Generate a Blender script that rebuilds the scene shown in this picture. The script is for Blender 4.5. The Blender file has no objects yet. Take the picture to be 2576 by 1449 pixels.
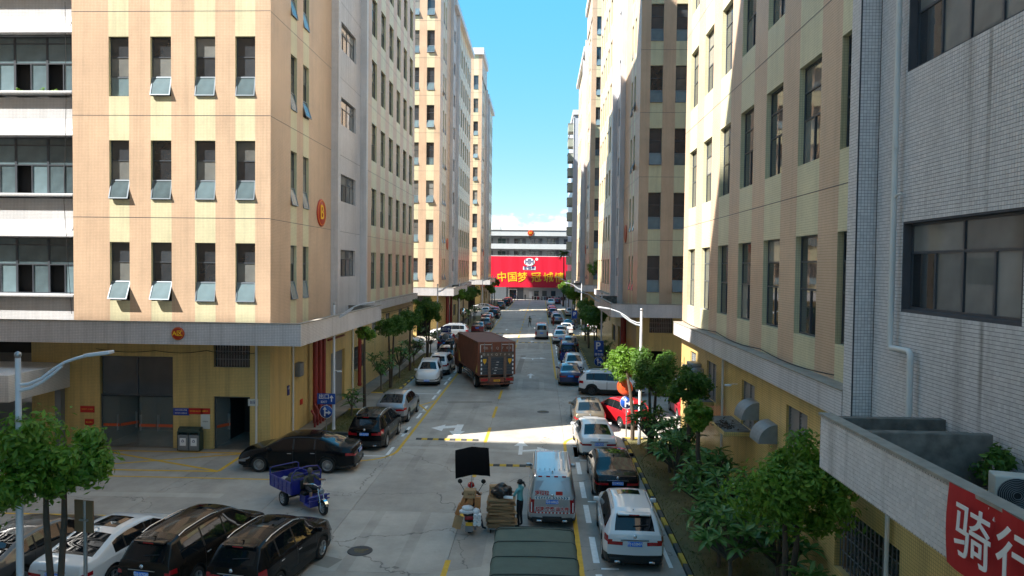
import bpy, bmesh, math, random
from mathutils import Vector, Matrix, Quaternion
R = math.radians
random.seed(7)
scn = bpy.context.scene
COL = scn.collection

# ------------------------------------------------------------------ camera
cam_d = bpy.data.cameras.new('camera')
cam = bpy.data.objects.new('camera', cam_d)
COL.objects.link(cam)
cam_d.sensor_width = 36.0
cam_d.lens = 36.0 * 1750.0 / 2576.0
cam_d.clip_start = 0.1
cam_d.clip_end = 6000.0
yaw, pitch, roll = R(2.36), R(1.75), R(0.66)
_f = Vector((-math.sin(yaw) * math.cos(pitch), math.cos(yaw) * math.cos(pitch), -math.sin(pitch)))
_r = Vector((math.cos(yaw), math.sin(yaw), 0))
_u = _r.cross(_f)
_R = _r * math.cos(roll) + _u * math.sin(roll)
_U = -_r * math.sin(roll) + _u * math.cos(roll)
M = Matrix((_R, _U, -_f)).transposed().to_4x4()
M.translation = Vector((0, 0, 9.2))
cam.matrix_world = M
scn.camera = cam

# ------------------------------------------------------------------ sky and sun
SUN = Vector((2.2, 1.0, -2.35)).normalized()
world = bpy.data.worlds.new('World')
scn.world = world
world.use_nodes = True
wn, wl = world.node_tree.nodes, world.node_tree.links
wn.clear()
w_out = wn.new('ShaderNodeOutputWorld')
w_bg = wn.new('ShaderNodeBackground')
w_bg.inputs['Strength'].default_value = 0.15
sky = wn.new('ShaderNodeTexSky')
sky.sky_type = 'NISHITA'
sky.sun_disc = False
sky.sun_elevation = math.asin(-SUN.z)
sky.sun_rotation = math.atan2(-SUN.x, -SUN.y)
sky.altitude = 0
sky.air_density = 1.0
sky.dust_density = 0.6
sky.ozone_density = 1.0
hs = wn.new('ShaderNodeHueSaturation')
hs.inputs['Hue'].default_value = 0.488
hs.inputs['Saturation'].default_value = 5.0
hs.inputs['Value'].default_value = 1.0
gm = wn.new('ShaderNodeGamma')
gm.inputs[1].default_value = 0.2
sc_ = wn.new('ShaderNodeVectorMath')
sc_.operation = 'SCALE'
sc_.inputs['Scale'].default_value = 1.4
wl.new(sky.outputs[0], gm.inputs[0])
wl.new(gm.outputs[0], sc_.inputs[0])
wl.new(sc_.outputs[0], hs.inputs['Color'])
# white cumulus low over the horizon, the same all the way round
tc = wn.new('ShaderNodeTexCoord')
sx = wn.new('ShaderNodeSeparateXYZ')
wl.new(tc.outputs['Generated'], sx.inputs[0])
mp = wn.new('ShaderNodeMapping')
mp.inputs['Scale'].default_value = (14, 14, 26)
wl.new(tc.outputs['Generated'], mp.inputs[0])
nz = wn.new('ShaderNodeTexNoise')
nz.inputs['Scale'].default_value = 1.0
nz.inputs['Detail'].default_value = 9
nz.inputs['Roughness'].default_value = 0.58
wl.new(mp.outputs[0], nz.inputs['Vector'])
fade = wn.new('ShaderNodeMapRange')
fade.interpolation_type = 'SMOOTHSTEP'
fade.inputs['From Min'].default_value = 0.035
fade.inputs['From Max'].default_value = 0.115
fade.inputs['To Min'].default_value = 0.20
fade.inputs['To Max'].default_value = -0.28
wl.new(sx.outputs['Z'], fade.inputs['Value'])
add = wn.new('ShaderNodeMath')
wl.new(nz.outputs['Fac'], add.inputs[0])
wl.new(fade.outputs[0], add.inputs[1])
cr = wn.new('ShaderNodeMapRange')
cr.interpolation_type = 'SMOOTHSTEP'
cr.inputs['From Min'].default_value = 0.46
cr.inputs['From Max'].default_value = 0.58
wl.new(add.outputs[0], cr.inputs['Value'])
mx = wn.new('ShaderNodeMix')
mx.data_type = 'RGBA'
wl.new(cr.outputs[0], mx.inputs['Factor'])
hz = wn.new('ShaderNodeMix')                      # evens the pale Nishita horizon out towards clear blue
hz.data_type = 'RGBA'
hz.inputs['Factor'].default_value = 0.5
wl.new(hs.outputs[0], hz.inputs['A'])
hz.inputs['B'].default_value = (0.20, 0.65, 1.10, 1)
wl.new(hz.outputs['Result'], mx.inputs['A'])
mx.inputs['B'].default_value = (1.75, 1.8, 1.85, 1)
wl.new(mx.outputs['Result'], w_bg.inputs['Color'])
wl.new(w_bg.outputs[0], w_out.inputs[0])

sun_d = bpy.data.lights.new('sun', 'SUN')
sun_d.energy = 2.85
sun_d.angle = R(0.53)
sun_d.color = (1.0, 0.95, 0.87)
sun = bpy.data.objects.new('sun', sun_d)
COL.objects.link(sun)
sun.rotation_euler = SUN.to_track_quat('-Z', 'Y').to_euler()
sun.location = (-60, -30, 80)

scn.view_settings.view_transform = 'Standard'
scn.view_settings.look = 'None'
scn.view_settings.exposure = 2.42
scn.view_settings.gamma = 1.0
scn.cycles.use_denoising = True
scn.cycles.max_bounces = 8
scn.cycles.diffuse_bounces = 5
scn.cycles.glossy_bounces = 4
scn.cycles.transmission_bounces = 4
scn.cycles.caustics_reflective = True
scn.cycles.caustics_refractive = False
scn.cycles.sample_clamp_indirect = 60.0

# ------------------------------------------------------------------ materials
MATS = {}
def nodes_of(name):
    m = bpy.data.materials.new(name)
    m.use_nodes = True
    n, l = m.node_tree.nodes, m.node_tree.links
    return m, n, l, n['Principled BSDF']
def rgba(c): return (c[0], c[1], c[2], 1)
def plain(name, col, rough=0.5, metal=0.0, var=0.0, scale=3.0, coat=0.0, spec=0.5, bump=0.0, bscale=60.0):
    """even colour with a little procedural unevenness"""
    if name in MATS: return MATS[name]
    m, n, l, b = nodes_of(name)
    b.inputs['Roughness'].default_value = rough
    b.inputs['Metallic'].default_value = metal
    b.inputs['Coat Weight'].default_value = coat
    b.inputs['Coat Roughness'].default_value = 0.04
    b.inputs['Specular IOR Level'].default_value = spec
    b.inputs['Base Color'].default_value = rgba(col)
    if var > 0:
        t = n.new('ShaderNodeTexCoord'); z = n.new('ShaderNodeTexNoise')
        z.inputs['Scale'].default_value = scale; z.inputs['Detail'].default_value = 6
        l.new(t.outputs['Object'], z.inputs['Vector'])
        x = n.new('ShaderNodeMix'); x.data_type = 'RGBA'
        l.new(z.outputs['Fac'], x.inputs['Factor'])
        x.inputs['A'].default_value = rgba([c * (1 - var) for c in col])
        x.inputs['B'].default_value = rgba([min(1, c * (1 + var)) for c in col])
        l.new(x.outputs['Result'], b.inputs['Base Color'])
    if bump > 0:
        t = n.new('ShaderNodeTexCoord'); z = n.new('ShaderNodeTexNoise')
        z.inputs['Scale'].default_value = bscale; z.inputs['Detail'].default_value = 4
        l.new(t.outputs['Object'], z.inputs['Vector'])
        bp = n.new('ShaderNodeBump'); bp.inputs['Strength'].default_value = bump; bp.inputs['Distance'].default_value = 0.02
        l.new(z.outputs['Fac'], bp.inputs['Height']); l.new(bp.outputs[0], b.inputs['Normal'])
    MATS[name] = m
    return m

def tile_mat(name, c1, c2, joint, pw=0.073, ph=0.073, rough=0.28, stain=0.24, js=0.007, bump=0.35, streak=(0.05, 0.045, 0.04)):
    """glazed mosaic tiles; u = X + Y works on both wall directions"""
    m, n, l, b = nodes_of(name)
    g = n.new('ShaderNodeNewGeometry')
    s = n.new('ShaderNodeSeparateXYZ'); l.new(g.outputs['Position'], s.inputs[0])
    a = n.new('ShaderNodeMath'); l.new(s.outputs['X'], a.inputs[0]); l.new(s.outputs['Y'], a.inputs[1])
    c = n.new('ShaderNodeCombineXYZ'); l.new(a.outputs[0], c.inputs['X']); l.new(s.outputs['Z'], c.inputs['Y'])
    br = n.new('ShaderNodeTexBrick')
    br.offset = 0.0
    br.inputs['Scale'].default_value = 1.0
    br.inputs['Brick Width'].default_value = pw
    br.inputs['Row Height'].default_value = ph
    br.inputs['Mortar Size'].default_value = js
    br.inputs['Mortar Smooth'].default_value = 0.2
    br.inputs['Color1'].default_value = rgba(c1)
    br.inputs['Color2'].default_value = rgba(c2)
    br.inputs['Mortar'].default_value = rgba(joint)
    l.new(c.outputs[0], br.inputs['Vector'])
    # large uneven tone
    z = n.new('ShaderNodeTexNoise'); z.inputs['Scale'].default_value = 0.35; z.inputs['Detail'].default_value = 7; z.inputs['Roughness'].default_value = 0.65
    l.new(c.outputs[0], z.inputs['Vector'])
    # dirt running down the wall
    mpn = n.new('ShaderNodeMapping'); mpn.inputs['Scale'].default_value = (2.2, 0.10, 1)
    l.new(c.outputs[0], mpn.inputs[0])
    z2 = n.new('ShaderNodeTexNoise'); z2.inputs['Scale'].default_value = 1.0; z2.inputs['Detail'].default_value = 5; z2.inputs['Roughness'].default_value = 0.7
    l.new(mpn.outputs[0], z2.inputs['Vector'])
    r1 = n.new('ShaderNodeMapRange'); r1.inputs['From Min'].default_value = 0.47; r1.inputs['From Max'].default_value = 0.80
    r1.inputs['To Max'].default_value = stain
    l.new(z2.outputs['Fac'], r1.inputs['Value'])
    hv = n.new('ShaderNodeHueSaturation')
    r2 = n.new('ShaderNodeMapRange'); r2.inputs['From Min'].default_value = 0.3; r2.inputs['From Max'].default_value = 0.7
    r2.inputs['To Min'].default_value = 0.86; r2.inputs['To Max'].default_value = 1.08
    l.new(z.outputs['Fac'], r2.inputs['Value']); l.new(r2.outputs[0], hv.inputs['Value'])
    l.new(br.outputs['Color'], hv.inputs['Color'])
    x = n.new('ShaderNodeMix'); x.data_type = 'RGBA'
    l.new(r1.outputs[0], x.inputs['Factor']); l.new(hv.outputs[0], x.inputs['A']); x.inputs['B'].default_value = rgba(streak)
    l.new(x.outputs['Result'], b.inputs['Base Color'])
    rr = n.new('ShaderNodeMapRange'); rr.inputs['To Min'].default_value = rough; rr.inputs['To Max'].default_value = 0.85
    l.new(br.outputs['Fac'], rr.inputs['Value']); l.new(rr.outputs[0], b.inputs['Roughness'])
    if bump:
        iv = n.new('ShaderNodeMath'); iv.operation = 'SUBTRACT'; iv.inputs[0].default_value = 1.0
        l.new(br.outputs['Fac'], iv.inputs[1])
        z3 = n.new('ShaderNodeTexNoise'); z3.inputs['Scale'].default_value = 3.0; l.new(c.outputs[0], z3.inputs['Vector'])
        ad = n.new('ShaderNodeMath'); l.new(iv.outputs[0], ad.inputs[0]); l.new(z3.outputs['Fac'], ad.inputs[1])
        bp = n.new('ShaderNodeBump'); bp.inputs['Strength'].default_value = bump; bp.inputs['Distance'].default_value = 0.012
        l.new(ad.outputs[0], bp.inputs['Height']); l.new(bp.outputs[0], b.inputs['Normal'])
    MATS[name] = m
    return m

OR = tile_mat('orange_tile', (0.665, 0.475, 0.325), (0.705, 0.505, 0.345), (0.48, 0.33, 0.22))
CR = tile_mat('cream_tile', (0.70, 0.655, 0.43), (0.745, 0.695, 0.46), (0.53, 0.49, 0.32))
YE = tile_mat('yellow_tile', (0.72, 0.51, 0.18), (0.76, 0.54, 0.195), (0.44, 0.32, 0.14), stain=0.45)
WH = tile_mat('white_tile', (0.66, 0.635, 0.635), (0.72, 0.69, 0.69), (0.34, 0.335, 0.35), stain=0.35)
WB = tile_mat('bright_white_tile', (0.72, 0.72, 0.73), (0.76, 0.76, 0.77), (0.45, 0.46, 0.48), stain=0.2)
WS = tile_mat('stained_white_tile', (0.56, 0.54, 0.53), (0.62, 0.59, 0.58), (0.10, 0.10, 0.11), stain=0.6)
JO = plain('tile_joint', (0.075, 0.075, 0.085), 0.9, var=0.3)
TW = plain('single_white_tile', (0.55, 0.525, 0.52), 0.25, var=0.12, scale=1.3)
CO = plain('weathered_concrete', (0.17, 0.158, 0.14), 0.95, var=0.75, scale=4.5, bump=0.6, bscale=14, spec=.1)
CAP = plain('parapet_cap', (0.30, 0.27, 0.23), 0.85, var=0.4, scale=4)
ROOF = plain('roof_screed', (0.25, 0.25, 0.24), 0.9, var=0.3)
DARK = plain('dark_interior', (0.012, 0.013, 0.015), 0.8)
FR = plain('window_frame', (0.055, 0.065, 0.08), 0.4, var=0.1)
FRL = plain('light_window_frame', (0.20, 0.24, 0.28), 0.4, metal=0.3)
def glass_mat(name, col, rough=0.04, spec=1.0):
    m, n, l, b = nodes_of(name)
    t = n.new('ShaderNodeTexCoord'); oi = n.new('ShaderNodeObjectInfo')
    z = n.new('ShaderNodeTexNoise'); z.inputs['Scale'].default_value = 1.4; z.inputs['Detail'].default_value = 3
    l.new(t.outputs['Object'], z.inputs['Vector'])
    ad = n.new('ShaderNodeMath'); l.new(z.outputs['Fac'], ad.inputs[0]); l.new(oi.outputs['Random'], ad.inputs[1])
    mr = n.new('ShaderNodeMapRange'); mr.inputs['From Min'].default_value = 0.4; mr.inputs['From Max'].default_value = 1.6
    l.new(ad.outputs[0], mr.inputs['Value'])
    x = n.new('ShaderNodeMix'); x.data_type = 'RGBA'
    l.new(mr.outputs[0], x.inputs['Factor'])
    x.inputs['A'].default_value = rgba([c * 0.5 for c in col]); x.inputs['B'].default_value = rgba([c * 1.7 for c in col])
    l.new(x.outputs['Result'], b.inputs['Base Color'])
    b.inputs['Roughness'].default_value = rough
    b.inputs['Specular IOR Level'].default_value = spec
    bp = n.new('ShaderNodeBump'); bp.inputs['Strength'].default_value = 0.04; bp.inputs['Distance'].default_value = 0.05
    l.new(z.outputs['Fac'], bp.inputs['Height']); l.new(bp.outputs[0], b.inputs['Normal'])
    MATS[name] = m
    return m
def curtain_mat():
    m, n, l, b = nodes_of('blind_behind_glass')
    t = n.new('ShaderNodeTexCoord'); w = n.new('ShaderNodeTexWave'); w.bands_direction = 'X'; w.inputs['Scale'].default_value = 6.0; w.inputs['Distortion'].default_value = 1.5
    l.new(t.outputs['Object'], w.inputs['Vector']); x = n.new('ShaderNodeMix'); x.data_type = 'RGBA'; l.new(w.outputs['Fac'], x.inputs['Factor'])
    x.inputs['A'].default_value = (.16, .155, .14, 1); x.inputs['B'].default_value = (.34, .33, .30, 1); l.new(x.outputs['Result'], b.inputs['Base Color']); b.inputs['Roughness'].default_value = .06
    return m
GLB = curtain_mat()
GL = glass_mat('window_glass', (0.032, 0.038, 0.045))
GLF = glass_mat('dusty_front_glass', (0.036, 0.042, 0.05), 0.18)
GLF2 = glass_mat('dusty_curtained_glass', (0.13, 0.135, 0.13), 0.18)
GLC = glass_mat('curtain_reflection_glass', (0.15, 0.155, 0.15))  # pale base colour stands for curtains and for buildings mirrored in the pane
GLS = glass_mat('sash_glass', (0.11, 0.16, 0.18), 0.15)
PVC = plain('white_pvc', (0.62, 0.62, 0.60), 0.4, var=0.06)
REDP = plain('red_pipe_paint', (0.23, 0.022, 0.018), 0.45, var=0.25)
STEEL = plain('galvanised_steel', (0.35, 0.36, 0.37), 0.4, metal=0.7, var=0.15)
GREYM = plain('grey_metal', (0.20, 0.21, 0.22), 0.5, metal=0.2, var=0.15)
BLACK = plain('black_plastic', (0.012, 0.012, 0.013), 0.5)
WHITEP = plain('white_paint', (0.72, 0.73, 0.74), 0.4, var=0.05)
REDS = plain('red_sign_face', (0.50, 0.02, 0.015), 0.45)
BLUES = plain('blue_sign_face', (0.012, 0.045, 0.30), 0.4)
YELT = plain('yellow_lettering', (0.90, 0.52, 0.02), 0.45)
WHT = plain('white_lettering', (0.78, 0.78, 0.78), 0.5)

# ------------------------------------------------------------------ mesh helpers
class MB:
    """collects faces and links them as ONE mesh object"""
    def __init__(s): s.v = []; s.f = []; s.m = []; s.sm = []
    def add(s, vs, fs, mi=0, smooth=False):
        o = len(s.v); s.v += [tuple(p) for p in vs]
        for f in fs:
            s.f.append(tuple(i + o for i in f)); s.m.append(mi); s.sm.append(smooth)
    def quad(s, a, b, c, d, mi=0): s.add([a, b, c, d], [(0, 1, 2, 3)], mi)
    def box(s, x0, x1, y0, y1, z0, z1, mi=0, mat=None):
        vs = [(x0, y0, z0), (x1, y0, z0), (x1, y1, z0), (x0, y1, z0), (x0, y0, z1), (x1, y0, z1), (x1, y1, z1), (x0, y1, z1)]
        if mat is not None: vs = [mat @ Vector(p) for p in vs]
        s.add(vs, [(0, 3, 2, 1), (4, 5, 6, 7), (0, 1, 5, 4), (1, 2, 6, 5), (2, 3, 7, 6), (3, 0, 4, 7)], mi)
    def bbox(s, x0, x1, y0, y1, z0, z1, b=0.03, mi=0, mat=None):
        """box with chamfered edges"""
        vs = []; X = (x0, x1); Y = (y0, y1); Z = (z0, z1)
        bm = bmesh.new(); bmesh.ops.create_cube(bm, size=1.0)
        for v in bm.verts:
            v.co = Vector(((x0 + x1) / 2 + v.co.x * (x1 - x0), (y0 + y1) / 2 + v.co.y * (y1 - y0), (z0 + z1) / 2 + v.co.z * (z1 - z0)))
        bmesh.ops.bevel(bm, geom=bm.edges[:], offset=b, segments=2, affect='EDGES', profile=0.6)
        s.bm(bm, mi, mat, True); bm.free()
    def bm(s, bm, mi=0, mat=None, smooth=False):
        bm.verts.index_update()
        s.add([(mat @ v.co) if mat is not None else v.co for v in bm.verts], [[v.index for v in f.verts] for f in bm.faces], mi, smooth)
    def cyl(s, p0, p1, r0, r1=None, n=12, mi=0, caps=True, smooth=True):
        s.tube([p0, p1], [r0, r0 if r1 is None else r1], n, mi, caps, smooth)
    def tube(s, pts, rad, n=8, mi=0, caps=True, smooth=True):
        pts = [Vector(p) for p in pts]
        if not hasattr(rad, '__len__'): rad = [rad] * len(pts)
        rings = []; vs = []
        prev = None
        for i, p in enumerate(pts):
            d = (pts[min(i + 1, len(pts) - 1)] - pts[max(i - 1, 0)])
            if d.length < 1e-9: d = Vector((0, 0, 1))
            d.normalize()
            if prev is None:
                a = d.orthogonal().normalized()
            else:
                a = (prev - d * prev.dot(d))
                a = a.normalized() if a.length > 1e-6 else d.orthogonal().normalized()
            prev = a; b = d.cross(a)
            for k in range(n):
                t = 2 * math.pi * k / n
                vs.append(p + (a * math.cos(t) + b * math.sin(t)) * rad[i])
        fs = []
        for i in range(len(pts) - 1):
            for k in range(n):
                k2 = (k + 1) % n
                fs.append((i * n + k, i * n + k2, (i + 1) * n + k2, (i + 1) * n + k))
        s.add(vs, fs, mi, smooth)
        if caps:
            o = len(pts) - 1
            s.add(vs[:n], [tuple(range(n))[::-1]], mi); s.add(vs[o * n:], [tuple(range(n))], mi)
    def lathe(s, prof, n=20, mi=0, mat=None, smooth=True):
        """profile of (r, z) turned round the z axis"""
        vs = []
        for r, z in prof:
            for k in range(n):
                t = 2 * math.pi * k / n; p = Vector((r * math.cos(t), r * math.sin(t), z))
                vs.append(mat @ p if mat is not None else p)
        fs = []
        for i in range(len(prof) - 1):
            for k in range(n):
                k2 = (k + 1) % n; fs.append((i * n + k, i * n + k2, (i + 1) * n + k2, (i + 1) * n + k))
        s.add(vs, fs, mi, smooth)
    def poly(s, pts, z, mi=0): s.add([(p[0], p[1], z) for p in pts], [tuple(range(len(pts)))], mi)
    def mesh(s, name, mats):
        me = bpy.data.meshes.new(name)
        me.from_pydata(s.v, [], s.f)
        for m in (mats if isinstance(mats, (list, tuple)) else [mats]): me.materials.append(m)
        me.polygons.foreach_set('material_index', s.m)
        me.polygons.foreach_set('use_smooth', s.sm)
        me.update()
        return me
    def build(s, name, mats, parent=None, loc=(0, 0, 0), rot=None):
        return link(name, s.mesh(name, mats), parent, loc, rot)

def link(name, data, parent=None, loc=(0, 0, 0), rot=None):
    o = bpy.data.objects.new(name, data); COL.objects.link(o)
    o.location = loc
    if rot is not None: o.rotation_euler = rot
    if parent is not None: o.parent = parent
    return o
def tag(o, label=None, cat=None, group=None, kind=None):
    if label: o['label'] = label
    if cat: o['category'] = cat
    if group: o['group'] = group
    if kind: o['kind'] = kind
    return o
def thing(name, label, cat, loc=(0, 0, 0), rz=0.0, group=None):
    o = bpy.data.objects.new(name, None); COL.objects.link(o)
    o.empty_display_size = 0.3; o.location = loc; o.rotation_euler = (0, 0, rz)
    return tag(o, label, cat, group)
_txt = {}
def text_mesh(s, size=1.0, ext=0.004, off=0.0, bold=0.0):
    key = (s, size, ext, bold)
    if key in _txt: return _txt[key]
    cu = bpy.data.curves.new('lettering', 'FONT')
    cu.body = s; cu.size = size; cu.extrude = ext; cu.align_x = 'CENTER'; cu.align_y = 'CENTER'; cu.offset = bold; cu.resolution_u = 4
    ob = bpy.data.objects.new('lettering_curve', cu)
    me = bpy.data.meshes.new_from_object(ob)
    bpy.data.objects.remove(ob); bpy.data.curves.remove(cu)
    me.name = 'lettering'
    _txt[key] = me
    return me
def lettering(s, size, mat, parent, loc, rot, ext=0.004, bold=0.0, name='lettering', sx=1.0):
    me = text_mesh(s, size, ext, 0, bold).copy()
    me.materials.clear(); me.materials.append(mat)
    o = link(name, me, parent, loc, rot); o.scale = (sx, 1, 1)
    return o
FACE_CAM = (R(90), 0, 0)            # text / signs that face -Y
FACE_W = (R(90), 0, R(-90))         # face -X
FACE_E = (R(90), 0, R(90))          # face +X
# ------------------------------------------------------------------ ground, road, verges
def concrete_mat(name, col, crack=True, var=0.25):
    m, n, l, b = nodes_of(name)
    g = n.new('ShaderNodeNewGeometry'); oi = n.new('ShaderNodeObjectInfo')
    z1 = n.new('ShaderNodeTexNoise'); z1.inputs['Scale'].default_value = 0.45; z1.inputs['Detail'].default_value = 8; z1.inputs['Roughness'].default_value = 0.65
    z2 = n.new('ShaderNodeTexNoise'); z2.inputs['Scale'].default_value = 9.0; z2.inputs['Detail'].default_value = 8; z2.inputs['Roughness'].default_value = 0.75
    mp = n.new('ShaderNodeMapping'); mp.inputs['Scale'].default_value = (1.6, 0.10, 1)
    z3 = n.new('ShaderNodeTexNoise'); z3.inputs['Scale'].default_value = 1.0; z3.inputs['Detail'].default_value = 4
    l.new(g.outputs['Position'], z1.inputs['Vector']); l.new(g.outputs['Position'], z2.inputs['Vector'])
    l.new(g.outputs['Position'], mp.inputs[0]); l.new(mp.outputs[0], z3.inputs['Vector'])
    x = n.new('ShaderNodeMix'); x.data_type = 'RGBA'
    mr = n.new('ShaderNodeMapRange'); mr.inputs['From Min'].default_value = 0.3; mr.inputs['From Max'].default_value = 0.72
    l.new(z1.outputs['Fac'], mr.inputs['Value']); l.new(mr.outputs[0], x.inputs['Factor'])
    x.inputs['A'].default_value = rgba([c * (1 - var) for c in col]); x.inputs['B'].default_value = rgba([c * (1 + var) for c in col])
    hv = n.new('ShaderNodeHueSaturation'); l.new(x.outputs['Result'], hv.inputs['Color'])
    ad = n.new('ShaderNodeMath'); l.new(z2.outputs['Fac'], ad.inputs[0]); l.new(oi.outputs['Random'], ad.inputs[1])
    ad2 = n.new('ShaderNodeMath'); l.new(ad.outputs[0], ad2.inputs[0]); l.new(z3.outputs['Fac'], ad2.inputs[1])
    mv = n.new('ShaderNodeMapRange'); mv.inputs['From Min'].default_value = 0.7; mv.inputs['From Max'].default_value = 2.2
    mv.inputs['To Min'].default_value = 0.78; mv.inputs['To Max'].default_value = 1.18
    l.new(ad2.outputs[0], mv.inputs['Value']); l.new(mv.outputs[0], hv.inputs['Value'])
    last = hv.outputs[0]
    if crack:
        v = n.new('ShaderNodeTexVoronoi'); v.feature = 'DISTANCE_TO_EDGE'; v.inputs['Scale'].default_value = 0.16
        z4 = n.new('ShaderNodeTexNoise'); z4.inputs['Scale'].default_value = 1.1; z4.inputs['Detail'].default_value = 6
        l.new(g.outputs['Position'], z4.inputs['Vector'])
        vm = n.new('ShaderNodeVectorMath'); vm.operation = 'MULTIPLY_ADD'; vm.inputs[1].default_value = (1.6, 1.6, 0)
        l.new(z4.outputs['Color'], vm.inputs[0]); l.new(g.outputs['Position'], vm.inputs[2]); l.new(vm.outputs[0], v.inputs['Vector'])
        c = n.new('ShaderNodeMapRange'); c.inputs['From Min'].default_value = 0.0008; c.inputs['From Max'].default_value = 0.003
        c.inputs['To Min'].default_value = 0.6; c.inputs['To Max'].default_value = 0.0
        l.new(v.outputs['Distance'], c.inputs['Value'])
        # oil drips and damp stains
        z5 = n.new('ShaderNodeTexNoise'); z5.inputs['Scale'].default_value = 0.8; z5.inputs['Detail'].default_value = 5; z5.inputs['Roughness'].default_value = 0.7
        mp5 = n.new('ShaderNodeMapping'); mp5.inputs['Location'].default_value = (31, 17, 0); l.new(g.outputs['Position'], mp5.inputs[0]); l.new(mp5.outputs[0], z5.inputs['Vector'])
        c5 = n.new('ShaderNodeMapRange'); c5.inputs['From Min'].default_value = 0.62; c5.inputs['From Max'].default_value = 0.8; c5.inputs['To Max'].default_value = 0.45
        l.new(z5.outputs['Fac'], c5.inputs['Value'])
        mxx = n.new('ShaderNodeMath'); mxx.operation = 'MAXIMUM'; l.new(c.outputs[0], mxx.inputs[0]); l.new(c5.outputs[0], mxx.inputs[1])
        xx = n.new('ShaderNodeMix'); xx.data_type = 'RGBA'
        l.new(mxx.outputs[0], xx.inputs['Factor']); l.new(last, xx.inputs['A']); xx.inputs['B'].default_value = (0.035, 0.033, 0.03, 1)
        last = xx.outputs['Result']
    l.new(last, b.inputs['Base Color'])
    b.inputs['Roughness'].default_value = 0.75
    bp = n.new('ShaderNodeBump'); bp.inputs['Strength'].default_value = 0.25; bp.inputs['Distance'].default_value = 0.01
    l.new(z2.outputs['Fac'], bp.inputs['Height']); l.new(bp.outputs[0], b.inputs['Normal'])
    MATS[name] = m
    return m
ROAD = concrete_mat('road_concrete', (0.355, 0.325, 0.285))
PAVE = concrete_mat('pavement_concrete', (0.22, 0.20, 0.17), False, 0.35)
SOIL = plain('soil_and_turf', (0.13, 0.115, 0.05), 0.95, var=0.5, scale=2.0)
JOINT = plain('slab_joint', (0.10, 0.095, 0.085), 0.95)
YLINE = plain('yellow_road_paint', (0.62, 0.37, 0.03), 0.7, var=0.3, scale=5)
WLINE = plain('white_road_paint', (0.76, 0.76, 0.74), 0.7, var=0.25, scale=5)
KY = plain('kerb_yellow', (0.50, 0.33, 0.04), 0.8, var=0.3, scale=6)
KB = plain('kerb_black', (0.06, 0.06, 0.055), 0.8, var=0.4, scale=6)

mb = MB(); mb.quad((-1500, -1500, -0.06), (1500, -1500, -0.06), (1500, 1500, -0.06), (-1500, 1500, -0.06))
ground = tag(mb.build('ground', JOINT), kind='structure')
mb = MB(); mb.box(-60, 60, -70, 260, -0.045, -0.02)
road = tag(mb.build('road', JOINT), kind='structure')
_slab = {}
def slab(x0, x1, y0, y1, mat=ROAD, z=0.0, name='slab', parent=road, g=0.006):
    w, h = round(x1 - x0 - 2 * g, 3), round(y1 - y0 - 2 * g, 3)
    k = (w, h, mat.name)
    if k not in _slab:
        q = MB(); c = 0.006; x, y = w / 2, h / 2
        vs = [(-x, -y, -.03), (x, -y, -.03), (x, y, -.03), (-x, y, -.03), (-x, -y, -c), (x, -y, -c), (x, y, -c), (-x, y, -c),
              (-x + c, -y + c, 0), (x - c, -y + c, 0), (x - c, y - c, 0), (-x + c, y - c, 0)]
        q.add(vs, [(0, 1, 5, 4), (1, 2, 6, 5), (2, 3, 7, 6), (3, 0, 4, 7), (4, 5, 9, 8), (5, 6, 10, 9), (6, 7, 11, 10), (7, 4, 8, 11), (8, 9, 10, 11)])
        _slab[k] = q.mesh(name, mat)
    return link(name, _slab[k], parent, ((x0 + x1) / 2, (y0 + y1) / 2, z))
ys = [-10, 5] + [10 + 5.2 * i for i in range(18)] + [112, 125, 140, 155, 170, 185, 200]
cols = [-10.3, -7.0, -2.8, 1.35, 4.5]
for a, b in zip(ys[:-1], ys[1:]):
    for c, d in zip(cols[:-1], cols[1:]): slab(c, d, a, b)
def side_street(x0, x1, y0, y1, nx, ny):
    for i in range(nx):
        for j in range(ny):
            slab(x0 + (x1 - x0) * i / nx, x0 + (x1 - x0) * (i + 1) / nx, y0 + (y1 - y0) * j / ny, y0 + (y1 - y0) * (j + 1) / ny)
side_street(-40, -10.3, 15.6, 33.6, 6, 4)
side_street(-10.3 - 3.0, -10.3, -10, 15.6, 1, 3)
side_street(4.5, 34, 37.8, 55.6, 6, 4)
side_street(-40, -10.3, 72, 89.8, 5, 3)
side_street(4.5, 34, 94.2, 112, 5, 3)
side_street(-40, -10.3, 128.4, 146, 4, 2)
side_street(4.5, 34, 150.4, 200, 4, 3)

# painted lines: thin sheets on the slabs
def strip(name, pts, w, mat, z=0.004, parent=road):
    q = MB(); pts = [Vector((p[0], p[1], 0)) for p in pts]
    L = []; Rr = []
    for i, p in enumerate(pts):
        d = (pts[min(i + 1, len(pts) - 1)] - pts[max(i - 1, 0)]).normalized(); nn = Vector((-d.y, d.x, 0)) * w / 2
        L.append((p.x + nn.x, p.y + nn.y, z)); Rr.append((p.x - nn.x, p.y - nn.y, z))
    for i in range(len(pts) - 1): q.quad(Rr[i], Rr[i + 1], L[i + 1], L[i])
    return q.build(name, mat, parent)
for y in range(12, 190, 6):                                   # worn centre line, one dash each
    strip('centre_line', [(-2.8, y), (-2.8 + 0.02, y + 3.4)], 0.17, YLINE)
def arc(cx, cy, r, a0, a1, n=10): return [(cx + r * math.cos(R(a0 + (a1 - a0) * i / n)), cy + r * math.sin(R(a0 + (a1 - a0) * i / n))) for i in range(n + 1)]
strip('edge_line', [(1.35, -5), (1.35, 36)] + arc(3.35, 36, 2.0, 180, 90)[1:], 0.16, YLINE)
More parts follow.
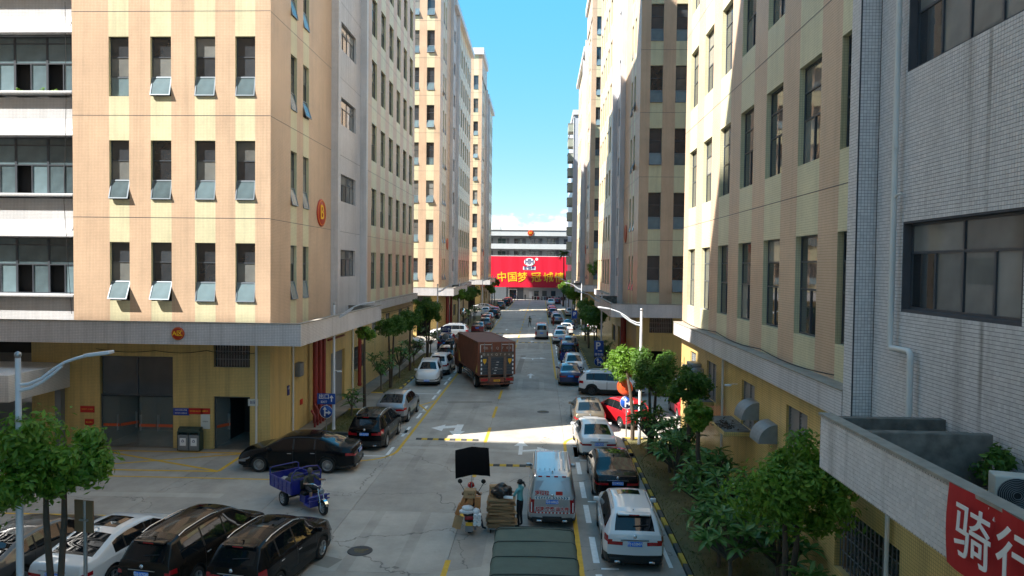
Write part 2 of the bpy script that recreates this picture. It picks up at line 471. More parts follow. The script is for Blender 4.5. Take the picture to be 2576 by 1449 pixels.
strip('edge_line', arc(3.35, 57.5, 2.0, 270, 180) + [(1.35, 60), (1.35, 92)] + arc(3.35, 92, 2.0, 180, 90)[1:], 0.16, YLINE)
strip('edge_line', arc(3.35, 113.5, 2.0, 270, 180) + [(1.35, 116), (1.35, 190)], 0.16, YLINE)
strip('edge_line', arc(-9.0, 34.0, 2.0, -90, 0) + [(-7.0, 36), (-7.0, 70)] + arc(-9.0, 70, 2.0, 0, 90)[1:], 0.16, YLINE)
strip('edge_line', arc(-9.0, 90.5, 2.0, -90, 0) + [(-7.0, 93), (-7.0, 126)] + arc(-9.0, 126, 2.0, 0, 90)[1:], 0.16, YLINE)
strip('edge_line', arc(-9.0, 147, 2.0, -90, 0) + [(-7.0, 149), (-7.0, 190)], 0.16, YLINE)
for y0, y1 in ((15, 21), (21.1, 27.1), (27.2, 33.0), (33.1, 35.8), (56, 62), (62, 68), (68, 74), (74, 80), (80, 86), (86, 92), (114, 120), (120, 126), (126, 132), (132, 138)):
    if y1 > 16:
        strip('parking_line', [(1.85, y0 + 0.4), (1.85, y0 + 2.5)], 0.2, WLINE); strip('parking_line', [(1.85, y1 - 2.2), (1.85, y1 - 0.3)], 0.2, WLINE)
        strip('parking_line', [(1.96, y0), (2.5, y0)], 0.12, WLINE); strip('parking_line', [(4.12, y0 + 0.2), (4.12, y1 - 0.3)], 0.13, WLINE)
for y0 in (33, 37.5, 43.5, 49.5, 55.5, 61.5, 92, 98, 104, 110, 116, 150, 156, 162):
    strip('parking_line', [(-7.35, y0 + 0.2), (-7.35, y0 + 1.7)], 0.16, WLINE); strip('parking_line', [(-7.35, y0 + 3.9), (-7.35, y0 + 5.4)], 0.16, WLINE)
    strip('parking_line', [(-9.9, y0), (-7.1, y0)], 0.12, WLINE)
def flat(name, pts, mat, z=0.004):
    q = MB(); q.poly(pts, z); return q.build(name, mat, road)
# yellow no-parking cross in front of the entrance
for a, b in (((-21.5, 32.9), (-14.2, 32.95)), ((-14.2, 32.95), (-14.15, 29.95)), ((-14.15, 29.95), (-21.5, 29.75)), ((-21.5, 32.9), (-14.2, 30.0)), ((-21.5, 29.8), (-14.2, 32.9))):
    strip('no_parking_line', [a, b], 0.17, YLINE, 0.004 + 0.0012 * random.random())
for dy in (29.0, 24.4):
    strip('edge_line', [(-34, dy - 0.2), (-11.0, dy)], 0.12, YLINE)
strip('no_parking_line', [(-7.05, 43.5), (-8.6, 47.0)], 0.14, YLINE, .0052); strip('no_parking_line', [(-8.6, 43.5), (-7.05, 47.0)], 0.14, YLINE, .0064)
PATCHT = concrete_mat('worn_track_concrete', (0.335, 0.305, 0.265), True, .3)
# arrows
def arrow_up(x, y, s=1.0):
    flat('road_arrow', [(x - .09 * s, y), (x + .09 * s, y), (x + .09 * s, y + 1.5 * s), (x + .34 * s, y + 1.5 * s), (x, y + 2.5 * s), (x - .34 * s, y + 1.5 * s), (x - .09 * s, y + 1.5 * s)], WLINE, .0045)
def arrow_turn(x, y, sgn=1, s=1.0):
    flat('road_arrow', [(x, y + .55 * s), (x + sgn * .75 * s, y + .75 * s), (x + sgn * .75 * s, y + .4 * s), (x + sgn * 1.35 * s, y + 1.0 * s), (x + sgn * .75 * s, y + 1.55 * s), (x + sgn * .75 * s, y + 1.1 * s), (x, y + .85 * s)], WLINE, .0062)
arrow_up(-0.9, 33.8, 1.1); arrow_turn(-0.82, 33.8, 1, 1.0)
arrow_up(-0.76, 57.3); arrow_up(-0.7, 68.6, .6); arrow_turn(-0.7, 69.0, 1); arrow_turn(-0.7, 69.0, -1)
arrow_up(-1.0, 84); arrow_turn(-0.9, 124, 1); arrow_turn(-0.9, 150, -1); arrow_up(-4.9, 100); arrow_up(-4.9, 140)
flat('road_arrow', [(-4.35, 40.0), (-4.75, 40.0), (-4.75, 38.4), (-5.0, 38.4), (-4.5, 37.0), (-4.1, 38.4), (-4.35, 38.4)], WLINE, .0045)
flat('road_arrow', [(-4.5, 39.9), (-5.4, 39.5), (-5.4, 39.9), (-6.1, 39.0), (-5.4, 38.3), (-5.4, 38.9), (-4.5, 39.3)], WLINE, .0062)
# repaired trenches and patches in lighter concrete
PATCH = concrete_mat('patch_concrete', (0.43, 0.40, 0.35), False, .2)
PATCHD = concrete_mat('dark_patch_concrete', (0.25, 0.225, 0.19), False, .25)
strip('repair_patch', [(-6.9, 34.75), (1.2, 34.3)], .42, PATCH, .0022)
strip('repair_patch', [(-5.2, 19.3), (-1.2, 20.9)], .55, PATCH, .0024)
strip('repair_patch', [(-8.9, 22.0), (-6.2, 20.9)], .7, PATCHD, .0026)
strip('repair_patch', [(-20, 26.6), (-12.5, 26.8)], .5, PATCH, .0022)
strip('repair_patch', [(-6.2, 46.5), (-3.2, 46.9)], .6, PATCHD, .0022)
strip('repair_patch', [(-1.9, 60), (-1.7, 72)], .5, PATCHD, .0022)
for tx in (-1.55, 0.15, -5.9, -4.2): strip('tyre_track', [(tx, 12), (tx + .1, 40), (tx - .05, 70), (tx, 110)], .38, PATCHT, .0012)
# manhole covers
def manhole(x, y, r, label):
    t = thing('manhole_cover', label, 'manhole cover', (x, y, 0), 0, 'manhole covers')
    q = MB(); q.lathe([(r, 0.001), (r, 0.012), (r - .05, 0.016), (r - .06, 0.010), (0.001, 0.012)], 28); q.build('iron_lid', IRON, t)
    q = MB()
    for k in range(3):
        q.box(-r * (.6 - .12 * k), r * (.6 - .12 * k), .10 - k * .11, .13 - k * .11, .0, .0165)
    q.build('lettering_bar', plain('worn_yellow_letters', (.20, .15, .045), .8, var=.6, scale=30), t)
IRON = plain('cast_iron', (0.06, 0.062, 0.065), 0.6, metal=0.3, var=0.3)
manhole(-5.7, 21.9, .40, 'round iron manhole cover on the open crossing in the foreground')
manhole(0.26, 44.0, .38, 'small round manhole cover in the right lane beyond the sunlit strip')
manhole(-1.2, 131, .4, 'distant manhole cover in the road beyond the walking man')
# speed humps of black and yellow rubber segments
def hump(x0, x1, y, label, n):
    t = thing('speed_hump', label, 'speed hump', ((x0 + x1) / 2, y, 0), 0, 'rubber speed humps')
    w = (x1 - x0) / n
    q = MB(); pr = [(-.17, 0.002), (-.12, .035), (-.05, .05), (.05, .05), (.12, .035), (.17, 0.002)]
    vs = [(sx * w * .49, p[0], p[1]) for sx in (-1, 1) for p in pr]
    q.add(vs, [(i, i + 1, i + 7, i + 6) for i in range(5)] + [tuple(range(6))[::-1], tuple(range(6, 12))])
    a, b = q.mesh('hump_segment', KY), q.mesh('hump_segment', KB)
    for i in range(n): link('hump_segment', a if i % 2 else b, t, ((i + .5) * w - (x1 - x0) / 2, 0, 0))
hump(-6.5, -3.2, 36.45, 'black and yellow speed hump across the left lane at the sunlit wedge', 11)
hump(-2.7, 1.25, 31.9, 'black and yellow speed hump just ahead of the silver van', 13)
hump(-6.8, -3.0, 95.2, 'worn speed hump in the left lane by the dark red car', 10)
hump(-2.6, 1.2, 84.2, 'worn speed hump behind the distant silver van', 10)
hump(-6.8, 1.1, 147.5, 'faraway speed hump spanning both lanes near the red banner', 18)

# verges with painted kerb stones, turf
def grass_mesh(x0, x1, y0, y1, n, seed):
    rnd = random.Random(seed); v = []; f = []
    for i in range(n):
        x = rnd.uniform(x0, x1); y = rnd.uniform(y0, y1)
        k = math.sin(x * 2.1 + 1.3 * math.sin(y * 1.7)) + math.sin(y * 1.3 + x)
        if k < -0.7 and rnd.random() < .8: continue
        h = rnd.uniform(.03, .085); a = rnd.uniform(0, 6.28); w = .012
        c, s_ = math.cos(a) * w, math.sin(a) * w; b = len(v)
        v += [(x - c, y - s_, .118), (x + c, y + s_, .118), (x + rnd.uniform(-.05, .05), y + rnd.uniform(-.05, .05), .118 + h)]
        f.append((b, b + 1, b + 2))
    me = bpy.data.meshes.new('turf'); me.from_pydata(v, [], f); me.materials.append(GRASS); return me
def leafmat(name, c1, c2, trans=0.35, rough=0.45):
    m, n, l, b = nodes_of(name)
    g = n.new('ShaderNodeNewGeometry')
    x = n.new('ShaderNodeMix'); x.data_type = 'RGBA'
    l.new(g.outputs['Random Per Island'], x.inputs['Factor']); x.inputs['A'].default_value = rgba(c1); x.inputs['B'].default_value = rgba(c2)
    l.new(x.outputs['Result'], b.inputs['Base Color']); b.inputs['Roughness'].default_value = rough
    t = n.new('ShaderNodeBsdfTranslucent'); l.new(x.outputs['Result'], t.inputs['Color'])
    mix = n.new('ShaderNodeMixShader'); mix.inputs[0].default_value = trans
    l.new(b.outputs[0], mix.inputs[1]); l.new(t.outputs[0], mix.inputs[2]); l.new(mix.outputs[0], n['Material Output'].inputs['Surface'])
    MATS[name] = m
    return m
GRASS = leafmat('turf_blades', (0.10, 0.13, 0.025), (0.17, 0.16, 0.05), 0.3)
def verge(name, x0, x1, y0, y1, kerb_sides, blades, seed):
    q = MB(); q.box(x0 + .12, x1, y0 + .12, y1 - .12, -0.02, 0.115)
    o = tag(q.build(name, SOIL), kind='structure')
    if blades:
        gm = link('turf', grass_mesh(x0 + .14, x1, y0 + .14, y1 - .14, blades, seed)); tag(gm, 'short patchy turf growing on the tree verge', 'turf', 'turf on the verges', 'stuff')
        gm['label'] = {1: 'patchy turf under the plumerias along the right kerb', 2: 'turf on the left verge beside the black and silver parked cars', 3: 'turf on the left verge under the row of clipped trees', 4: 'turf on the right verge beyond the side street'}[seed]
    n = 0
    for side in kerb_sides:
        if side in 'EW':
            x = x0 if side == 'W' else x1
            k = int((y1 - y0) / .78); step = (y1 - y0) / k
            for i in range(k):
                link('kerb_stone', kerbm(step, i % 2), o, (x, y0 + (i + .5) * step, 0))
        else:
            y = y0 if side == 'S' else y1
            k = max(1, int((x1 - x0) / .78)); step = (x1 - x0) / k
            for i in range(k):
                link('kerb_stone', kerbm(step, i % 2), o, (x0 + (i + .5) * step, y, 0), (0, 0, R(90)))
    return o
_km = {}
def kerbm(step, c):
    key = (round(step, 3), c)
    if key not in _km:
        q = MB(); q.bbox(-.075, .075, -step * .495, step * .495, -.02, .14, .02); _km[key] = q.mesh('kerb_stone', KB if c else KY)
    return _km[key]
verge('verge_right', 4.55, 7.6, -4, 37.2, 'WN', 16000, 1)
verge('verge_left', -12.0, -10.3, 37.0, 43.2, 'ESN', 5000, 2)
verge('verge_left_middle', -12.0, -10.3, 49.0, 72.0, 'ES', 6000, 3)
verge('verge_right_middle', 4.55, 7.6, 57.0, 94.0, 'WS', 6000, 4)
verge('verge_left_far', -12.0, -10.3, 93.0, 128.0, 'E', 0, 0)
verge('verge_right_far', 4.55, 7.6, 113.0, 150.0, 'W', 0, 0)
verge('verge_left_end', -12.0, -10.3, 148.0, 184.0, 'E', 0, 0)
# pavement strips of slabs along the left buildings
pv = tag(MB().build('pavement', PAVE), kind='structure')
bpy.data.objects.remove(pv)
q = MB(); q.box(-13.25, -12.0, 33.5, 72, -0.02, 0.09); pv = tag(q.build('pavement', JOINT), kind='structure')
for i in range(38):
    slab(-13.22, -12.02, 34 + i, 35 + i, PAVE, .118, 'paving_slab', pv)
slab(-12.0, -10.3, 43.3, 46.1, PAVE, 0.10, 'paving_slab', pv); slab(-12.0, -10.3, 46.1, 48.9, PAVE, 0.10, 'paving_slab', pv)
slab(-13.2, -10.3, 33.7, 36.9, PAVE, 0.0, 'paving_slab', pv)

# ------------------------------------------------------------------ buildings
T_TOP = [10.2, 15.2, 20.25, 25.15, 29.95, 34.75, 39.5, 44.25, 49.05]
WH_H = 2.9
FRONT_W = [(0.76, 1.75), (2.74, 3.77), (4.94, 5.98), (7.06, 8.07)]
PAIR_W = [(2.74, 3.66), (4.64, 5.60)]
BAY = (9.8, 17.9); BAY_W = (11.95, 15.6)
TALL_W = [(17.95, 18.9), (20.2, 21.85), (23.25, 24.9), (26.3, 27.95), (29.4, 31.05), (32.5, 34.15), (35.55, 37.2)]
LEN = 38.35
_wm = {}
def wmesh(key, fn):
    if key not in _wm: _wm[key] = fn()
    return _wm[key]
def bar(q, x0, x1, z0, z1, y0=.0, y1=.06, mi=0): q.box(x0, x1, y0, y1, z0, z1, mi)
def frame_mesh(w, h, rows, cols, t=.055):
    """rows: heights of horizontal bars; cols: (x, z0, z1) uprights; with a dark room behind"""
    def f():
        q = MB()
        bar(q, 0, w, 0, t); bar(q, 0, w, h - t, h); bar(q, 0, t, t, h - t); bar(q, w - t, w, t, h - t)
        for z in rows: bar(q, t, w - t, z - t / 2, z + t / 2)
        for x, a, b in cols: bar(q, x - t / 2, x + t / 2, a, b, -.004, .056)
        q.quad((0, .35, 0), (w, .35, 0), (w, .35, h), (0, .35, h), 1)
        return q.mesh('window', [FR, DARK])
    return wmesh(('fr', w, h, tuple(rows), tuple(cols)), f)
def pane_mesh(w, h, mat, kind='pane'):
    def f():
        q = MB(); q.box(0, w, .025, .037, 0, h); return q.mesh('pane', mat)
    return wmesh(('pane', w, h, mat.name), f)
def sash_mesh(w, h):
    def f():
        q = MB(); t = .05
        bar(q, 0, w, -t, 0, -.02, .03); bar(q, 0, w, -h, -h + t, -.02, .03); bar(q, 0, t, -h + t, -t, -.02, .03); bar(q, w - t, w, -h + t, -t, -.02, .03)
        q.box(t, w - t, 0, .01, -h + t, -t, 1)
        return q.mesh('sash', [FRL, GLS])
    return wmesh(('sash', w, h), f)
rw = random.Random(3)
def rglass():
    r = rw.random(); return GLC if r < .2 else (GLB if r < .3 else GL)
def window1(parent, loc, rz, w, h, detail=2, ang=None, gl=None):
    """narrow window: two fixed panes and a top-hung sash"""
    w = round(w, 2); z1, z2 = round(h * .335, 3), round(h * .665, 3)
    o = link('window', frame_mesh(w, h, [z1, z2], []), parent, loc, (0, 0, rz))
    if detail >= 1:
        if detail >= 2:
            link('pane', pane_mesh(round(w - .11, 3), round(h - z2 - .08, 3), (rw.choice([gl, gl, GLF2]) if gl else rglass())), o, (.055, 0, z2 + .027))
            link('pane', pane_mesh(round(w - .11, 3), round(z2 - z1 - .055, 3), (rw.choice([gl, gl, GLF2]) if gl else rglass())), o, (.055, 0, z1 + .027))
        else:
            link('pane', pane_mesh(round(w - .11, 3), round(h - z1 - .06, 3), rglass()), o, (.055, 0, z1 + .027))
        if ang is None: ang = rw.choice([0, 9, 10, 11, 12, 14, 18, 20])
        s = link('sash', sash_mesh(round(w - .04, 3), z1), o, (.02, -.03 if ang else .02, z1), (R(-ang), 0, 0))
    return o
def window2(parent, loc, rz, w, h, detail=2):
    """tall window: two fixed lights above two sliders"""
    w = round(w, 2); z1, z2 = round(h * .46, 3), round(h * .74, 3)
    o = link('window', frame_mesh(w, h, [z1, z2], [(w / 2, .055, z1 - .027)]), parent, loc, (0, 0, rz))
    if detail >= 2:
        link('pane', pane_mesh(round(w - .11, 3), round(h - z2 - .082, 3), rglass()), o, (.055, 0, z2 + .027))
        link('pane', pane_mesh(round(w - .11, 3), round(z2 - z1 - .055, 3), rglass()), o, (.055, 0, z1 + .027))
        for k in (0, 1):
            link('pane', pane_mesh(round(w / 2 - .082, 3), round(z1 - .082, 3), rglass()), o, (.055 + k * (w / 2 - .027), 0.004 * k, .055))
    else:
        link('pane', pane_mesh(round(w - .11, 3), round(h - .11, 3), rglass()), o, (.055, 0, .055))
    return o
def window3(parent, loc, rz, w, h, n=2, detail=2, op=True, transom=.66, fan=False):
    """wide window: lights over sliders"""
    w = round(w, 2); zt = round(h * transom, 3); cw = w / n
    cols = [(cw * i, .055, h - .055) for i in range(1, n)] + [(cw * (i + .5), .055, zt - .027) for i in range(n)]
    rows = [zt] if not fan else [zt, round(h * .87, 3)]
    o = link('window', frame_mesh(w, h, rows, cols), parent, loc, (0, 0, rz))
    if detail >= 2:
        for i in range(n):
            link('pane', pane_mesh(round(cw - .08, 3), round(h - zt - .082, 3), GLS if fan else (GLC if not op else rglass())), o, (cw * i + .05, 0, zt + .027))
            for k in (0, 1):
                if op and k == 0 and rw.random() < .55: continue
                link('pane', pane_mesh(round(cw / 2 - .06, 3), round(zt - .082, 3), GLS if fan else (GLC if not op and (i + k) % 3 else rglass())), o, (cw * i + .05 + k * (cw / 2 - .02), .004 * k, .055))
    else:
        link('pane', pane_mesh(round(w - .11, 3), round(h - .11, 3), rglass()), o, (.055, 0, .055))
    return o

def wall_grid(q, P, us, vs, holes, mats, depth, rev_m):
    """wall sheet with openings: P(u, v, d) -> point; mats[i] material of column i; holes = rects"""
    us = sorted(set(us)); vs = sorted(set(vs))
    def hole(u, v):
        for h in holes:
            if h[0] < u < h[1] and h[2] < v < h[3]: return True
        return False
    for i in range(len(us) - 1):
        mi = mats((us[i] + us[i + 1]) / 2)
        j = 0
        while j < len(vs) - 1:
            if hole((us[i] + us[i + 1]) / 2, (vs[j] + vs[j + 1]) / 2): j += 1; continue
            k = j
            while k + 1 < len(vs) - 1 and not hole((us[i] + us[i + 1]) / 2, (vs[k + 1] + vs[k + 2]) / 2): k += 1
            a, b, c, d = us[i], us[i + 1], vs[j], vs[k + 1]
            q.quad(P(a, c, 0), P(b, c, 0), P(b, d, 0), P(a, d, 0), mi); j = k + 1
    for a, b, c, d in holes:
        mi = mats((a + b) / 2)
        q.quad(P(a, c, 0), P(a, d, 0), P(a, d, depth), P(a, c, depth), mi); q.quad(P(b, c, 0), P(b, d, 0), P(b, d, depth), P(b, c, depth), mi)
        q.quad(P(a, d, 0), P(b, d, 0), P(b, d, depth), P(a, d, depth), mi); q.quad(P(a, c, 0), P(b, c, 0), P(b, c, depth), P(a, c, depth), mi)

def building(label, X0, Y0, m, detail=2, front=True, roofz=54.7, backz=48.3, rib=True, bay_tiles=False, deep=30.0, LEN=LEN):
    """one factory block; lx runs into the block from the street wall, ly along the street"""
    t = thing('factory_block', label, 'building', (X0, Y0, 0), 0, 'striped factory blocks')
    def seen(z, ly): return (z - 9.2) / max(Y0 + ly, 6) < .43
    DEP = .16
    # --- street wall, upper floors
    P = lambda u, v, d: (m * d, u, v)
    holes = []; wins = []
    for ti, T in enumerate(T_TOP):
        for w in PAIR_W:
            if seen(T - WH_H, w[0]): holes.append((w[0], w[1], T - WH_H, T)); wins.append((1, w, T))
        for w in TALL_W:
            if w[1] < LEN and T < 47 and seen(T - WH_H, w[0]): holes.append((w[0], w[1], T - WH_H, T)); wins.append((2, w, T))
        if seen(T - 1.8, BAY_W[0]): holes.append((BAY_W[0], BAY_W[1], T - 1.8, T)); wins.append((3, BAY_W, T))
    us = [0, BAY[0], BAY[1], LEN, 12.6] + [x for h in holes for x in h[:2]] + [x for w in PAIR_W + TALL_W for x in w if w[1] < LEN]
    vs = [5.62, backz] + [x for h in holes for x in h[2:]]
    creams = PAIR_W + TALL_W
    def mt(u):
        if BAY[0] < u < BAY[1]: return 2
        for a, b in creams:
            if a < u < b: return 1
        return 0
    q = MB(); wall_grid(q, P, us, vs, holes, mt, DEP, 0)
    q.quad(P(0, backz, 0), P(12.6, backz, 0), P(12.6, roofz, 0), P(0, roofz, 0), 0)
    q.build('street_wall', [OR, CR, JO if bay_tiles else WH], t)
    rz = R(90) if m < 0 else R(-90)
    for k, w, T in wins:
        y = w[0] if m < 0 else w[1]
        if k == 1: window1(t, (m * DEP, y, T - WH_H), rz, w[1] - w[0], WH_H, detail)
        if k == 2: window2(t, (m * DEP, y, T - WH_H), rz, w[1] - w[0], WH_H, detail)
        if k == 3: window3(t, (m * DEP, y, T - 1.8), rz, w[1] - w[0], 1.8, 2, detail, False)
    # grooves between the floors
    for T in T_TOP:
        q = MB(); z = T + 1.2
        q.box(min(0, -m * .004), max(0, -m * .004), .0, LEN, z - .012, z + .012)
        q.build('floor_joint', FR, t)
    # --- pilasters of the white bay
    for y in (BAY[0], 16.85):
        q = MB(); x0, x1 = sorted((-m * .45, m * .1)); q.box(x0, x1, y, y + .45, 5.63, backz + .2); q.build('pilaster', JO if bay_tiles and y > 12 else WH, t)
    # --- front wall
    Pf = lambda u, v, d: (m * u, d, v)
    if front:
        holes = []; wins = []
        for T in T_TOP:
            if seen(T - WH_H, 0) or (rib and detail > 1):
                for w in FRONT_W: holes.append((w[0], w[1], T - WH_H, T)); wins.append((w, T))
        us = [0, 9.92] + [x for w in FRONT_W for x in w]
        vs = [5.62, roofz] + [x for h in holes for x in h[2:]]
        def mf(u):
            for a, b in FRONT_W:
                if a < u < b: return 1
            return 0
        q = MB(); wall_grid(q, Pf, us, vs, holes, mf, DEP, 0); q.build('front_wall', [OR, CR], t)
        for w, T in wins:
            x = -w[1] if m < 0 else w[0]
            an = {20.25: (10, 11, 14, 0), 15.2: (11, 10, 11, 15), 10.2: (10, 11, 23, 24)}.get(T, (12, 11, 10, 12))[FRONT_W.index(w)] if detail > 1 else None
            window1(t, (x, DEP, T - WH_H), 0, w[1] - w[0], WH_H, detail, an, GLF if detail > 1 else None)
        for T in T_TOP:
            q = MB(); z = T + 1.22; x0, x1 = sorted((0, m * 9.92)); q.box(x0, x1, -.004, 0, z - .012, z + .012); q.build('floor_joint', FR, t)
        # ribbon-window wing
        if rib:
            xa, xb = (m * 9.92, m * deep); x0, x1 = min(xa, xb), max(xa, xb)
            for i, T in enumerate(T_TOP[:6]):
                zt, zb = T + .2, T - 2.62
                q = MB(); q.box(x0, x1, .30, .6, zt, zt + 1.95)
                pr = [(.30, zt + .9), (.22, zt + .35), (.10, zt + .10), (.08, zt), (.5, zt)]
                vsx = [(x, p[0], p[1]) for x in (x0, x1) for p in pr]
                q.add(vsx, [(k, k + 1, k + 6, k + 5) for k in range(4)], 0, True)
                q.build('spandrel', WB, t)
                q = MB(); q.bbox(x0, x1, .0, .62, zb - .17, zb, .04); q.build('sill', WB, t)
                n = 12
                for k in range(n):
                    wx = (x1 - x0) / n
                    window3(t, (x0 + k * wx, .58, zb + .0), 0, wx - .001, zt - zb, 1, detail if k > 6 or m > 0 else 1, True, .52, True)
            q = MB(); q.box(x0, x1, .95, 1.2, 4.5, roofz - 3); q.build('rear_wall', DARK, t)
            q = MB(); q.box(x0, x1, .31, .6, 5.62, T_TOP[0] - 2.79); q.build('spandrel', WB, t)
    else:
        q = MB(); x0, x1 = sorted((0, m * deep)); q.quad((x0, 0, 0), (x1, 0, 0), (x1, 0, roofz), (x0, 0, roofz)); q.build('front_wall', OR, t)
    # --- far end wall, roofs and parapets
    q = MB(); q.quad((0, LEN, 0), (m * deep, LEN, 0), (m * deep, LEN, backz), (0, LEN, backz)); q.build('end_wall', OR, t)
    q = MB(); q.quad((m * deep, 0, 0), (m * deep, LEN, 0), (m * deep, LEN, backz), (m * deep, 0, backz)); q.build('back_wall', OR, t)
    q = MB(); x0, x1 = sorted((0, m * deep)); q.box(x0, x1, 12.6, LEN, backz - .3, backz - .1)
    q.box(x0, x1, 0.02, 12.6, roofz - .3, roofz - .1); q.quad((x0, 12.6, backz), (x1, 12.6, backz), (x1, 12.6, roofz), (x0, 12.6, roofz)); q.build('roof', ROOF, t)
    q = MB(); e = .55
    xs = sorted((-m * e, m * .2)); q.box(xs[0], xs[1], 12.6, LEN + e, backz - .9, backz)
    xs = sorted((m * .2, m * deep)); q.box(xs[0], xs[1], LEN - .2, LEN + e, backz - .9, backz)
    xs = sorted((-m * .35, m * .2)); q.box(xs[0], xs[1], -.35, 12.55, roofz - 1.4, roofz)
    xs = sorted((m * .2, m * 9.92)); q.box(xs[0], xs[1], -.35, .2, roofz - 1.4, roofz)
    q.build('roof_parapet', WB, t)
    # --- ledge over the ground floor: deep round the front corner, slim along the rest
    if front:
        xs = sorted((-m * 2.25, m * deep)); xi = sorted((-m * 2.05, m * deep))
        q = MB(); q.box(xs[0], xs[1], -2.1, -1.92, 5.42, 6.42); q.build('ledge', WH, t)
        xx = sorted((-m * 2.25, -m * 2.07)); q = MB(); q.box(xx[0], xx[1], -1.92, 14.06, 5.42, 6.42)
        q.build('ledge', WS if bay_tiles else WH, t)
        xx = sorted((-m * 2.07, -m * .001)); q = MB(); q.box(xx[0], xx[1], 13.88, 14.06, 5.42, 6.415); q.build('ledge_return', CO, t)
        q = MB(); xx = sorted((-m * 2.07, 0)); q.box(xx[0], xx[1], -1.92, 13.88, 5.45, 5.62); xx = sorted((0, m * deep)); q.box(xx[0], xx[1], -1.92, 0, 5.45, 5.62); q.build('ledge_floor', CO, t)
        q = MB(); q.box(xs[0] - .03, xs[1], -2.13, -1.90, 6.422, 6.47)
        xx = sorted((-m * 2.28, -m * 2.04)); q.box(xx[0], xx[1], -1.90, 14.09, 6.422, 6.47); q.build('ledge_cap', CAP, t)
    xx = sorted((-m * .45, 0)); q = MB(); q.box(xx[0], xx[1], 17.35 if front else 0, LEN + .02, 5.66, 6.32); q.build('ledge', WH, t)
    q = MB(); q.box(xx[0] - .02, xx[1] + .02, 17.35 if front else 0, LEN + .05, 6.322, 6.36); q.build('ledge_cap', CAP, t)
    # --- ground floor
    holes = [(9.9, 13.0, 0, 3.55), (15.4, 18.6, 1.6, 3.3), (20.6, 22.3, 3.35, 5.05), (25.5, 27.1, 3.35, 5.05), (30.9, 32.6, 3.35, 5.05), (34.9, 36.2, 3.35, 5.05)]
    us = [0, LEN] + [x for h in holes for x in h[:2]]; vs = [0, 5.62] + [x for h in holes for x in h[2:]]
    holes = [h for h in holes if h[1] < LEN]; us = [u for u in us if u <= LEN]
    q = MB(); wall_grid(q, P, us, vs, holes, lambda u: 0, .2, 0); q.build('ground_floor_wall', YE, t)
    # roller shutter, louvres, grille
    q = MB(); n = 26
    for i in range(n):
        z = 3.55 * i / n; x = m * .19
        q.quad((x, 9.9, z), (x, 13.0, z), (m * .165, 13.0, z + .068), (m * .165, 9.9, z + .068)); q.quad((m * .165, 9.9, z + .068), (m * .165, 13.0, z + .068), (x, 13.0, z + .1365), (x, 9.9, z + .1365))
    q.build('roller_shutter', GREYM, t)
    for h in holes[2:]:
        if detail < 2 and h[0] > 30: continue
        lo = link('louvre_window', louvre_mesh(h[1] - h[0], h[3] - h[2]), t, (m * .1, h[0] if m < 0 else h[1], h[2]), (0, 0, rz))
    h = holes[1]
    g = link('grille_window', grille_mesh(h[1] - h[0], h[3] - h[2], 16, 4), t, (m * .15, h[0] if m < 0 else h[1], h[2]), (0, 0, rz))
    if front:
        holes = [(4.9, 8.63, 0, 4.55), (1.02, 2.85, 0, 2.62), (1.02, 2.85, 4.07, 5.25)]
        us = [0, 11.0] + [x for h in holes for x in h[:2]]; vs = [0, 5.62] + [x for h in holes for x in h[2:]]
        q = MB(); wall_grid(q, Pf, us, vs, holes, lambda u: 0, .22, 0); q.build('ground_floor_wall', YE, t)
        a = m * holes[2][0] if m > 0 else -holes[2][1]
        link('grille_window', grille_mesh(1.83, 1.18, 13, 3), t, (a, .12, 4.07))
        # dark halls behind the glass doors
        q = MB()
        for h in holes[:2]:
            xx = sorted((m * h[0], m * h[1])); x0, x1 = xx
            q.quad((x0, 3.6, 0), (x1, 3.6, 0), (x1, 3.6, h[3]), (x0, 3.6, h[3])); q.quad((x0, .22, h[3]), (x1, .22, h[3]), (x1, 3.6, h[3]), (x0, 3.6, h[3]))
            q.quad((x0, .22, 0), (x0, 3.6, 0), (x0, 3.6, h[3]), (x0, .22, h[3])); q.quad((x1, .22, 0), (x1, 3.6, 0), (x1, 3.6, h[3]), (x1, .22, h[3]))
            q.quad((x0, 0, .012), (x1, 0, .012), (x1, 3.6, .012), (x0, 3.6, .012), 1)
        q.build('entrance_hall', [HALL, PAVE], t)
        # side bay with a loading opening further along the front
        q = MB(); xx = sorted((m * 11, m * deep)); q.box(xx[0], xx[1], 1.6, 1.8, 0, 5.4); q.build('loading_bay_wall', GREYM, t)
        xx = sorted((m * 11, m * 12.2)); q = MB(); q.box(xx[0], xx[1], .12, 1.6, 0, 5.42); q.build('pier', YE, t)
    return t
HALL = plain('hall_wall', (0.035, 0.035, 0.035), 0.8)
def louvre_mesh(w, h):
    def f():
        q = MB(); bar(q, 0, w, 0, .05, -.02, .06); bar(q, 0, w, h - .05, h, -.02, .06); bar(q, 0, .05, .05, h - .05, -.02, .06); bar(q, w - .05, w, .05, h - .05, -.02, .06); bar(q, w / 2 - .02, w / 2 + .02, .05, h - .05, -.02, .06)
        n = int(h / .11)
        for i in range(n):
            z = .06 + (h - .12) * i / n; q.quad((.05, .0, z), (w - .05, .0, z), (w - .05, .055, z + .10), (.05, .055, z + .10))
        q.quad((0, .07, 0), (w, .07, 0), (w, .07, h), (0, .07, h), 1)
        return q.mesh('louvre_window', [GREYM, DARK])
    return wmesh(('lv', round(w, 2), round(h, 2)), f)
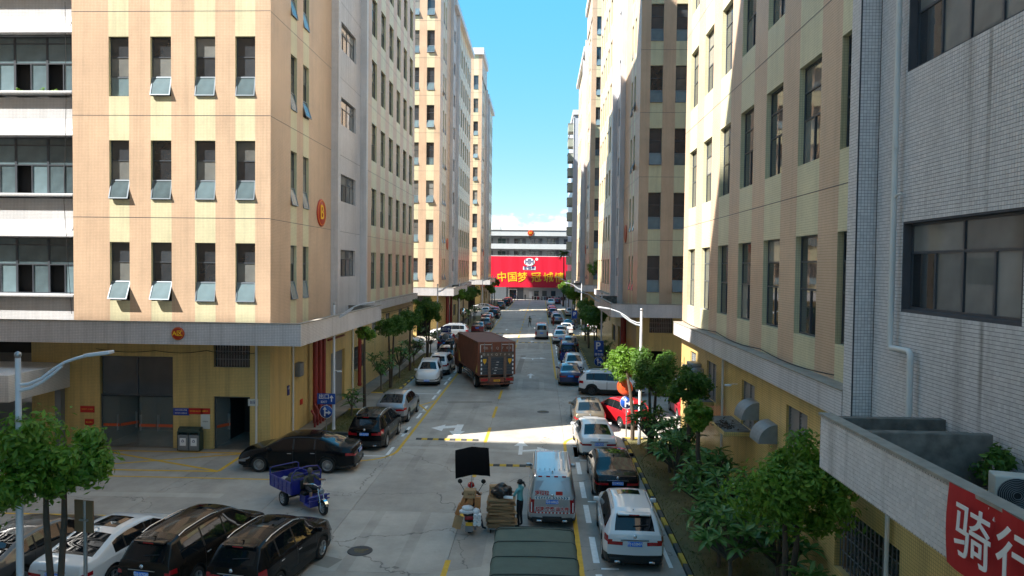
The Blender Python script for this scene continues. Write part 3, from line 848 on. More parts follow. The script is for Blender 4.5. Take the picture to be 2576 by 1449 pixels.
def grille_mesh(w, h, nv, nh):
    def f():
        q = MB()
        for i in range(nv + 1): x = w * i / nv; q.box(x - .011, x + .011, -.01, .012, 0, h)
        for i in range(nh + 1): z = h * i / nh; q.box(0, w, .013, .03, z - .014, z + .014)
        q.quad((0, .10, 0), (w, .10, 0), (w, .10, h), (0, .10, h), 1)
        return q.mesh('grille_window', [GREYM, GL])
    return wmesh(('gr', round(w, 2), round(h, 2), nv), f)

B1 = building('striped factory block at left with the B roundel and glass entrance', -13.25, 33.6, -1, 2)
R1 = building('striped factory block filling the right edge, white tiled bay nearest', 7.65, -0.55, 1, 2, front=True, rib=False, bay_tiles=True)
B2 = building('second striped block on the left, behind the brown container truck', -13.25, 89.9, -1, 1, rib=False)
R2 = building('second striped block on the right, beyond the side street with red cars', 7.65, 55.6, 1, 1, rib=False)
B3 = building('last striped block on the left, next to the red banner', -12.75, 146.0, -1, 1, rib=False, LEN=31.4)
R3 = building('third striped block on the right, half lit, beside the green balconies', 7.65, 112.0, 1, 1, rib=False)
# block behind the left edge of the view; its shadow lies over the crossing
A0 = building('striped block beside the camera whose shadow covers the crossing', -13.25, -22.7, -1, 1, front=False, rib=False, deep=120.0, backz=47.0, roofz=53.0)
# ------------------------------------------------------------------ end building with the red banner
EY = 196.0
GWALL = plain('grey_render', (0.10, 0.12, 0.14), 0.8, var=0.2)
WREN = plain('white_render', (0.50, 0.53, 0.54), 0.8, var=0.12, scale=0.6)
GREENG = glass_mat('green_glass', (0.05, 0.10, 0.08))
e = thing('gallery_building', 'white gallery building closing the end of the street', 'building', (-3, EY, 0))
q = MB(); q.box(-45, 45, 2.2, 14, 0, 19.0); q.build('wall', WREN, e)
for z0, z1 in ((17.93, 19.43), (14.24, 15.67), (10.6, 12.0)):
    q = MB(); q.box(-45, 45, 0, .25, z0, z1); q.build('gallery_parapet', WREN, e)
    q = MB(); q.box(-45, 45, .25, 2.2, z0 - .02, z0 + .2); q.build('gallery_floor', CO, e)
q = MB(); q.box(-45.2, 45.2, -.15, 14, 19.432, 19.55); q.build('roof', CO, e)
q = MB(); q.box(-11, -8.6, 3, 6, 19.5, 20.6); q.build('roof_shed', WREN, e)
for zf in (15.55, 12.0):
    q = MB()
    q.box(-16, 16, .05, .09, zf + .62, zf + .66); 
    for i in range(33): q.box(-16 + i, -15.97 + i, .05, .09, zf + .1, zf + .66)
    q.build('railing', STEEL, e)
    for i in range(-14, 15, 1):
        k = (i * 7) % 6; x = i * 1.17
        if i % 4 in (0, 1):
            o = link('window', frame_mesh(1.12, 1.5, [.85], [(.56, .05, .85)]), e, (x, 2.14, zf + .15)); link('pane', pane_mesh(1.0, 1.38, GREENG if k > 2 else GL), o, (.06, -.01, .06))
        elif i % 4 == 2:
            q = MB(); q.box(0, .85, 0, .05, 0, 1.75); q.build('door', GREYM, e, (x + .1, 2.14, zf))
for z in (17.6, 13.9):
    for x in (-8.5, -.2, 7.7):
        q = MB(); q.bbox(-.3, .3, 0, .35, 0, .45, .03); q.build('ceiling_unit', GREYM, e, (x, 1.2, z - .4))
# ground floor: grey unit left, white unit right
q = MB(); q.box(-14, -1.9, 1.95, 2.18, 0, 3.5); q.build('shop_front', GWALL, e)
q = MB()
for a in ((-6.1, -5.9, 0, 2.9), (-3.9, -3.7, 0, 2.9), (-5.9, -3.9, 2.7, 2.9)): q.box(a[0], a[1], 1.85, 1.97, a[2], a[3])
q.build('door_frame', WHITEP, e)
q = MB(); q.box(-5.9, -3.9, 1.9, 1.94, 0, 2.7); q.build('glass_door', GL, e)
o = link('window', frame_mesh(1.5, 1.2, [], [(.75, .05, 1.15)]), e, (-2.2 - 1.5 + .4, 1.9, 1.2)); o.location.x = -2.1 - 1.3 + .0
for x in (1.1, 3.4, 5.9): link('window', frame_mesh(1.4, 1.6, [.9], [(.7, .05, .9)]), e, (x, 2.13, .9))
q = MB(); q.box(-1.9, 14, 2.1, 2.17, 0, 3.5); q.build('shop_front', plain('white_panel', (.45, .46, .46), .7, var=.2), e)
for x in (1.1, 3.4, 5.9): link('pane', pane_mesh(1.3, 1.5, GL), e, (x + .05, 2.04, .95))
q = MB(); q.bbox(-2.9, -1.9, -.02, .05, .2, 2.3, .03); q.build('notice_board', plain('white_board', (.6, .62, .65), .5), e, (2.6, 1.9, 0))
# the banner itself
b = thing('banner', 'huge red banner with yellow calligraphy hung across the end building', 'banner', (-3, EY - .35, 3.4))
q = MB(); n = 24
for i in range(n):
    x0, x1 = -11.2 + 24.2 * i / n, -11.2 + 24.2 * (i + 1) / n; y0, y1 = .03 * math.sin(i * 1.7), .03 * math.sin((i + 1) * 1.7)
    q.quad((x0, y0, .05), (x1, y1, .05), (x1, y1, 8.75), (x0, y0, 8.75))
q.build('sheet', plain('red_banner_cloth', (0.66, 0.008, 0.035), 0.5), b)
q = MB(); q.box(-11.4, 13.2, .05, .25, 8.76, 8.9); q.box(-11.4, -11.25, .05, .2, 0, 8.9); q.box(13.05, 13.2, .05, .2, 0, 8.9); q.build('frame', WHITEP, b)
for ch, x in (('中', -7.95), ('国', -4.98), ('梦', -2.13), ('冠', 1.74), ('城', 5.16), ('情', 8.3)):
    o = lettering(ch, 2.9, YELT, b, (x, -.06, 2.75), FACE_CAM, .02, .035); o.rotation_euler = (R(90), R(-5), 0)
NAVY = plain('navy_print', (0.01, 0.02, 0.14), 0.5)
q = MB(); q.lathe([(.001, .0), (1.5, .0)], 32, 0, Matrix.Rotation(R(90), 4, 'X')); o = q.build('logo_oval', WHT, b, (-.25, -.055, 7.2)); o.scale = (1, 1, .72)
lettering('H', 1.75, NAVY, b, (-.95, -.075, 7.2), FACE_CAM, .01, .05, sx=.8); lettering('H', 1.75, NAVY, b, (.45, -.075, 7.2), FACE_CAM, .01, .05, sx=.8)
lettering('T', 2.1, NAVY, b, (-.25, -.08, 7.15), FACE_CAM, .012, .03, sx=.6)
q = MB(); q.box(-1.75, 1.75, 0, .01, -.48, .48); q.build('logo_panel', WHT, b, (-.25, -.06, 5.45))
lettering('宏恒泰', 1.05, NAVY, b, (-.25, -.075, 5.45), FACE_CAM, .01, .02)
q = MB(); q.lathe([(.001, .0), (.4, .0)], 20, 0, Matrix.Rotation(R(90), 4, 'X')); q.build('logo_mark', WHT, b, (1.8, -.055, 8.0))
lettering('R', .5, REDS, b, (1.8, -.075, 8.0), FACE_CAM)
def roundel(loc, rot, r, s, label, group, parent=None, ring=True):
    t = thing('roundel_sign', label, 'sign', loc, 0, group); t.rotation_euler = rot
    q = MB(); q.lathe([(.001, .06), (r * .97, .06), (r, .04), (r, 0)], 36); q.build('disc', plain('roundel_red', (0.42, 0.03, 0.012), 0.4), t)
    q = MB(); q.lathe([(r * .86, .061), (r * .86, .075), (r * .92, .075), (r * .92, .061)], 36); q.build('ring', plain('roundel_orange', (0.75, 0.22, 0.02), 0.4), t)
    if s: lettering(s, r * (1.5 if len(s) == 1 else .95), YELT, t, (0, 0, .075), None, .012, .012 * r)
roundel((-3.0, EY - .1, 18.75), FACE_CAM, .85, 'A1', 'small red roundel reading A1 on the far white parapet', 'roundel signs')
roundel((-13.24, 41.4, 12.3), FACE_E, .82, 'B', 'large red roundel with an orange B on the left block', 'roundel signs')
roundel((-16.75, 31.48, 5.93), FACE_CAM, .30, 'A区', 'small red roundel reading A区 on the white ledge over the entrance', 'roundel signs')
roundel((-13.24, 97.7, 12.3), FACE_E, .82, '', 'red roundel seen edge on high on the second left block', 'roundel signs')
roundel((7.64, 63.5, 12.3), FACE_W, .82, '', 'red roundel seen edge on at the second right block', 'roundel signs')
roundel((7.64, 120, 12.3), FACE_W, .82, '', 'thin red roundel at the third right block in the distance', 'roundel signs')
roundel((-12.74, 154.0, 12.3), FACE_E, .82, '', 'tiny red roundel at the last left block near the banner', 'roundel signs')

# ------------------------------------------------------------------ balcony block at the right of the banner
GB = plain('green_balcony_render', (0.30, 0.33, 0.28), 0.8, var=0.2)
BLT = plain('bluish_tile', (0.46, 0.49, 0.55), 0.35, var=0.15)
t = thing('balcony_block', 'slim bluish block with a stack of green balconies at right distance', 'building', (7.05, 158, 0))
q = MB(); q.box(0, 22, 0, 28, 0, 43.5); q.build('wall', BLT, t)
q = MB(); q.box(-.3, 22.3, -.3, 28.3, 43.5, 44.6); q.build('roof', WB, t)
for i in range(11):
    z = 6.5 + i * 3.33
    q = MB(); q.box(-1.25, 0, .1, 4.2, z, z + .14); q.box(-1.25, -1.1, .1, 4.2, z + .14, z + 1.75); q.box(-1.1, 0, .1, .22, z + .14, z + 1.75); q.box(-1.1, 0, 4.08, 4.2, z + .14, z + 1.75); q.build('balcony', GB, t)
    q = MB(); q.box(-1.32, 0, .04, 4.26, z + 1.752, z + 1.84); q.build('balcony_cap', CAP, t)
    q = MB(); q.box(-.05, .0, 1.0, 3.2, z + .14, z + 2.6); q.build('balcony_door', DARK, t)
q = MB(); q.cyl((-.08, -.08, 0), (-.08, -.08, 43), .06); q.build('drain_pipe', PVC, t)

# ------------------------------------------------------------------ R1: tiled bay, parapet, banner, outdoor unit
def tile_unit(pw, ph, g=.007, d=.007):
    a, b, c = pw / 2 - g / 2, ph / 2 - g / 2, .0015
    vs = [(0, -a, -b), (0, a, -b), (0, a, b), (0, -a, b), (-d, -a + c, -b + c), (-d, a - c, -b + c), (-d, a - c, b - c), (-d, -a + c, b - c)]
    fs = [(4, 7, 6, 5), (0, 4, 5, 1), (1, 5, 6, 2), (2, 6, 7, 3), (3, 7, 4, 0)]
    return vs, fs
def island_tile(name, c1, c2, rough):
    m, n, l, bs = nodes_of(name)
    g = n.new('ShaderNodeNewGeometry'); oi = n.new('ShaderNodeObjectInfo')
    ad = n.new('ShaderNodeMath'); l.new(g.outputs['Random Per Island'], ad.inputs[0]); l.new(oi.outputs['Random'], ad.inputs[1])
    fr = n.new('ShaderNodeMath'); fr.operation = 'FRACT'; l.new(ad.outputs[0], fr.inputs[0])
    x = n.new('ShaderNodeMix'); x.data_type = 'RGBA'; l.new(fr.outputs[0], x.inputs['Factor']); x.inputs['A'].default_value = rgba(c1); x.inputs['B'].default_value = rgba(c2)
    # grime runs under the windows
    s = n.new('ShaderNodeSeparateXYZ'); l.new(g.outputs['Position'], s.inputs[0])
    mp = n.new('ShaderNodeMapping'); mp.inputs['Scale'].default_value = (0, 2.6, .22); l.new(g.outputs['Position'], mp.inputs[0])
    z = n.new('ShaderNodeTexNoise'); z.inputs['Scale'].default_value = 1.0; z.inputs['Detail'].default_value = 6; z.inputs['Roughness'].default_value = .65; l.new(mp.outputs[0], z.inputs['Vector'])
    tot = None
    for cy, wd, amp in ((12.95, .28, .55), (12.35, .10, .75), (13.9, .5, .12)):
        a = n.new('ShaderNodeMath'); a.operation = 'SUBTRACT'; l.new(s.outputs['Y'], a.inputs[0]); a.inputs[1].default_value = cy
        b_ = n.new('ShaderNodeMath'); b_.operation = 'ABSOLUTE'; l.new(a.outputs[0], b_.inputs[0])
        c = n.new('ShaderNodeMapRange'); c.interpolation_type = 'SMOOTHSTEP'; c.inputs['From Max'].default_value = wd; c.inputs['To Min'].default_value = amp; c.inputs['To Max'].default_value = 0; l.new(b_.outputs[0], c.inputs['Value'])
        if tot is None: tot = c.outputs[0]
        else:
            d = n.new('ShaderNodeMath'); l.new(tot, d.inputs[0]); l.new(c.outputs[0], d.inputs[1]); tot = d.outputs[0]
    r1 = n.new('ShaderNodeMapRange'); r1.inputs['From Min'].default_value = .35; r1.inputs['From Max'].default_value = .62; l.new(z.outputs['Fac'], r1.inputs['Value'])
    mu = n.new('ShaderNodeMath'); mu.operation = 'MULTIPLY'; l.new(tot, mu.inputs[0]); l.new(r1.outputs[0], mu.inputs[1])
    r2 = n.new('ShaderNodeMapRange'); r2.inputs['From Min'].default_value = .55; r2.inputs['From Max'].default_value = .8; r2.inputs['To Max'].default_value = .35; l.new(z.outputs['Fac'], r2.inputs['Value'])
    mm = n.new('ShaderNodeMath'); mm.operation = 'MAXIMUM'; l.new(mu.outputs[0], mm.inputs[0]); l.new(r2.outputs[0], mm.inputs[1])
    xx = n.new('ShaderNodeMix'); xx.data_type = 'RGBA'; l.new(mm.outputs[0], xx.inputs['Factor']); l.new(x.outputs['Result'], xx.inputs['A']); xx.inputs['B'].default_value = (.07, .062, .045, 1)
    l.new(xx.outputs['Result'], bs.inputs['Base Color']); bs.inputs['Roughness'].default_value = rough
    return m
BT = island_tile('bay_tile', (0.62, 0.60, 0.605), (0.74, 0.715, 0.715), .3)
def tiles(name, Pfun, y0, y1, z0, z1, skip=lambda y, z: False, pitch=.073, parent=None):
    vs, fs = tile_unit(pitch, pitch); V = []; F = []
    ny, nz_ = int((y1 - y0) / pitch), int((z1 - z0) / pitch)
    for i in range(ny):
        for j in range(nz_):
            y, z = y0 + (i + .5) * pitch, z0 + (j + .5) * pitch
            if skip(y, z): continue
            o = len(V); V += [Pfun(v[0], y + v[1], z + v[2]) for v in vs]; F += [tuple(k + o for k in f) for f in fs]
    me = bpy.data.meshes.new(name); me.from_pydata(V, [], F); me.materials.append(BT)
    ob = link(name, me, parent); ob['kind'] = 'stuff'; return ob
yo = R1.location.y
def in_win(y, z):
    for T in T_TOP[:3]:
        if BAY_W[0] - .03 < y < BAY_W[1] + .03 and T - 1.83 < z < T + .03: return True
    return 16.8 < y < 17.35 or 9.75 < y < 10.3
tiles('wall_tiling', lambda d, y, z: (d - .001, y, z), 10.3, 17.88, 5.64, 19.5, in_win, parent=R1)
vs_, fs_ = tile_unit(.073, .073)
# pilaster tiling (street face and the face towards the camera)
tiles('pilaster_tiling', lambda d, y, z: (-.45 + d - .001, y, z), 16.85, 17.29, 5.64, 19.5, parent=R1)
tiles('pilaster_tiling', lambda d, y, z: (-y, 16.849 + d, z), -.02, .44, 5.64, 19.5, parent=R1)
# parapet tiles of the ledge: the nearest ones singly
me = bpy.data.meshes.new('tile'); me.from_pydata(vs_, [], fs_); me.materials.append(BT)
cnt = 0
for i in range(23):
    for j in range(13):
        link('tile', me, R1, (-2.251, 9.78 + (i + .5) * .073, 5.44 + (j + .5) * .073)); cnt += 1
tiles('ledge_tiling', lambda d, y, z: (-2.251 + d, y, z), 9.78 + 23 * .073, 14.05, 5.44, 6.41, parent=R1)
tiles('ledge_tiling', lambda d, y, z: (-2.251 + d, y, z), 3.0, 9.78, 5.44, 6.41, parent=R1)
# concrete dividers on the ledge floor
for y in (13.05, 12.75 - 0.4):
    q = MB(); q.bbox(-2.05, -.02 if y > 13 else -.1, y, y + .14, 5.62, 6.36 if y > 13 else 6.5, .02); q.build('divider', CO, R1)
# downpipe
t = thing('drain_pipe', 'white plastic drain pipe with an elbow on the nearest white bay', 'drain pipe', (7.5, 15.2, 6.2))
q = MB(); q.tube([(0, .02, 14), (0, 0, 1.6), (0, 0, 1.42), (0, -.06, 1.36), (0, -.75, 1.38), (0, -.83, 1.33), (0, -.83, 1.2), (0, -.83, -.5)], .062, 10); q.tube([(0, -.01, 4.55), (0, -.16, 4.62), (0, -.3, 4.62)], .03, 8); q.build('pipe', PVC, t)
q = MB()
for z in (10.6, 8.2, 5.6, 3.2): q.lathe([(.07, z), (.07, z + .12)], 12)
q.build('collar', PVC, t)
# cloth banner on the parapet
bt = thing('cloth_banner', 'red cloth banner with white characters tied to the right parapet', 'banner', (5.375, 9.2, 5.4))
q = MB()
def bpnt(y, z): return (-.03 - .03 * math.sin(y * 2.3 + z * 3) - .02 * math.sin(y * 6.1), -y, z)
for i in range(40):
    for j in range(5):
        a, b2 = i * .12, (i + 1) * .12; c, d = .02 + j * .21, .02 + (j + 1) * .21
        q.add([bpnt(a, c), bpnt(b2, c), bpnt(b2, d), bpnt(a, d)], [(0, 1, 2, 3)], 0, True)
q.build('cloth', plain('red_cloth', (0.42, 0.012, 0.015), 0.7, var=.12), bt)
for i, ch in enumerate('骑行'):
    lettering(ch, .74, WHT, bt, (-.13, -.66 - i * .80, .56), FACE_W, .004, .003)
# outdoor unit of an air conditioner
def outdoor_unit(loc, rz, label, w=.82, h=.6, d=.32, txt=True):
    t = thing('outdoor_unit', label, 'air conditioner', loc, rz, 'air conditioner outdoor units')
    q = MB(); q.bbox(-w / 2, w / 2, 0, d, .06, h, .025); q.build('casing', plain('ivory_casing', (0.52, 0.50, 0.44), .45, var=.08), t)
    q = MB(); mm = Matrix.Translation((-.13, -.012, .33)) @ Matrix.Rotation(R(90), 4, 'X')
    for k in range(9): q.lathe([(.05 + k * .025, 0), (.05 + k * .025, .012), (.058 + k * .025, .012), (.058 + k * .025, 0)], 28, 0, mm)
    q.build('fan_guard', GREYM, t)
    q = MB(); q.lathe([(.001, 0.002), (.255, 0.002)], 28, 0, mm); q.build('fan_opening', DARK, t)
    q = MB(); q.box(-w / 2 + .05, -w / 2 + .12, 0, d, 0, .06); q.box(w / 2 - .12, w / 2 - .05, 0, d, 0, .06); q.build('foot', BLACK, t)
    if txt:
        q = MB(); q.box(.2, .36, -.006, 0, .42, .53); q.build('badge_panel', BLUES, t); lettering('Midea', .05, WHT, t, (.28, -.008, .475), FACE_CAM, .001)
outdoor_unit((7.1, 10.3, 5.62), R(-16), 'ivory outdoor unit standing on the right ledge behind the banner')
# ground floor fittings of R1
DULL = plain('dull_zinc', (.26, .28, .29), .55, metal=.25, var=.25, scale=5)
def hood(y, z, w, h, label):
    t = thing('vent_hood', label, 'vent hood', (7.65, y, z), 0, 'curved steel vent hoods')
    q = MB(); n = 8; pts = [(-.6 * math.sin(R(90 * i / n)), h * math.cos(R(90 * i / n))) for i in range(n + 1)]
    for i in range(n):
        a, b2 = pts[i], pts[i + 1]; q.add([(a[0], 0, a[1]), (b2[0], 0, b2[1]), (b2[0], w, b2[1]), (a[0], w, a[1])], [(0, 1, 2, 3)], 0, True)
    q.build('cowl', DULL, t)
    for yy in (0.0, w):
        q = MB(); q.add([(0, yy, 0)] + [(p[0], yy, p[1]) for p in pts], [tuple(range(n + 2))]); q.build('cheek', DULL, t)
hood(24.4, 3.95, .95, .62, 'curved steel vent hood beside the higher canopy on the right wall')
hood(22.5, 3.6, .95, .62, 'curved steel vent hood lowest on the right yellow wall')
for y0, y1, z, lb in ((25.1, 27.9, 3.2, 'small tiled canopy with a brown heap under the vent hood, right wall'), (30.7, 33.4, 3.2, 'small tiled canopy further along the right yellow wall')):
    t = thing('door_canopy', lb, 'canopy', (7.65, y0, z), 0, 'small tiled door canopies')
    q = MB(); q.bbox(-1.0, 0, 0, y1 - y0, 0, .16, .01); q.build('slab', YE, t); q = MB(); q.box(-.97, 0, .03, y1 - y0 - .03, .162, .17); q.build('top_screed', CO, t)
rr = random.Random(5)
t = thing('leaf_litter', 'heap of brown dead leaves lying on the right canopy', 'leaf litter', (6.9, 25.6, 3.37)); q = MB()
for i in range(140):
    a = Vector((rr.gauss(0, .2), rr.gauss(.4, .35), abs(rr.gauss(0, .05)))); s_ = .07
    d = Vector((rr.uniform(-1, 1), rr.uniform(-1, 1), rr.uniform(-.4, .4))).normalized() * s_; f2 = Vector((rr.uniform(-1, 1), rr.uniform(-1, 1), rr.uniform(-.2, .8))).normalized() * s_
    q.quad(a - d, a + f2 * .5, a + d, a - f2 * .5)
q.build('dead_leaves', plain('dead_leaf', (.06, .035, .02), .9), t)
t = thing('vent_box', 'boxy galvanised vent duct beside the sunlit end of the right block', 'vent', (7.65, 32.6, 3.6)); q = MB(); q.bbox(-.7, 0, 0, 1.6, 0, .95, .05); q.build('duct', STEEL, t); q = MB(); q.bbox(-.5, 0, .5, 1.5, .95, 1.12, .04); q.build('duct_cover', STEEL, t)
for y, lb in ((28.9, 'thin white drain pipe between the two canopies, right wall'), (15.2, 'pale drain pipe under the banner ledge, right wall')):
    t = thing('drain_pipe', lb, 'drain pipe', (7.55, y, 0), 0, 'drain pipes on the right wall'); q = MB(); q.tube([(0, 0, .1), (0, 0, 5.5)], .05, 8); q.build('pipe', PVC, t)
def camera_unit(loc, rz, label):
    t = thing('security_camera', label, 'camera', loc, rz, 'security cameras')
    q = MB(); q.bbox(-.05, .05, -.2, .05, -.04, .04, .02); q.build('housing', WHITEP, t); q = MB(); q.tube([(0, 0, 0), (0, .1, .05), (0, .3, .05)], .015, 6); q.build('bracket', WHITEP, t)
camera_unit((7.3, 26.9, 4.75), R(-90), 'white security camera above the louvred window, right wall')
camera_unit((-11.05, 37.6, 3.35), R(90), 'white security camera on the left lamp post by the roller shutter')

# ------------------------------------------------------------------ B1 fittings: fire pipes, drain pipes, signs, entrance doors
t = thing('fire_pipes', 'cluster of dark red fire pipes with valves at the left corner', 'pipes', (-12.85, 40, 0))
for y, r in ((-.75, .14), (.05, .14), (.8, .12)):
    q = MB(); q.cyl((0, y, .1), (0, y, 5.4), r, n=14); q.build('riser', REDP, t)
q = MB(); q.tube([(.0, -.75, 5.1), (.1, 3.0, 5.1), (.1, 4.6, 4.95)], .13, 10); q.tube([(.25, .8, 4.7), (.3, 4.0, 4.7)], .06, 8); q.build('header', REDP, t)
for k in range(7):
    y = -1.9 + k * .5
    q = MB(); q.tube([(.35, y, .1), (.35, y, .75 + .25 * (k % 3)), (.1, y + .2, 1.0 + .25 * (k % 3))], .07, 8)
    mm = Matrix.Translation((.46, y, .7 + .2 * (k % 3))) @ Matrix.Rotation(R(90), 4, 'Y'); q.lathe([(.10, 0), (.13, .02), (.10, .04)], 14, 0, mm); q.lathe([(.12, -.13), (.12, -.09)], 12, 0, Matrix.Translation((.35, y, .5)))
    q.build('valve', REDP, t)
for p0, p1, r, lb in (((-13.92, 33.52, 0), (-13.92, 33.52, 5.4), .06, 'white drain pipe at the front left corner beside the small door'), ((-13.15, 36.5, 0), (-13.15, 36.5, 5.4), .05, 'thin white conduit beside the grey wall box, left block'), ((-13.15, 48.3, 0), (-13.15, 48.3, 5.6), .06, 'white drain pipe past the roller shutter, left block')):
    t = thing('drain_pipe', lb, 'drain pipe', p0, 0, 'drain pipes on the left block'); q = MB(); q.tube([(0, 0, .05), (0, 0, p1[2])], r, 8); q.build('pipe', PVC, t)
t = thing('fire_pipe', 'single red fire pipe behind the thin clipped tree, left block', 'pipes', (-12.95, 49.4, 0)); q = MB(); q.cyl((0, 0, .5), (0, 0, 5.4), .13, n=12); q.build('riser', REDP, t); q = MB(); q.lathe([(.18, 0), (.18, .06)], 12, 0, Matrix.Translation((0, 0, .6))); q.lathe([(.16, 0), (.16, .05)], 12, 0, Matrix.Translation((0, 0, 3.6))); q.build('flange', REDP, t)
for y in (96.0, 97.0, 100.5):
    t = thing('fire_pipe', {96.0: 'nearest tall red fire pipe on the second left block', 97.0: 'second tall red fire pipe on the second left block', 100.5: 'tall red fire pipe past the door, second left block'}[y], 'pipes', (-12.95, y, 0)); q = MB(); q.cyl((0, 0, .1), (0, 0, 5.4), .17, n=10); q.build('riser', REDP, t)
t = thing('fire_pipe', 'dark red fire pipe at the corner of the second right block', 'pipes', (7.35, 61.2, 0)); q = MB(); q.cyl((0, 0, .1), (0, 0, 5.4), .2, n=10); q.cyl((0, 1.0, .1), (0, 1.0, 5.4), .2, n=10); q.build('riser', REDP, t)
t = thing('wall_box', 'grey metal wall box on the left yellow corner', 'wall box', (-13.25, 37.0, 3.1)); q = MB(); q.bbox(0, .3, 0, .6, 0, .75, .02); q.build('cabinet', GREYM, t); q = MB(); q.box(.3, .31, .05, .55, .06, .69); q.build('door', STEEL, t)
def wall_sign(x, z, w, h, mat, label, txt=None, tcol=None, size=.06, two=False, y=33.575):
    t = thing('wall_sign', label, 'sign', (x, y, z), 0, 'small wall signs by the entrance')
    q = MB(); q.box(-w / 2, w / 2, -.012, .012, -h / 2, h / 2); q.build('plate', mat, t)
    for i, s_ in enumerate(txt or []): lettering(s_, size, tcol or WHT, t, (0, -.015, h * (.22 - .42 * i) if len(txt) > 1 else 0), FACE_CAM, .001)
wall_sign(-17.73, 1.83, .80, .36, BLUES, 'blue notice plate on the yellow wall above the bins', ['进出车间禁止吸烟', '保持卫生 注意安全'], None, .075)
wall_sign(-17.0, 1.87, .72, .30, REDS, 'red notice plate between the blue plate and the white poster', ['消防通道 禁止停车'], YELT, .07)
wall_sign(-16.5, 1.88, .26 + .2, .28, REDS, 'red header plate over the white poster on the yellow wall', ['温馨提示'], YELT, .08)
wall_sign(-16.5, 1.36, .46, .72, plain('poster_paper', (.62, .64, .6), .6), 'white poster with green foot on the yellow wall by the doors', ['扫码报修'], plain('dark_print', (.05, .05, .05), .6), .07)
wall_sign(-14.1, 2.36, .5, .34, plain('poster_paper', (.62, .64, .6), .6), 'white plate lettered B beside the small door', ['B座'], NAVY, .2)
wall_sign(-22.5, 1.86, .72, .32, REDS, 'red notice plate left of the glass entrance, upper one', ['安全生产 人人有责'], YELT, .07)
wall_sign(-22.4, 1.21, .46, .32, REDS, 'red notice plate left of the glass entrance, lower one', ['禁止烟火'], YELT, .09)
wall_sign(-24.0, 1.54, .42, .30, plain('poster_paper', (.62, .64, .6), .6), 'small pale plate on the brown pier left of the entrance', ['门卫值班', '24小时'], NAVY, .07, False, 33.70)
t = thing('wall_sign', 'dark blue house number plate on the left corner wall', 'sign', (-13.235, 36.0, 2.55)); q = MB(); q.box(0, .02, -.16, .16, -.26, .26); q.build('plate', NAVY, t); lettering('6 栋', .15, WHT, t, (.024, 0, .1), FACE_E, .001)
t = thing('wall_sign', 'small tilted red plate low on the left corner wall', 'sign', (-13.235, 38.0, 1.55)); q = MB(); q.box(0, .02, -.2, .2, -.15, .15); q.build('plate', REDS, t)
# glass doors of the entrance
def glass_door(x0, x1, h, y, label, leaf):
    t = thing('glass_door', label, 'door', ((x0 + x1) / 2, y, 0))
    w = x1 - x0; fr = MB()
    fr.box(-w / 2, w / 2, -.03, .03, 2.55, 2.62)
    if h > 3: fr.box(-w / 2, w / 2, -.03, .03, h - .06, h); fr.box(-.03, .03, -.03, .03, 2.62, h - .06)
    fr.box(-w / 2, -w / 2 + .06, -.03, .03, 0, 2.55); fr.box(w / 2 - .06, w / 2, -.03, .03, 0, 2.55); fr.build('frame', FR, t)
    if h > 3:
        for sgn in (-1, 1):
            q = MB(); q.box(min(0, sgn * w / 2) + .05, max(0, sgn * w / 2) - .05, -.006, .006, 2.63, h - .07); q.build('transom_pane', GL, t)
    for (a, b2, ang) in leaf:
        lw = abs(b2 - a); p = link('door_leaf', None, t, (a, 0, 0), (0, 0, R(ang)))
        bpy.data.objects.remove(p)
        q = MB(); q.box(0, b2 - a, -.006, .006, .05, 2.5); d = q.build('door_leaf', CLEAR, t, (a, 0, 0), (0, 0, R(ang)))
        q = MB(); q.box(min(.03 * (1 if b2 > a else -1), (b2 - a)), max(.03 * (1 if b2 > a else -1), (b2 - a)), -.011, -.007, 1.0, 1.14); q.build('safety_strip', plain('orange_strip', (.55, .08, .02), .5), d)
        hx = (b2 - a) * .9; q = MB(); q.tube([(hx, -.06, .8), (hx, -.06, 1.6)], .017, 6); q.tube([(hx, .06, .8), (hx, .06, 1.6)], .017, 6); q.build('pull_handle', STEEL, d)
m_, n_, l_, b_ = nodes_of('clear_glass'); b_.inputs['Base Color'].default_value = (.6, .7, .68, 1); b_.inputs['Roughness'].default_value = .02; b_.inputs['Alpha'].default_value = .10; CLEAR = m_
glass_door(-21.88, -18.15, 4.55, 33.75, 'tall glass entrance with orange strips, left building front', [(-1.8, -.95, 0), (-.93, -.05, 55), (1.8, .95, 0), (.93, .05, 0)])
glass_door(-16.1, -14.27, 2.62, 33.75, 'small glass door standing open right of the bins', [(-.85, -.05, 60), (.85, .1, -75)])
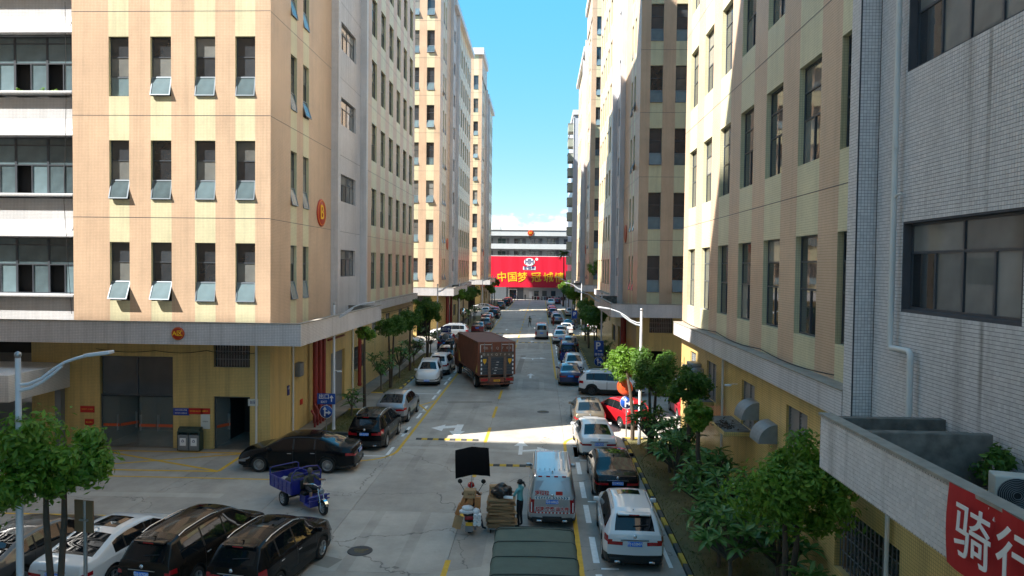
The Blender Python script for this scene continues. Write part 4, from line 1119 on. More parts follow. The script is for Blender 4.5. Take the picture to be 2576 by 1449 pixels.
# recycling bins
t = thing('recycling_bin', 'pair of grey and green recycling bins between the glass doors', 'bin', (-17.05, 33.15, 0))
BING = plain('bin_green', (.035, .06, .05), .5)
for k in (-.27, .27):
    q = MB(); q.bbox(k - .255, k + .255, -.2, .2, .06, .82, .02); q.build('body', GREYM, t)
    q = MB(); pr = [(-.2, 1.0), (-.18, 1.12), (0, 1.2), (.18, 1.16), (.2, 1.05), (.2, .98), (-.2, .94)]
    vs = [(k + sx_ * .26, p[0], p[1]) for sx_ in (-1, 1) for p in pr]; q.add(vs, [(i, (i + 1) % 7, (i + 1) % 7 + 7, i + 7) for i in range(7)] + [tuple(range(7))[::-1], tuple(range(7, 14))]); q.build('lid', BING, t)
    q = MB(); q.box(k - .25, k - .22, -.18, .18, .82, .98); q.box(k + .22, k + .25, -.18, .18, .82, .98); q.box(k - .22, k + .22, .1, .18, .82, .96); q.build('lid_post', BING, t)
    q = MB(); q.box(k - .15, k + .15, -.212, -.203, .3, .68); q.build('label_plate', WHT, t)
    q = MB()
    for a in range(3):
        a0 = R(90 + 120 * a); a1 = R(90 + 120 * (a + 1)); p0 = Vector((k + .085 * math.cos(a0), -.216, .53 + .085 * math.sin(a0))); p1 = Vector((k + .085 * math.cos(a1), -.216, .53 + .085 * math.sin(a1)))
        q.tube([p0.lerp(p1, .12), p0.lerp(p1, .88)], .014, 4)
    q.build('recycling_mark', NAVY, t)
q = MB(); q.box(.53, .56, -.2, .2, .06, 1.0); q.box(-.56, -.53, -.2, .2, .06, 1.0); q.build('side_panel', BING, t)
# loading canopy at the left edge
t = thing('loading_canopy', 'white tiled loading canopy cut by the left edge', 'canopy', (-23.4, 29.6, 0)); q = MB(); q.bbox(-8, 0, 0, 4.2, 2.95, 4.15, .02); q.build('fascia', WB, t); q = MB(); q.box(-.5, -.2, 3.6, 3.9, 0, 2.95); q.build('post', GREYM, t)

# ------------------------------------------------------------------ street lamps
LAMP = plain('lamp_paint', (0.60, 0.63, 0.68), 0.35, var=0.04)
def lamp(x, y, sgn, label, h=7.0):
    t = thing('street_lamp', label, 'street lamp', (x, y, 0), 0, 'white street lamps with curved arms')
    q = MB(); q.tube([(0, 0, 0), (0, 0, 3.2), (0, 0, h)], [.085, .075, .06], 14); q.build('pole', LAMP, t)
    q = MB(); q.lathe([(.16, 0), (.16, .03), (.10, .06), (.09, .35)], 14); q.build('base_flange', LAMP, t)
    q = MB(); q.lathe([(.001, .16), (.06, .13), (.08, .075), (.06, .02), (.04, 0)], 14, 0, Matrix.Translation((0, 0, h))); q.build('finial', STEEL, t)
    up = [(0, .0 - .62), (.25, -.60), (.55, -.47), (.85, -.24), (1.12, -.08), (1.4, .02), (1.62, .08)]
    lo = [(0, -.76), (.3, -.69), (.6, -.53), (.9, -.30), (1.05, -.17)]
    q = MB(); q.tube([(sgn * a, 0, h + b2) for a, b2 in up], .035, 8); q.build('arm', LAMP, t)
    q = MB()
    for i in range(len(lo) - 1):
        a, b2 = lo[i], lo[i + 1]; ua = -.60 + (a[0] / 1.05) * .5 - .0; 
    q.tube([(sgn * a, 0, h + b2) for a, b2 in lo], [.045, .045, .04, .035, .03], 8); q.build('arm_brace', LAMP, t)
    q = MB(); ang = -sgn * R(8); mm = Matrix.Translation((sgn * 1.62, 0, h + .09)) @ Matrix.Rotation(ang, 4, 'Y'); q.bbox(0 if sgn > 0 else -.62, .62 if sgn > 0 else 0, -.11, .11, -.035, .04, .02, 0, mm); q.build('lamp_head', LAMP, t)
    q = MB(); q.box(.1 if sgn > 0 else -.56, .56 if sgn > 0 else -.1, -.08, .08, -.045, -.036, 0, mm); q.build('lens', plain('lamp_lens', (.5, .5, .45), .2), t)
lamp(-12.1, 15.6, 1, 'white street lamp nearest the camera at the left edge', 6.95)
lamp(-11.3, 37.65, 1, 'white street lamp beside the exit sign at the left corner')
lamp(-11.45, 77.0, 1, 'white street lamp behind the container truck on the left', 7.05)
lamp(-11.5, 98.0, 1, 'white street lamp by the round mirror on the left', 7.05)
lamp(-11.5, 137.0, 1, 'far left street lamp in front of the last striped block', 7.05)
lamp(-11.5, 166.0, 1, 'farthest left street lamp against the red banner', 7.05)
lamp(5.19, 35.94, -1, 'sunlit white street lamp over the red cars on the right')
lamp(5.6, 63.8, -1, 'street lamp behind the blue P sign on the right', 6.8)
lamp(5.4, 92.0, -1, 'sunlit lamp post beyond the second right block', 7.0)
lamp(5.4, 120.0, -1, 'distant right street lamp by the palm', 7.0)
lamp(5.4, 146.0, -1, 'most distant right street lamp near the banner', 7.0)

# ------------------------------------------------------------------ traffic signs
def disc_sign(t, z, r, mat, turn):
    q = MB(); q.lathe([(.001, 0), (r, 0), (r, .012), (.001, .012)], 32, 0, Matrix.Translation((0, -.035, z)) @ Matrix.Rotation(R(90), 4, 'X')); d = q.build('disc', mat, t)
    q = MB(); q.lathe([(r * .95, .013), (r * .95, .015), (r, .015), (r, .013)], 32, 0, Matrix.Translation((0, -.035, z)) @ Matrix.Rotation(R(90), 4, 'X')); q.build('rim', WHT, t)
    if turn:
        q = MB(); s_ = r; yy = -.052
        q.add([(a * s_, yy, z + b2 * s_) for a, b2 in ((-.30, -.7), (-.10, -.7), (-.10, .30), (.12, .30), (-.20, .78), (-.52, .30), (-.30, .30))], [tuple(range(7))]); q.add([(a * s_, yy - .001, z + b2 * s_) for a, b2 in ((-.2, -.25), (.3, -.25), (.3, -.48), (.75, -.13), (.3, .22), (.3, -.02), (-.2, -.02))], [tuple(range(7))])
        q.build('arrow', WHT, t)
def sign_post(x, y, h, label, rz=0.0, r=.03):
    t = thing('traffic_sign', label, 'traffic sign', (x, y, 0), rz); q = MB(); q.cyl((0, 0, 0), (0, 0, h), r, n=8); q.build('post', STEEL, t); return t
BLUE2 = plain('traffic_blue', (0.01, 0.07, 0.36), .35)
t = sign_post(-11.66, 37.5, 2.15, 'blue exit sign over a round straight or right arrow, left corner')
q = MB(); q.bbox(-.5, .5, -.06, -.04, 1.55, 2.15, .008); q.build('board', BLUE2, t); lettering('出口', .30, WHT, t, (-.12, -.064, 1.96), FACE_CAM, .002, .004); lettering('EXIT', .17, WHT, t, (-.12, -.064, 1.68), FACE_CAM, .002, .003)
q = MB(); q.add([(a, -.066, 1.7 + b2) for a, b2 in ((.27, 0), (.33, 0), (.33, .2), (.42, .2), (.30, .36), (.18, .2), (.27, .2))], [tuple(range(7))]); q.build('arrow', WHT, t)
disc_sign(t, 1.14, .36, BLUE2, True)
t = sign_post(4.72, 37.6, 3.2, 'round blue arrow sign below an orange mirror back, right corner', 0, .035); disc_sign(t, 1.95, .36, BLUE2, True)
q = MB(); q.lathe([(.001, .16), (.2, .15), (.36, .10), (.44, .03), (.45, 0)], 28, 0, Matrix.Translation((-.12, -.04, 2.78)) @ Matrix.Rotation(R(-28), 4, 'Z') @ Matrix.Rotation(R(90), 4, 'X')); q.build('mirror_back', plain('orange_plastic', (.65, .07, .015), .4), t)
t = sign_post(5.38, 63.6, 2.6, 'blue parking sign with P over a round arrow sign, right side')
q = MB(); q.bbox(-.42, .42, -.06, -.04, 1.1, 2.55, .008); q.build('board', BLUE2, t); lettering('P', .9, WHT, t, (-.08, -.064, 2.05), FACE_CAM, .002, .02); lettering('停车场', .26, WHT, t, (0, -.064, 1.28), FACE_CAM, .002, .004)
q = MB(); q.add([(a, -.066, 1.62 + b2) for a, b2 in ((-.1, -.03), (.15, -.03), (.15, -.1), (.32, 0), (.15, .1), (.15, .03), (-.1, .03))], [tuple(range(7))]); q.build('arrow', WHT, t); disc_sign(t, .62, .42, BLUE2, True)
t = sign_post(5.3, 108, 2.6, 'distant blue parking sign with P among the right trees'); q = MB(); q.bbox(-.4, .4, -.06, -.04, 1.3, 2.5, .008); q.build('board', BLUE2, t); lettering('P', .8, WHT, t, (0, -.064, 1.95), FACE_CAM, .002, .02); disc_sign(t, .8, .4, BLUE2, True)
t = sign_post(-9.9, 72.6, 2.9, 'small blue exit sign in front of the silver estate car, left'); q = MB(); q.bbox(-.55, .55, -.06, -.04, 2.2, 2.85, .008); q.build('board', NAVY, t); lettering('出口', .34, WHT, t, (-.13, -.064, 2.55), FACE_CAM, .002); 
q = MB(); q.add([(a, -.066, 2.3 + b2) for a, b2 in ((.3, 0), (.36, 0), (.36, .25), (.45, .25), (.33, .45), (.21, .25), (.3, .25))], [tuple(range(7))]); q.build('arrow', WHT, t); disc_sign(t, 1.75, .36, GREYM, False)
t = sign_post(-11.4, 99.0, 3.0, 'round convex traffic mirror on a post on the left'); q = MB(); q.lathe([(.001, .1), (.3, .07), (.5, 0)], 24, 0, Matrix.Translation((.3, -.05, 2.7)) @ Matrix.Rotation(R(90), 4, 'X')); q.build('mirror', plain('mirror_glass', (.7, .72, .74), .05, metal=1.0), t)
t = sign_post(-11.2, 16.6, 3.3, 'brown back of a sign board on a grey post, bottom left', R(-10), .045); q = MB(); q.bbox(-.3, .24, -.02, .02, 2.5, 3.3, .005); q.build('board', plain('plywood_brown', (.16, .10, .05), .8, var=.2), t); q = MB(); q.box(-.12, .12, -.07, -.03, 2.8, 2.84); q.build('clamp', STEEL, t)

# loose cables slung along walls and ledges
CAB = plain('black_cable', (.015, .015, .016), .6)
def cable(pts, r, label):
    t = thing('cable', label, 'cable', pts[0], 0, 'loose cables on the walls'); p0 = Vector(pts[0]); q = MB()
    out = []
    for a, b2 in zip(pts[:-1], pts[1:]):
        for k in range(6):
            f = k / 6; v = Vector(a).lerp(Vector(b2), f) - p0; v.z -= .12 * math.sin(math.pi * f); out.append(v)
    out.append(Vector(pts[-1]) - p0); q.tube(out, r, 5); q.build('line', CAB, t)
cable([(7.45, 17.9, 6.55), (7.5, 24, 6.5), (7.5, 30, 6.52), (7.5, 37.5, 6.5)], .018, 'black cable lying on the slim right ledge below the windows')
cable([(-13.1, 33.9, 5.2), (-13.1, 39, 5.25), (-13.1, 47, 5.1), (-13.1, 56, 5.3), (-13.1, 70, 5.2)], .02, 'black cable strung under the left ledge past the fire pipes')
cable([(-23.6, 33.75, 22), (-23.55, 33.7, 17.2), (-23.7, 33.7, 12.2), (-23.35, 33.7, 6.6)], .012, 'thin cord hanging down the white banded wall at the left')
cable([(-22.0, 33.53, 4.9), (-19, 33.53, 4.85), (-16.4, 33.53, 4.9), (-14.0, 33.53, 4.8)], .016, 'black cable drooping above the glass entrance')
# ------------------------------------------------------------------ cars
def paint(name, col, metal=0.3, rough=0.32):
    dark = max(col) < .06
    return plain('paint_' + name, col, rough, metal, 0.0, 3, 0.30 if dark else 0.9, spec=.12 if dark else .5)
P_BLACK = paint('black', (0.006, 0.006, 0.007), .1, .25); P_WHITE = paint('white', (0.68, 0.69, 0.70), 0, .35); P_SILVER = paint('silver', (0.42, 0.44, 0.46), .7, .35)
P_BRONZE = paint('bronze', (0.20, 0.16, 0.115), .6, .35); P_BROWN = paint('dark_brown', (0.022, 0.017, 0.014), .3, .25); P_RED = paint('red', (0.50, 0.012, 0.02), .2, .3); P_DRED = paint('dark_red', (0.11, 0.006, 0.014), .4, .3)
P_GREY = paint('grey', (0.09, 0.095, 0.10), .5, .35); P_BLUE = paint('blue', (0.015, 0.03, 0.10), .4, .3); P_LGREY = paint('light_grey', (0.30, 0.31, 0.33), .5, .35); P_OLIVE = paint('olive', (0.06, 0.065, 0.035), .3, .35)
CGLASS = plain('car_glass', (0.006, 0.008, 0.010), 0.02, spec=0.42)
TRIM = plain('car_black_trim', (0.012, 0.012, 0.012), 0.55)
TYRE = plain('tyre_rubber', (0.013, 0.013, 0.013), 0.85)
RIM = plain('alloy_rim', (0.42, 0.43, 0.44), 0.3, metal=0.8)
RIMD = plain('dark_alloy_rim', (0.06, 0.06, 0.065), 0.35, metal=0.6)
CHROME = plain('chrome', (0.7, 0.71, 0.73), 0.12, metal=1.0)
TAIL = plain('tail_lamp_red', (0.34, 0.008, 0.012), 0.12, coat=0.6)
HEAD = plain('head_lamp', (0.25, 0.27, 0.30), 0.1, metal=.3, coat=0.6)
PLATEB = plain('plate_blue', (0.02, 0.20, 0.78), 0.4); PLATEG = plain('plate_green', (0.10, 0.42, 0.16), 0.4); PLATEY = plain('plate_yellow', (0.7, 0.38, 0.02), 0.4)
def lerp_pts(p, s):
    if s <= p[0][0]: return p[0][1]
    for a, b in zip(p[:-1], p[1:]):
        if s <= b[0]: return a[1] + (b[1] - a[1]) * (s - a[0]) / max(b[0] - a[0], 1e-6)
    return p[-1][1]
SPEC = {
 'sedan': dict(L=4.85, W=1.84, r=.335, ax=(1.08, 3.92), top=[(0, .86), (.03, .98), (.10, 1.05), (.58, 1.09), (1.42, 1.40), (1.9, 1.455), (2.45, 1.46), (2.95, 1.41), (3.78, 1.0), (4.4, .88), (4.70, .77), (4.82, .64), (4.85, .54)],
   belt=[(0, .88), (1, .95), (3.7, .90), (4.85, .5)], win=[(1.20, 1.60), (1.66, 2.48), (2.55, 3.50)], doors=[(1.55, 2.5), (2.52, 3.58)], ws=(2.95, 3.78), rw=(.58, 1.42), tl=(.34, (4,)), hl=.55),
 'suv': dict(L=4.65, W=1.88, r=.36, ax=(.90, 3.62), top=[(0, .98), (.02, 1.10), (.08, 1.20), (.40, 1.60), (.75, 1.67), (1.7, 1.70), (2.5, 1.67), (2.85, 1.61), (3.58, 1.16), (4.2, 1.06), (4.48, .96), (4.62, .80), (4.65, .62)],
   belt=[(0, 1.06), (1, 1.06), (3.5, 1.01), (4.65, .6)], win=[(.50, 1.0), (1.08, 1.95), (2.02, 3.15)], doors=[(1.0, 1.98), (2.0, 3.2)], ws=(2.85, 3.58), rw=(.08, .40), tl=(.30, (4, 5)), hl=.5, rails=(.7, 2.6), clad=True),
 'coupe_suv': dict(L=4.70, W=1.9, r=.37, ax=(.92, 3.68), top=[(0, .98), (.03, 1.10), (.10, 1.17), (.26, 1.20), (1.15, 1.54), (1.7, 1.60), (2.4, 1.60), (2.85, 1.55), (3.62, 1.12), (4.25, 1.02), (4.52, .92), (4.66, .78), (4.70, .62)],
   belt=[(0, 1.02), (1, 1.04), (3.5, .99), (4.7, .6)], win=[(.95, 1.3), (1.36, 2.1), (2.17, 3.2)], doors=[(1.2, 2.12), (2.14, 3.28)], ws=(2.85, 3.62), rw=(.26, 1.15), tl=(.34, (4,)), hl=.5, clad=True),
 'mpv': dict(L=5.2, W=1.88, r=.345, ax=(1.08, 4.15), top=[(0, 1.02), (.02, 1.12), (.06, 1.18), (.34, 1.63), (.75, 1.73), (1.8, 1.77), (2.8, 1.76), (3.3, 1.69), (4.25, 1.13), (4.82, 1.0), (5.05, .9), (5.16, .76), (5.2, .6)],
   belt=[(0, 1.07), (1, 1.07), (4.1, 1.02), (5.2, .6)], win=[(.52, 1.5), (1.58, 2.55), (2.62, 3.75)], doors=[(1.5, 2.56), (2.58, 3.8)], ws=(3.3, 4.25), rw=(.06, .34), tl=(.24, (4,)), hl=.55),
 'hatch': dict(L=4.15, W=1.76, r=.31, ax=(.68, 3.28), top=[(0, .92), (.02, 1.05), (.06, 1.12), (.42, 1.42), (.8, 1.50), (1.6, 1.53), (2.2, 1.49), (2.5, 1.44), (3.25, 1.02), (3.8, .9), (4.05, .78), (4.15, .58)],
   belt=[(0, .98), (1, .98), (3.2, .93), (4.15, .55)], win=[(.55, .9), (.96, 1.7), (1.77, 2.8)], doors=[(.9, 1.72), (1.74, 2.88)], ws=(2.5, 3.25), rw=(.06, .42), tl=(.22, (4,)), hl=.45),
 'van': dict(L=4.72, W=1.74, r=.31, ax=(.92, 3.72), top=[(0, 1.12), (.012, 1.2), (.15, 1.80), (.30, 1.89), (1.8, 1.93), (3.0, 1.91), (3.35, 1.84), (4.18, 1.18), (4.45, 1.04), (4.62, .9), (4.70, .72), (4.72, .58)],
   belt=[(0, 1.14), (1, 1.14), (4.0, 1.06), (4.72, .55)], win=[(.5, 1.55), (1.65, 2.75), (2.85, 3.85)], doors=[(1.6, 2.8), (2.82, 3.9)], ws=(3.35, 4.18), rw=(.02, .15), tl=(.16, (2, 3, 4)), hl=.45),
}
F_LAT = [1, .84, .45, 0, -.45, -.84, -1]
T_LOW = [0, .11, .32, .55, .76, .92, 1.0]; T_UP = [.10, .86, 1.0]
_car = {}
def car_parts(kind, panel=False):
    """all part meshes of one body shape, centred on the footprint, nose towards +Y"""
    if (kind, panel) in _car: return _car[(kind, panel)]
    sp = SPEC[kind]; L, W, r = sp['L'], sp['W'], sp['r']; ra = r + .055
    st = {0, .03, .08, .16, .3, L, L - .03, L - .09, L - .2, L - .36}
    for a, b in sp['win']: st |= {a, b}
    for a, b in sp['doors']: st |= {a - .007, a + .007, b - .007, b + .007}
    st |= set(sp['ws']) | set(sp['rw']) | {p[0] for p in sp['top']} | {sp['tl'][0], L - sp['hl']}
    for c in sp['ax']:
        for f in (-1, -.97, -.85, -.6, -.3, 0, .3, .6, .85, .97, 1): st.add(c + f * ra)
    st = sorted(x for x in st if 0 <= x <= L); S = [st[0]]
    for x in st[1:]:
        if x - S[-1] < .004: continue
        while x - S[-1] > .24: S.append(S[-1] + .2)
        S.append(x)
    S[-1] = L
    def top(s): return lerp_pts(sp['top'], s)
    def belt(s): return min(lerp_pts(sp['belt'], s), top(s) - .02)
    def bot(s):
        e = min(s, L - s); z = .20 + .10 * max(0, 1 - e / .5)
        for c in sp['ax']:
            if abs(s - c) <= ra: z = max(z, r + math.sqrt(max(0, ra * ra - (s - c) ** 2)))
        return z
    def hw(s):
        fr = max(0, 1 - (L - s) / .75); rr_ = max(0, 1 - s / .6)
        return W / 2 * (1 - .20 * fr ** 2.4 - .13 * rr_ ** 2.4)
    tum = .42 if kind not in ('van',) else .16
    def side(s, j):
        zb, zt, z0 = belt(s), top(s), bot(s)
        if j < 7:
            z = z0 + (zb - z0) * T_LOW[j] if z0 < zb else zb
            k = 1 - .055 * ((z - .66) / .5) ** 2
            return hw(s) * k, z
        z = zb + (zt - zb) * T_UP[j - 7]; k = 1 - .055 * ((zb - .66) / .5) ** 2
        x = hw(s) * k - .012 - tum * (z - zb) * (1 if zt - zb > .12 else .5)
        if j == 9: x -= .035
        return max(x, .3), z
    def bulge(s, f):
        B = .10 if s > L / 2 else .07
        e = min(s, L - s); d = B * max(0, 1 - e / .45) ** 1.6 * (1 - f * f)
        return d if s > L / 2 else -d
    V = []; idx = {}
    def vert(key, co):
        if key not in idx: idx[key] = len(V); V.append(Vector(co))
        return idx[key]
    n = len(S) - 1
    def sv(i, j, sgn):
        x, z = side(S[i], j); return vert(('s', i, j, sgn), (sgn * x, S[i] - L / 2, z))
    def tv(i, k):
        if k == 0: return sv(i, 9, 1)
        if k == len(F_LAT) - 1: return sv(i, 9, -1)
        x, z = side(S[i], 9); f = F_LAT[k]; c = .045 if top(S[i]) - belt(S[i]) > .3 else .03
        return vert(('t', i, k), (x * f, S[i] + bulge(S[i], f) - L / 2, z + c * (1 - f * f)))
    def cv(i, j, k):
        if k == 0: return sv(i, j, 1)
        if k == len(F_LAT) - 1: return sv(i, j, -1)
        if j == 9: return tv(i, k)
        x, z = side(S[i], j); f = F_LAT[k]; x9, z9 = side(S[i], 9); 
        return vert(('c', i, j, k), (x * f, S[i] + bulge(S[i], f) * (1.0 if j < 6 else .9) - L / 2, z + .03 * (1 - f * f) * max(0, (j - 4) / 5)))
    parts = {}
    def put(key, f): parts.setdefault(key, []).append(f)
    glass_rear = not panel
    for sgn in (1, -1):
        sd = 'R' if sgn > 0 else 'L'
        for i in range(n):
            sm = (S[i] + S[i + 1]) / 2
            for j in range(9):
                f = [sv(i, j, sgn), sv(i + 1, j, sgn), sv(i + 1, j + 1, sgn), sv(i, j + 1, sgn)]
                if sgn < 0: f = f[::-1]
                key = ('body', '')
                if j == 0: key = ('sill', '')
                elif j == 7:
                    for w, (a, b) in enumerate(sp['win']):
                        if a < sm < b and (not panel or w == len(sp['win']) - 1): key = ('side_window', sd + str(w))
                    if key[0] == 'body' and sp['win'][0][0] < sm < sp['win'][-1][1] and not panel: key = ('sill', '')
                if 1 <= j <= 5:
                    for d, (a, b) in enumerate(sp['doors']):
                        if a - .008 < sm < a + .008 or b - .008 < sm < b + .008: key = ('sill', '')
                        elif a < sm < b: key = ('door', sd + str(d))
                    if j == 1 and sp.get('clad'): key = ('sill', '')
                    if sm < sp['tl'][0] and j in sp['tl'][1] : key = ('tail_light', sd)
                    if sm > L - sp['hl'] and j in (3, 4) and sm < L: key = ('headlight', sd) if j == 4 or sm > L - .3 else key
                put(key, f)
    for i in range(n):
        sm = (S[i] + S[i + 1]) / 2
        for k in range(len(F_LAT) - 1):
            f = [tv(i, k), tv(i + 1, k), tv(i + 1, k + 1), tv(i, k + 1)]
            key = ('body', '')
            inner = 0 < k < len(F_LAT) - 2
            if sp['ws'][0] < sm < sp['ws'][1] and inner: key = ('windscreen', '')
            if sp['rw'][0] < sm < sp['rw'][1] and inner and glass_rear: key = ('rear_window', '')
            put(key, f)
    for i, rear in ((0, True), (n, False)):
        for j in range(9):
            for k in range(len(F_LAT) - 1):
                f = [cv(i, j, k), cv(i, j + 1, k), cv(i, j + 1, k + 1), cv(i, j, k + 1)]
                if not rear: f = f[::-1]
                key = ('body', ''); outer = k in (0, len(F_LAT) - 2); o2 = k in (0, 1, len(F_LAT) - 3, len(F_LAT) - 2)
                sd = 'R' if k < 3 else 'L'
                if j == 0 or (j == 1 and sp.get('clad')): key = ('sill', '')
                if rear and j in sp['tl'][1] and (outer or (kind in ('sedan', 'coupe_suv', 'suv') and o2 and j == 4)): key = ('tail_light', sd)
                if not rear and j in (3, 4) and outer: key = ('headlight', sd)
                if not rear and ((j == 3 and not outer) or (j == 1 and not outer)): key = ('grille', '')
                put(key, f)
    # averaged normals so that neighbouring panels shade as one surface
    N = [Vector((0, 0, 0)) for _ in V]
    for fs in parts.values():
        for f in fs:
            nn = (V[f[2]] - V[f[0]]).cross(V[f[3]] - V[f[1]])
            for q_ in f: N[q_] += nn
    N = [v.normalized() if v.length > 0 else Vector((0, 0, 1)) for v in N]
    out = {}
    for key, fs in parts.items():
        m = {}; vv = []; ff = []; nv = []
        for f in fs:
            g = []
            for q_ in f:
                if q_ not in m: m[q_] = len(vv); vv.append(V[q_] + N[q_] * (.004 if key[0] in ('tail_light', 'headlight') else 0)); nv.append(N[q_])
                g.append(m[q_])
            g2 = []
            for a in g:
                if not g2 or (vv[a] - vv[g2[-1]]).length > 1e-5: g2.append(a)
            if len(set(g2)) >= 3: ff.append(g2)
        me = bpy.data.meshes.new(key[0]); me.from_pydata(vv, [], ff)
        me.polygons.foreach_set('use_smooth', [True] * len(me.polygons)); me.update()
        try: me.normals_split_custom_set_from_vertices(nv)
        except Exception: pass
        me.materials.append({'body': P_BLACK, 'door': P_BLACK, 'sill': TRIM, 'grille': TRIM, 'tail_light': TAIL, 'headlight': HEAD}.get(key[0], CGLASS))
        out[key] = me
    # dark underbody that also closes the wheel wells
    q = MB(); q.box(-W / 2 + .17, W / 2 - .17, -L / 2 + .15, L / 2 - .2, .17, .62); q.box(-W / 2 + .04, W / 2 - .04, sp['ax'][0] + ra - L / 2, sp['ax'][1] - ra - L / 2, .19, .3)
    q.box(-W / 2 + .2, W / 2 - .2, -L / 2 + .5, L / 2 - 1.3, .62, .9)
    out[('underbody', '')] = q.mesh('underbody', TRIM)
    _car[(kind, panel)] = (out, dict(top=top, belt=belt, hw=hw, side=side, bulge=bulge))
    return _car[(kind, panel)]
_wheel = {}
def wheel_meshes(r, w, spokes):
    key = (r, w, spokes)
    if key not in _wheel:
        mm = Matrix.Rotation(R(90), 4, 'Y')
        q = MB(); q.lathe([(r * .66, -w / 2), (r * .93, -w / 2), (r * .985, -w * .42), (r, -w * .3), (r, w * .3), (r * .985, w * .42), (r * .93, w / 2), (r * .66, w / 2), (r * .62, w * .3)], 28, 0, mm); t = q.mesh('wheel', TYRE)
        def rim(mat):
            q = MB(); q.lathe([(r * .67, w * .47), (r * .62, w * .5), (r * .58, w * .42), (r * .57, w * .1)], 28, 0, mm); q.lathe([(.001, w * .44), (r * .13, w * .44), (r * .17, w * .34)], 14, 0, mm)
            for k in range(spokes):
                a = 2 * math.pi * k / spokes; m2 = Matrix.Rotation(a, 4, 'X'); hwid = r * (.4 / spokes + .008)
                q.add([m2 @ Vector((x, y, z)) for x, y, z in ((w * .36, -hwid * 1.2, r * .12), (w * .36, hwid * 1.2, r * .12), (w * .46, hwid, r * .6), (w * .46, -hwid, r * .6), (w * .2, -hwid, r * .12), (w * .2, hwid, r * .12), (w * .26, hwid, r * .6), (w * .26, -hwid, r * .6))], [(0, 1, 2, 3), (0, 3, 7, 4), (1, 5, 6, 2)])
            q.lathe([(.001, w * .05), (r * .6, w * .05)], 20, 1, mm)
            return q.mesh('rim', [mat, TRIM])
        _wheel[key] = (t, rim(RIM), rim(RIMD))
    return _wheel[key]
def add_wheels(t, pts, r, w=.21, spokes=5, dark=False, rim=True):
    tm, rm, rd = wheel_meshes(r, w, spokes)
    for x, y in pts:
        o = link('wheel', tm, t, (x, y, r), (0, 0, 0 if x > 0 else math.pi))
        if rim: link('rim', rd if dark else rm, o)
def plate(t, y, z, txt, mat=PLATEB, rz=0.0, detail=2, x=0.0, tilt=0.0):
    q = MB(); q.box(-.22, .22, -.008, .008, -.07, .07); p = q.build('licence_plate', mat, t, (x, y, z), (tilt, 0, rz))
    if txt and detail >= 2: lettering(txt, .125, WHT if mat is PLATEB else plain('black_print', (.02, .02, .02), .6), p, (0, -.010, 0), FACE_CAM, .001, .002, sx=.82)
    return p
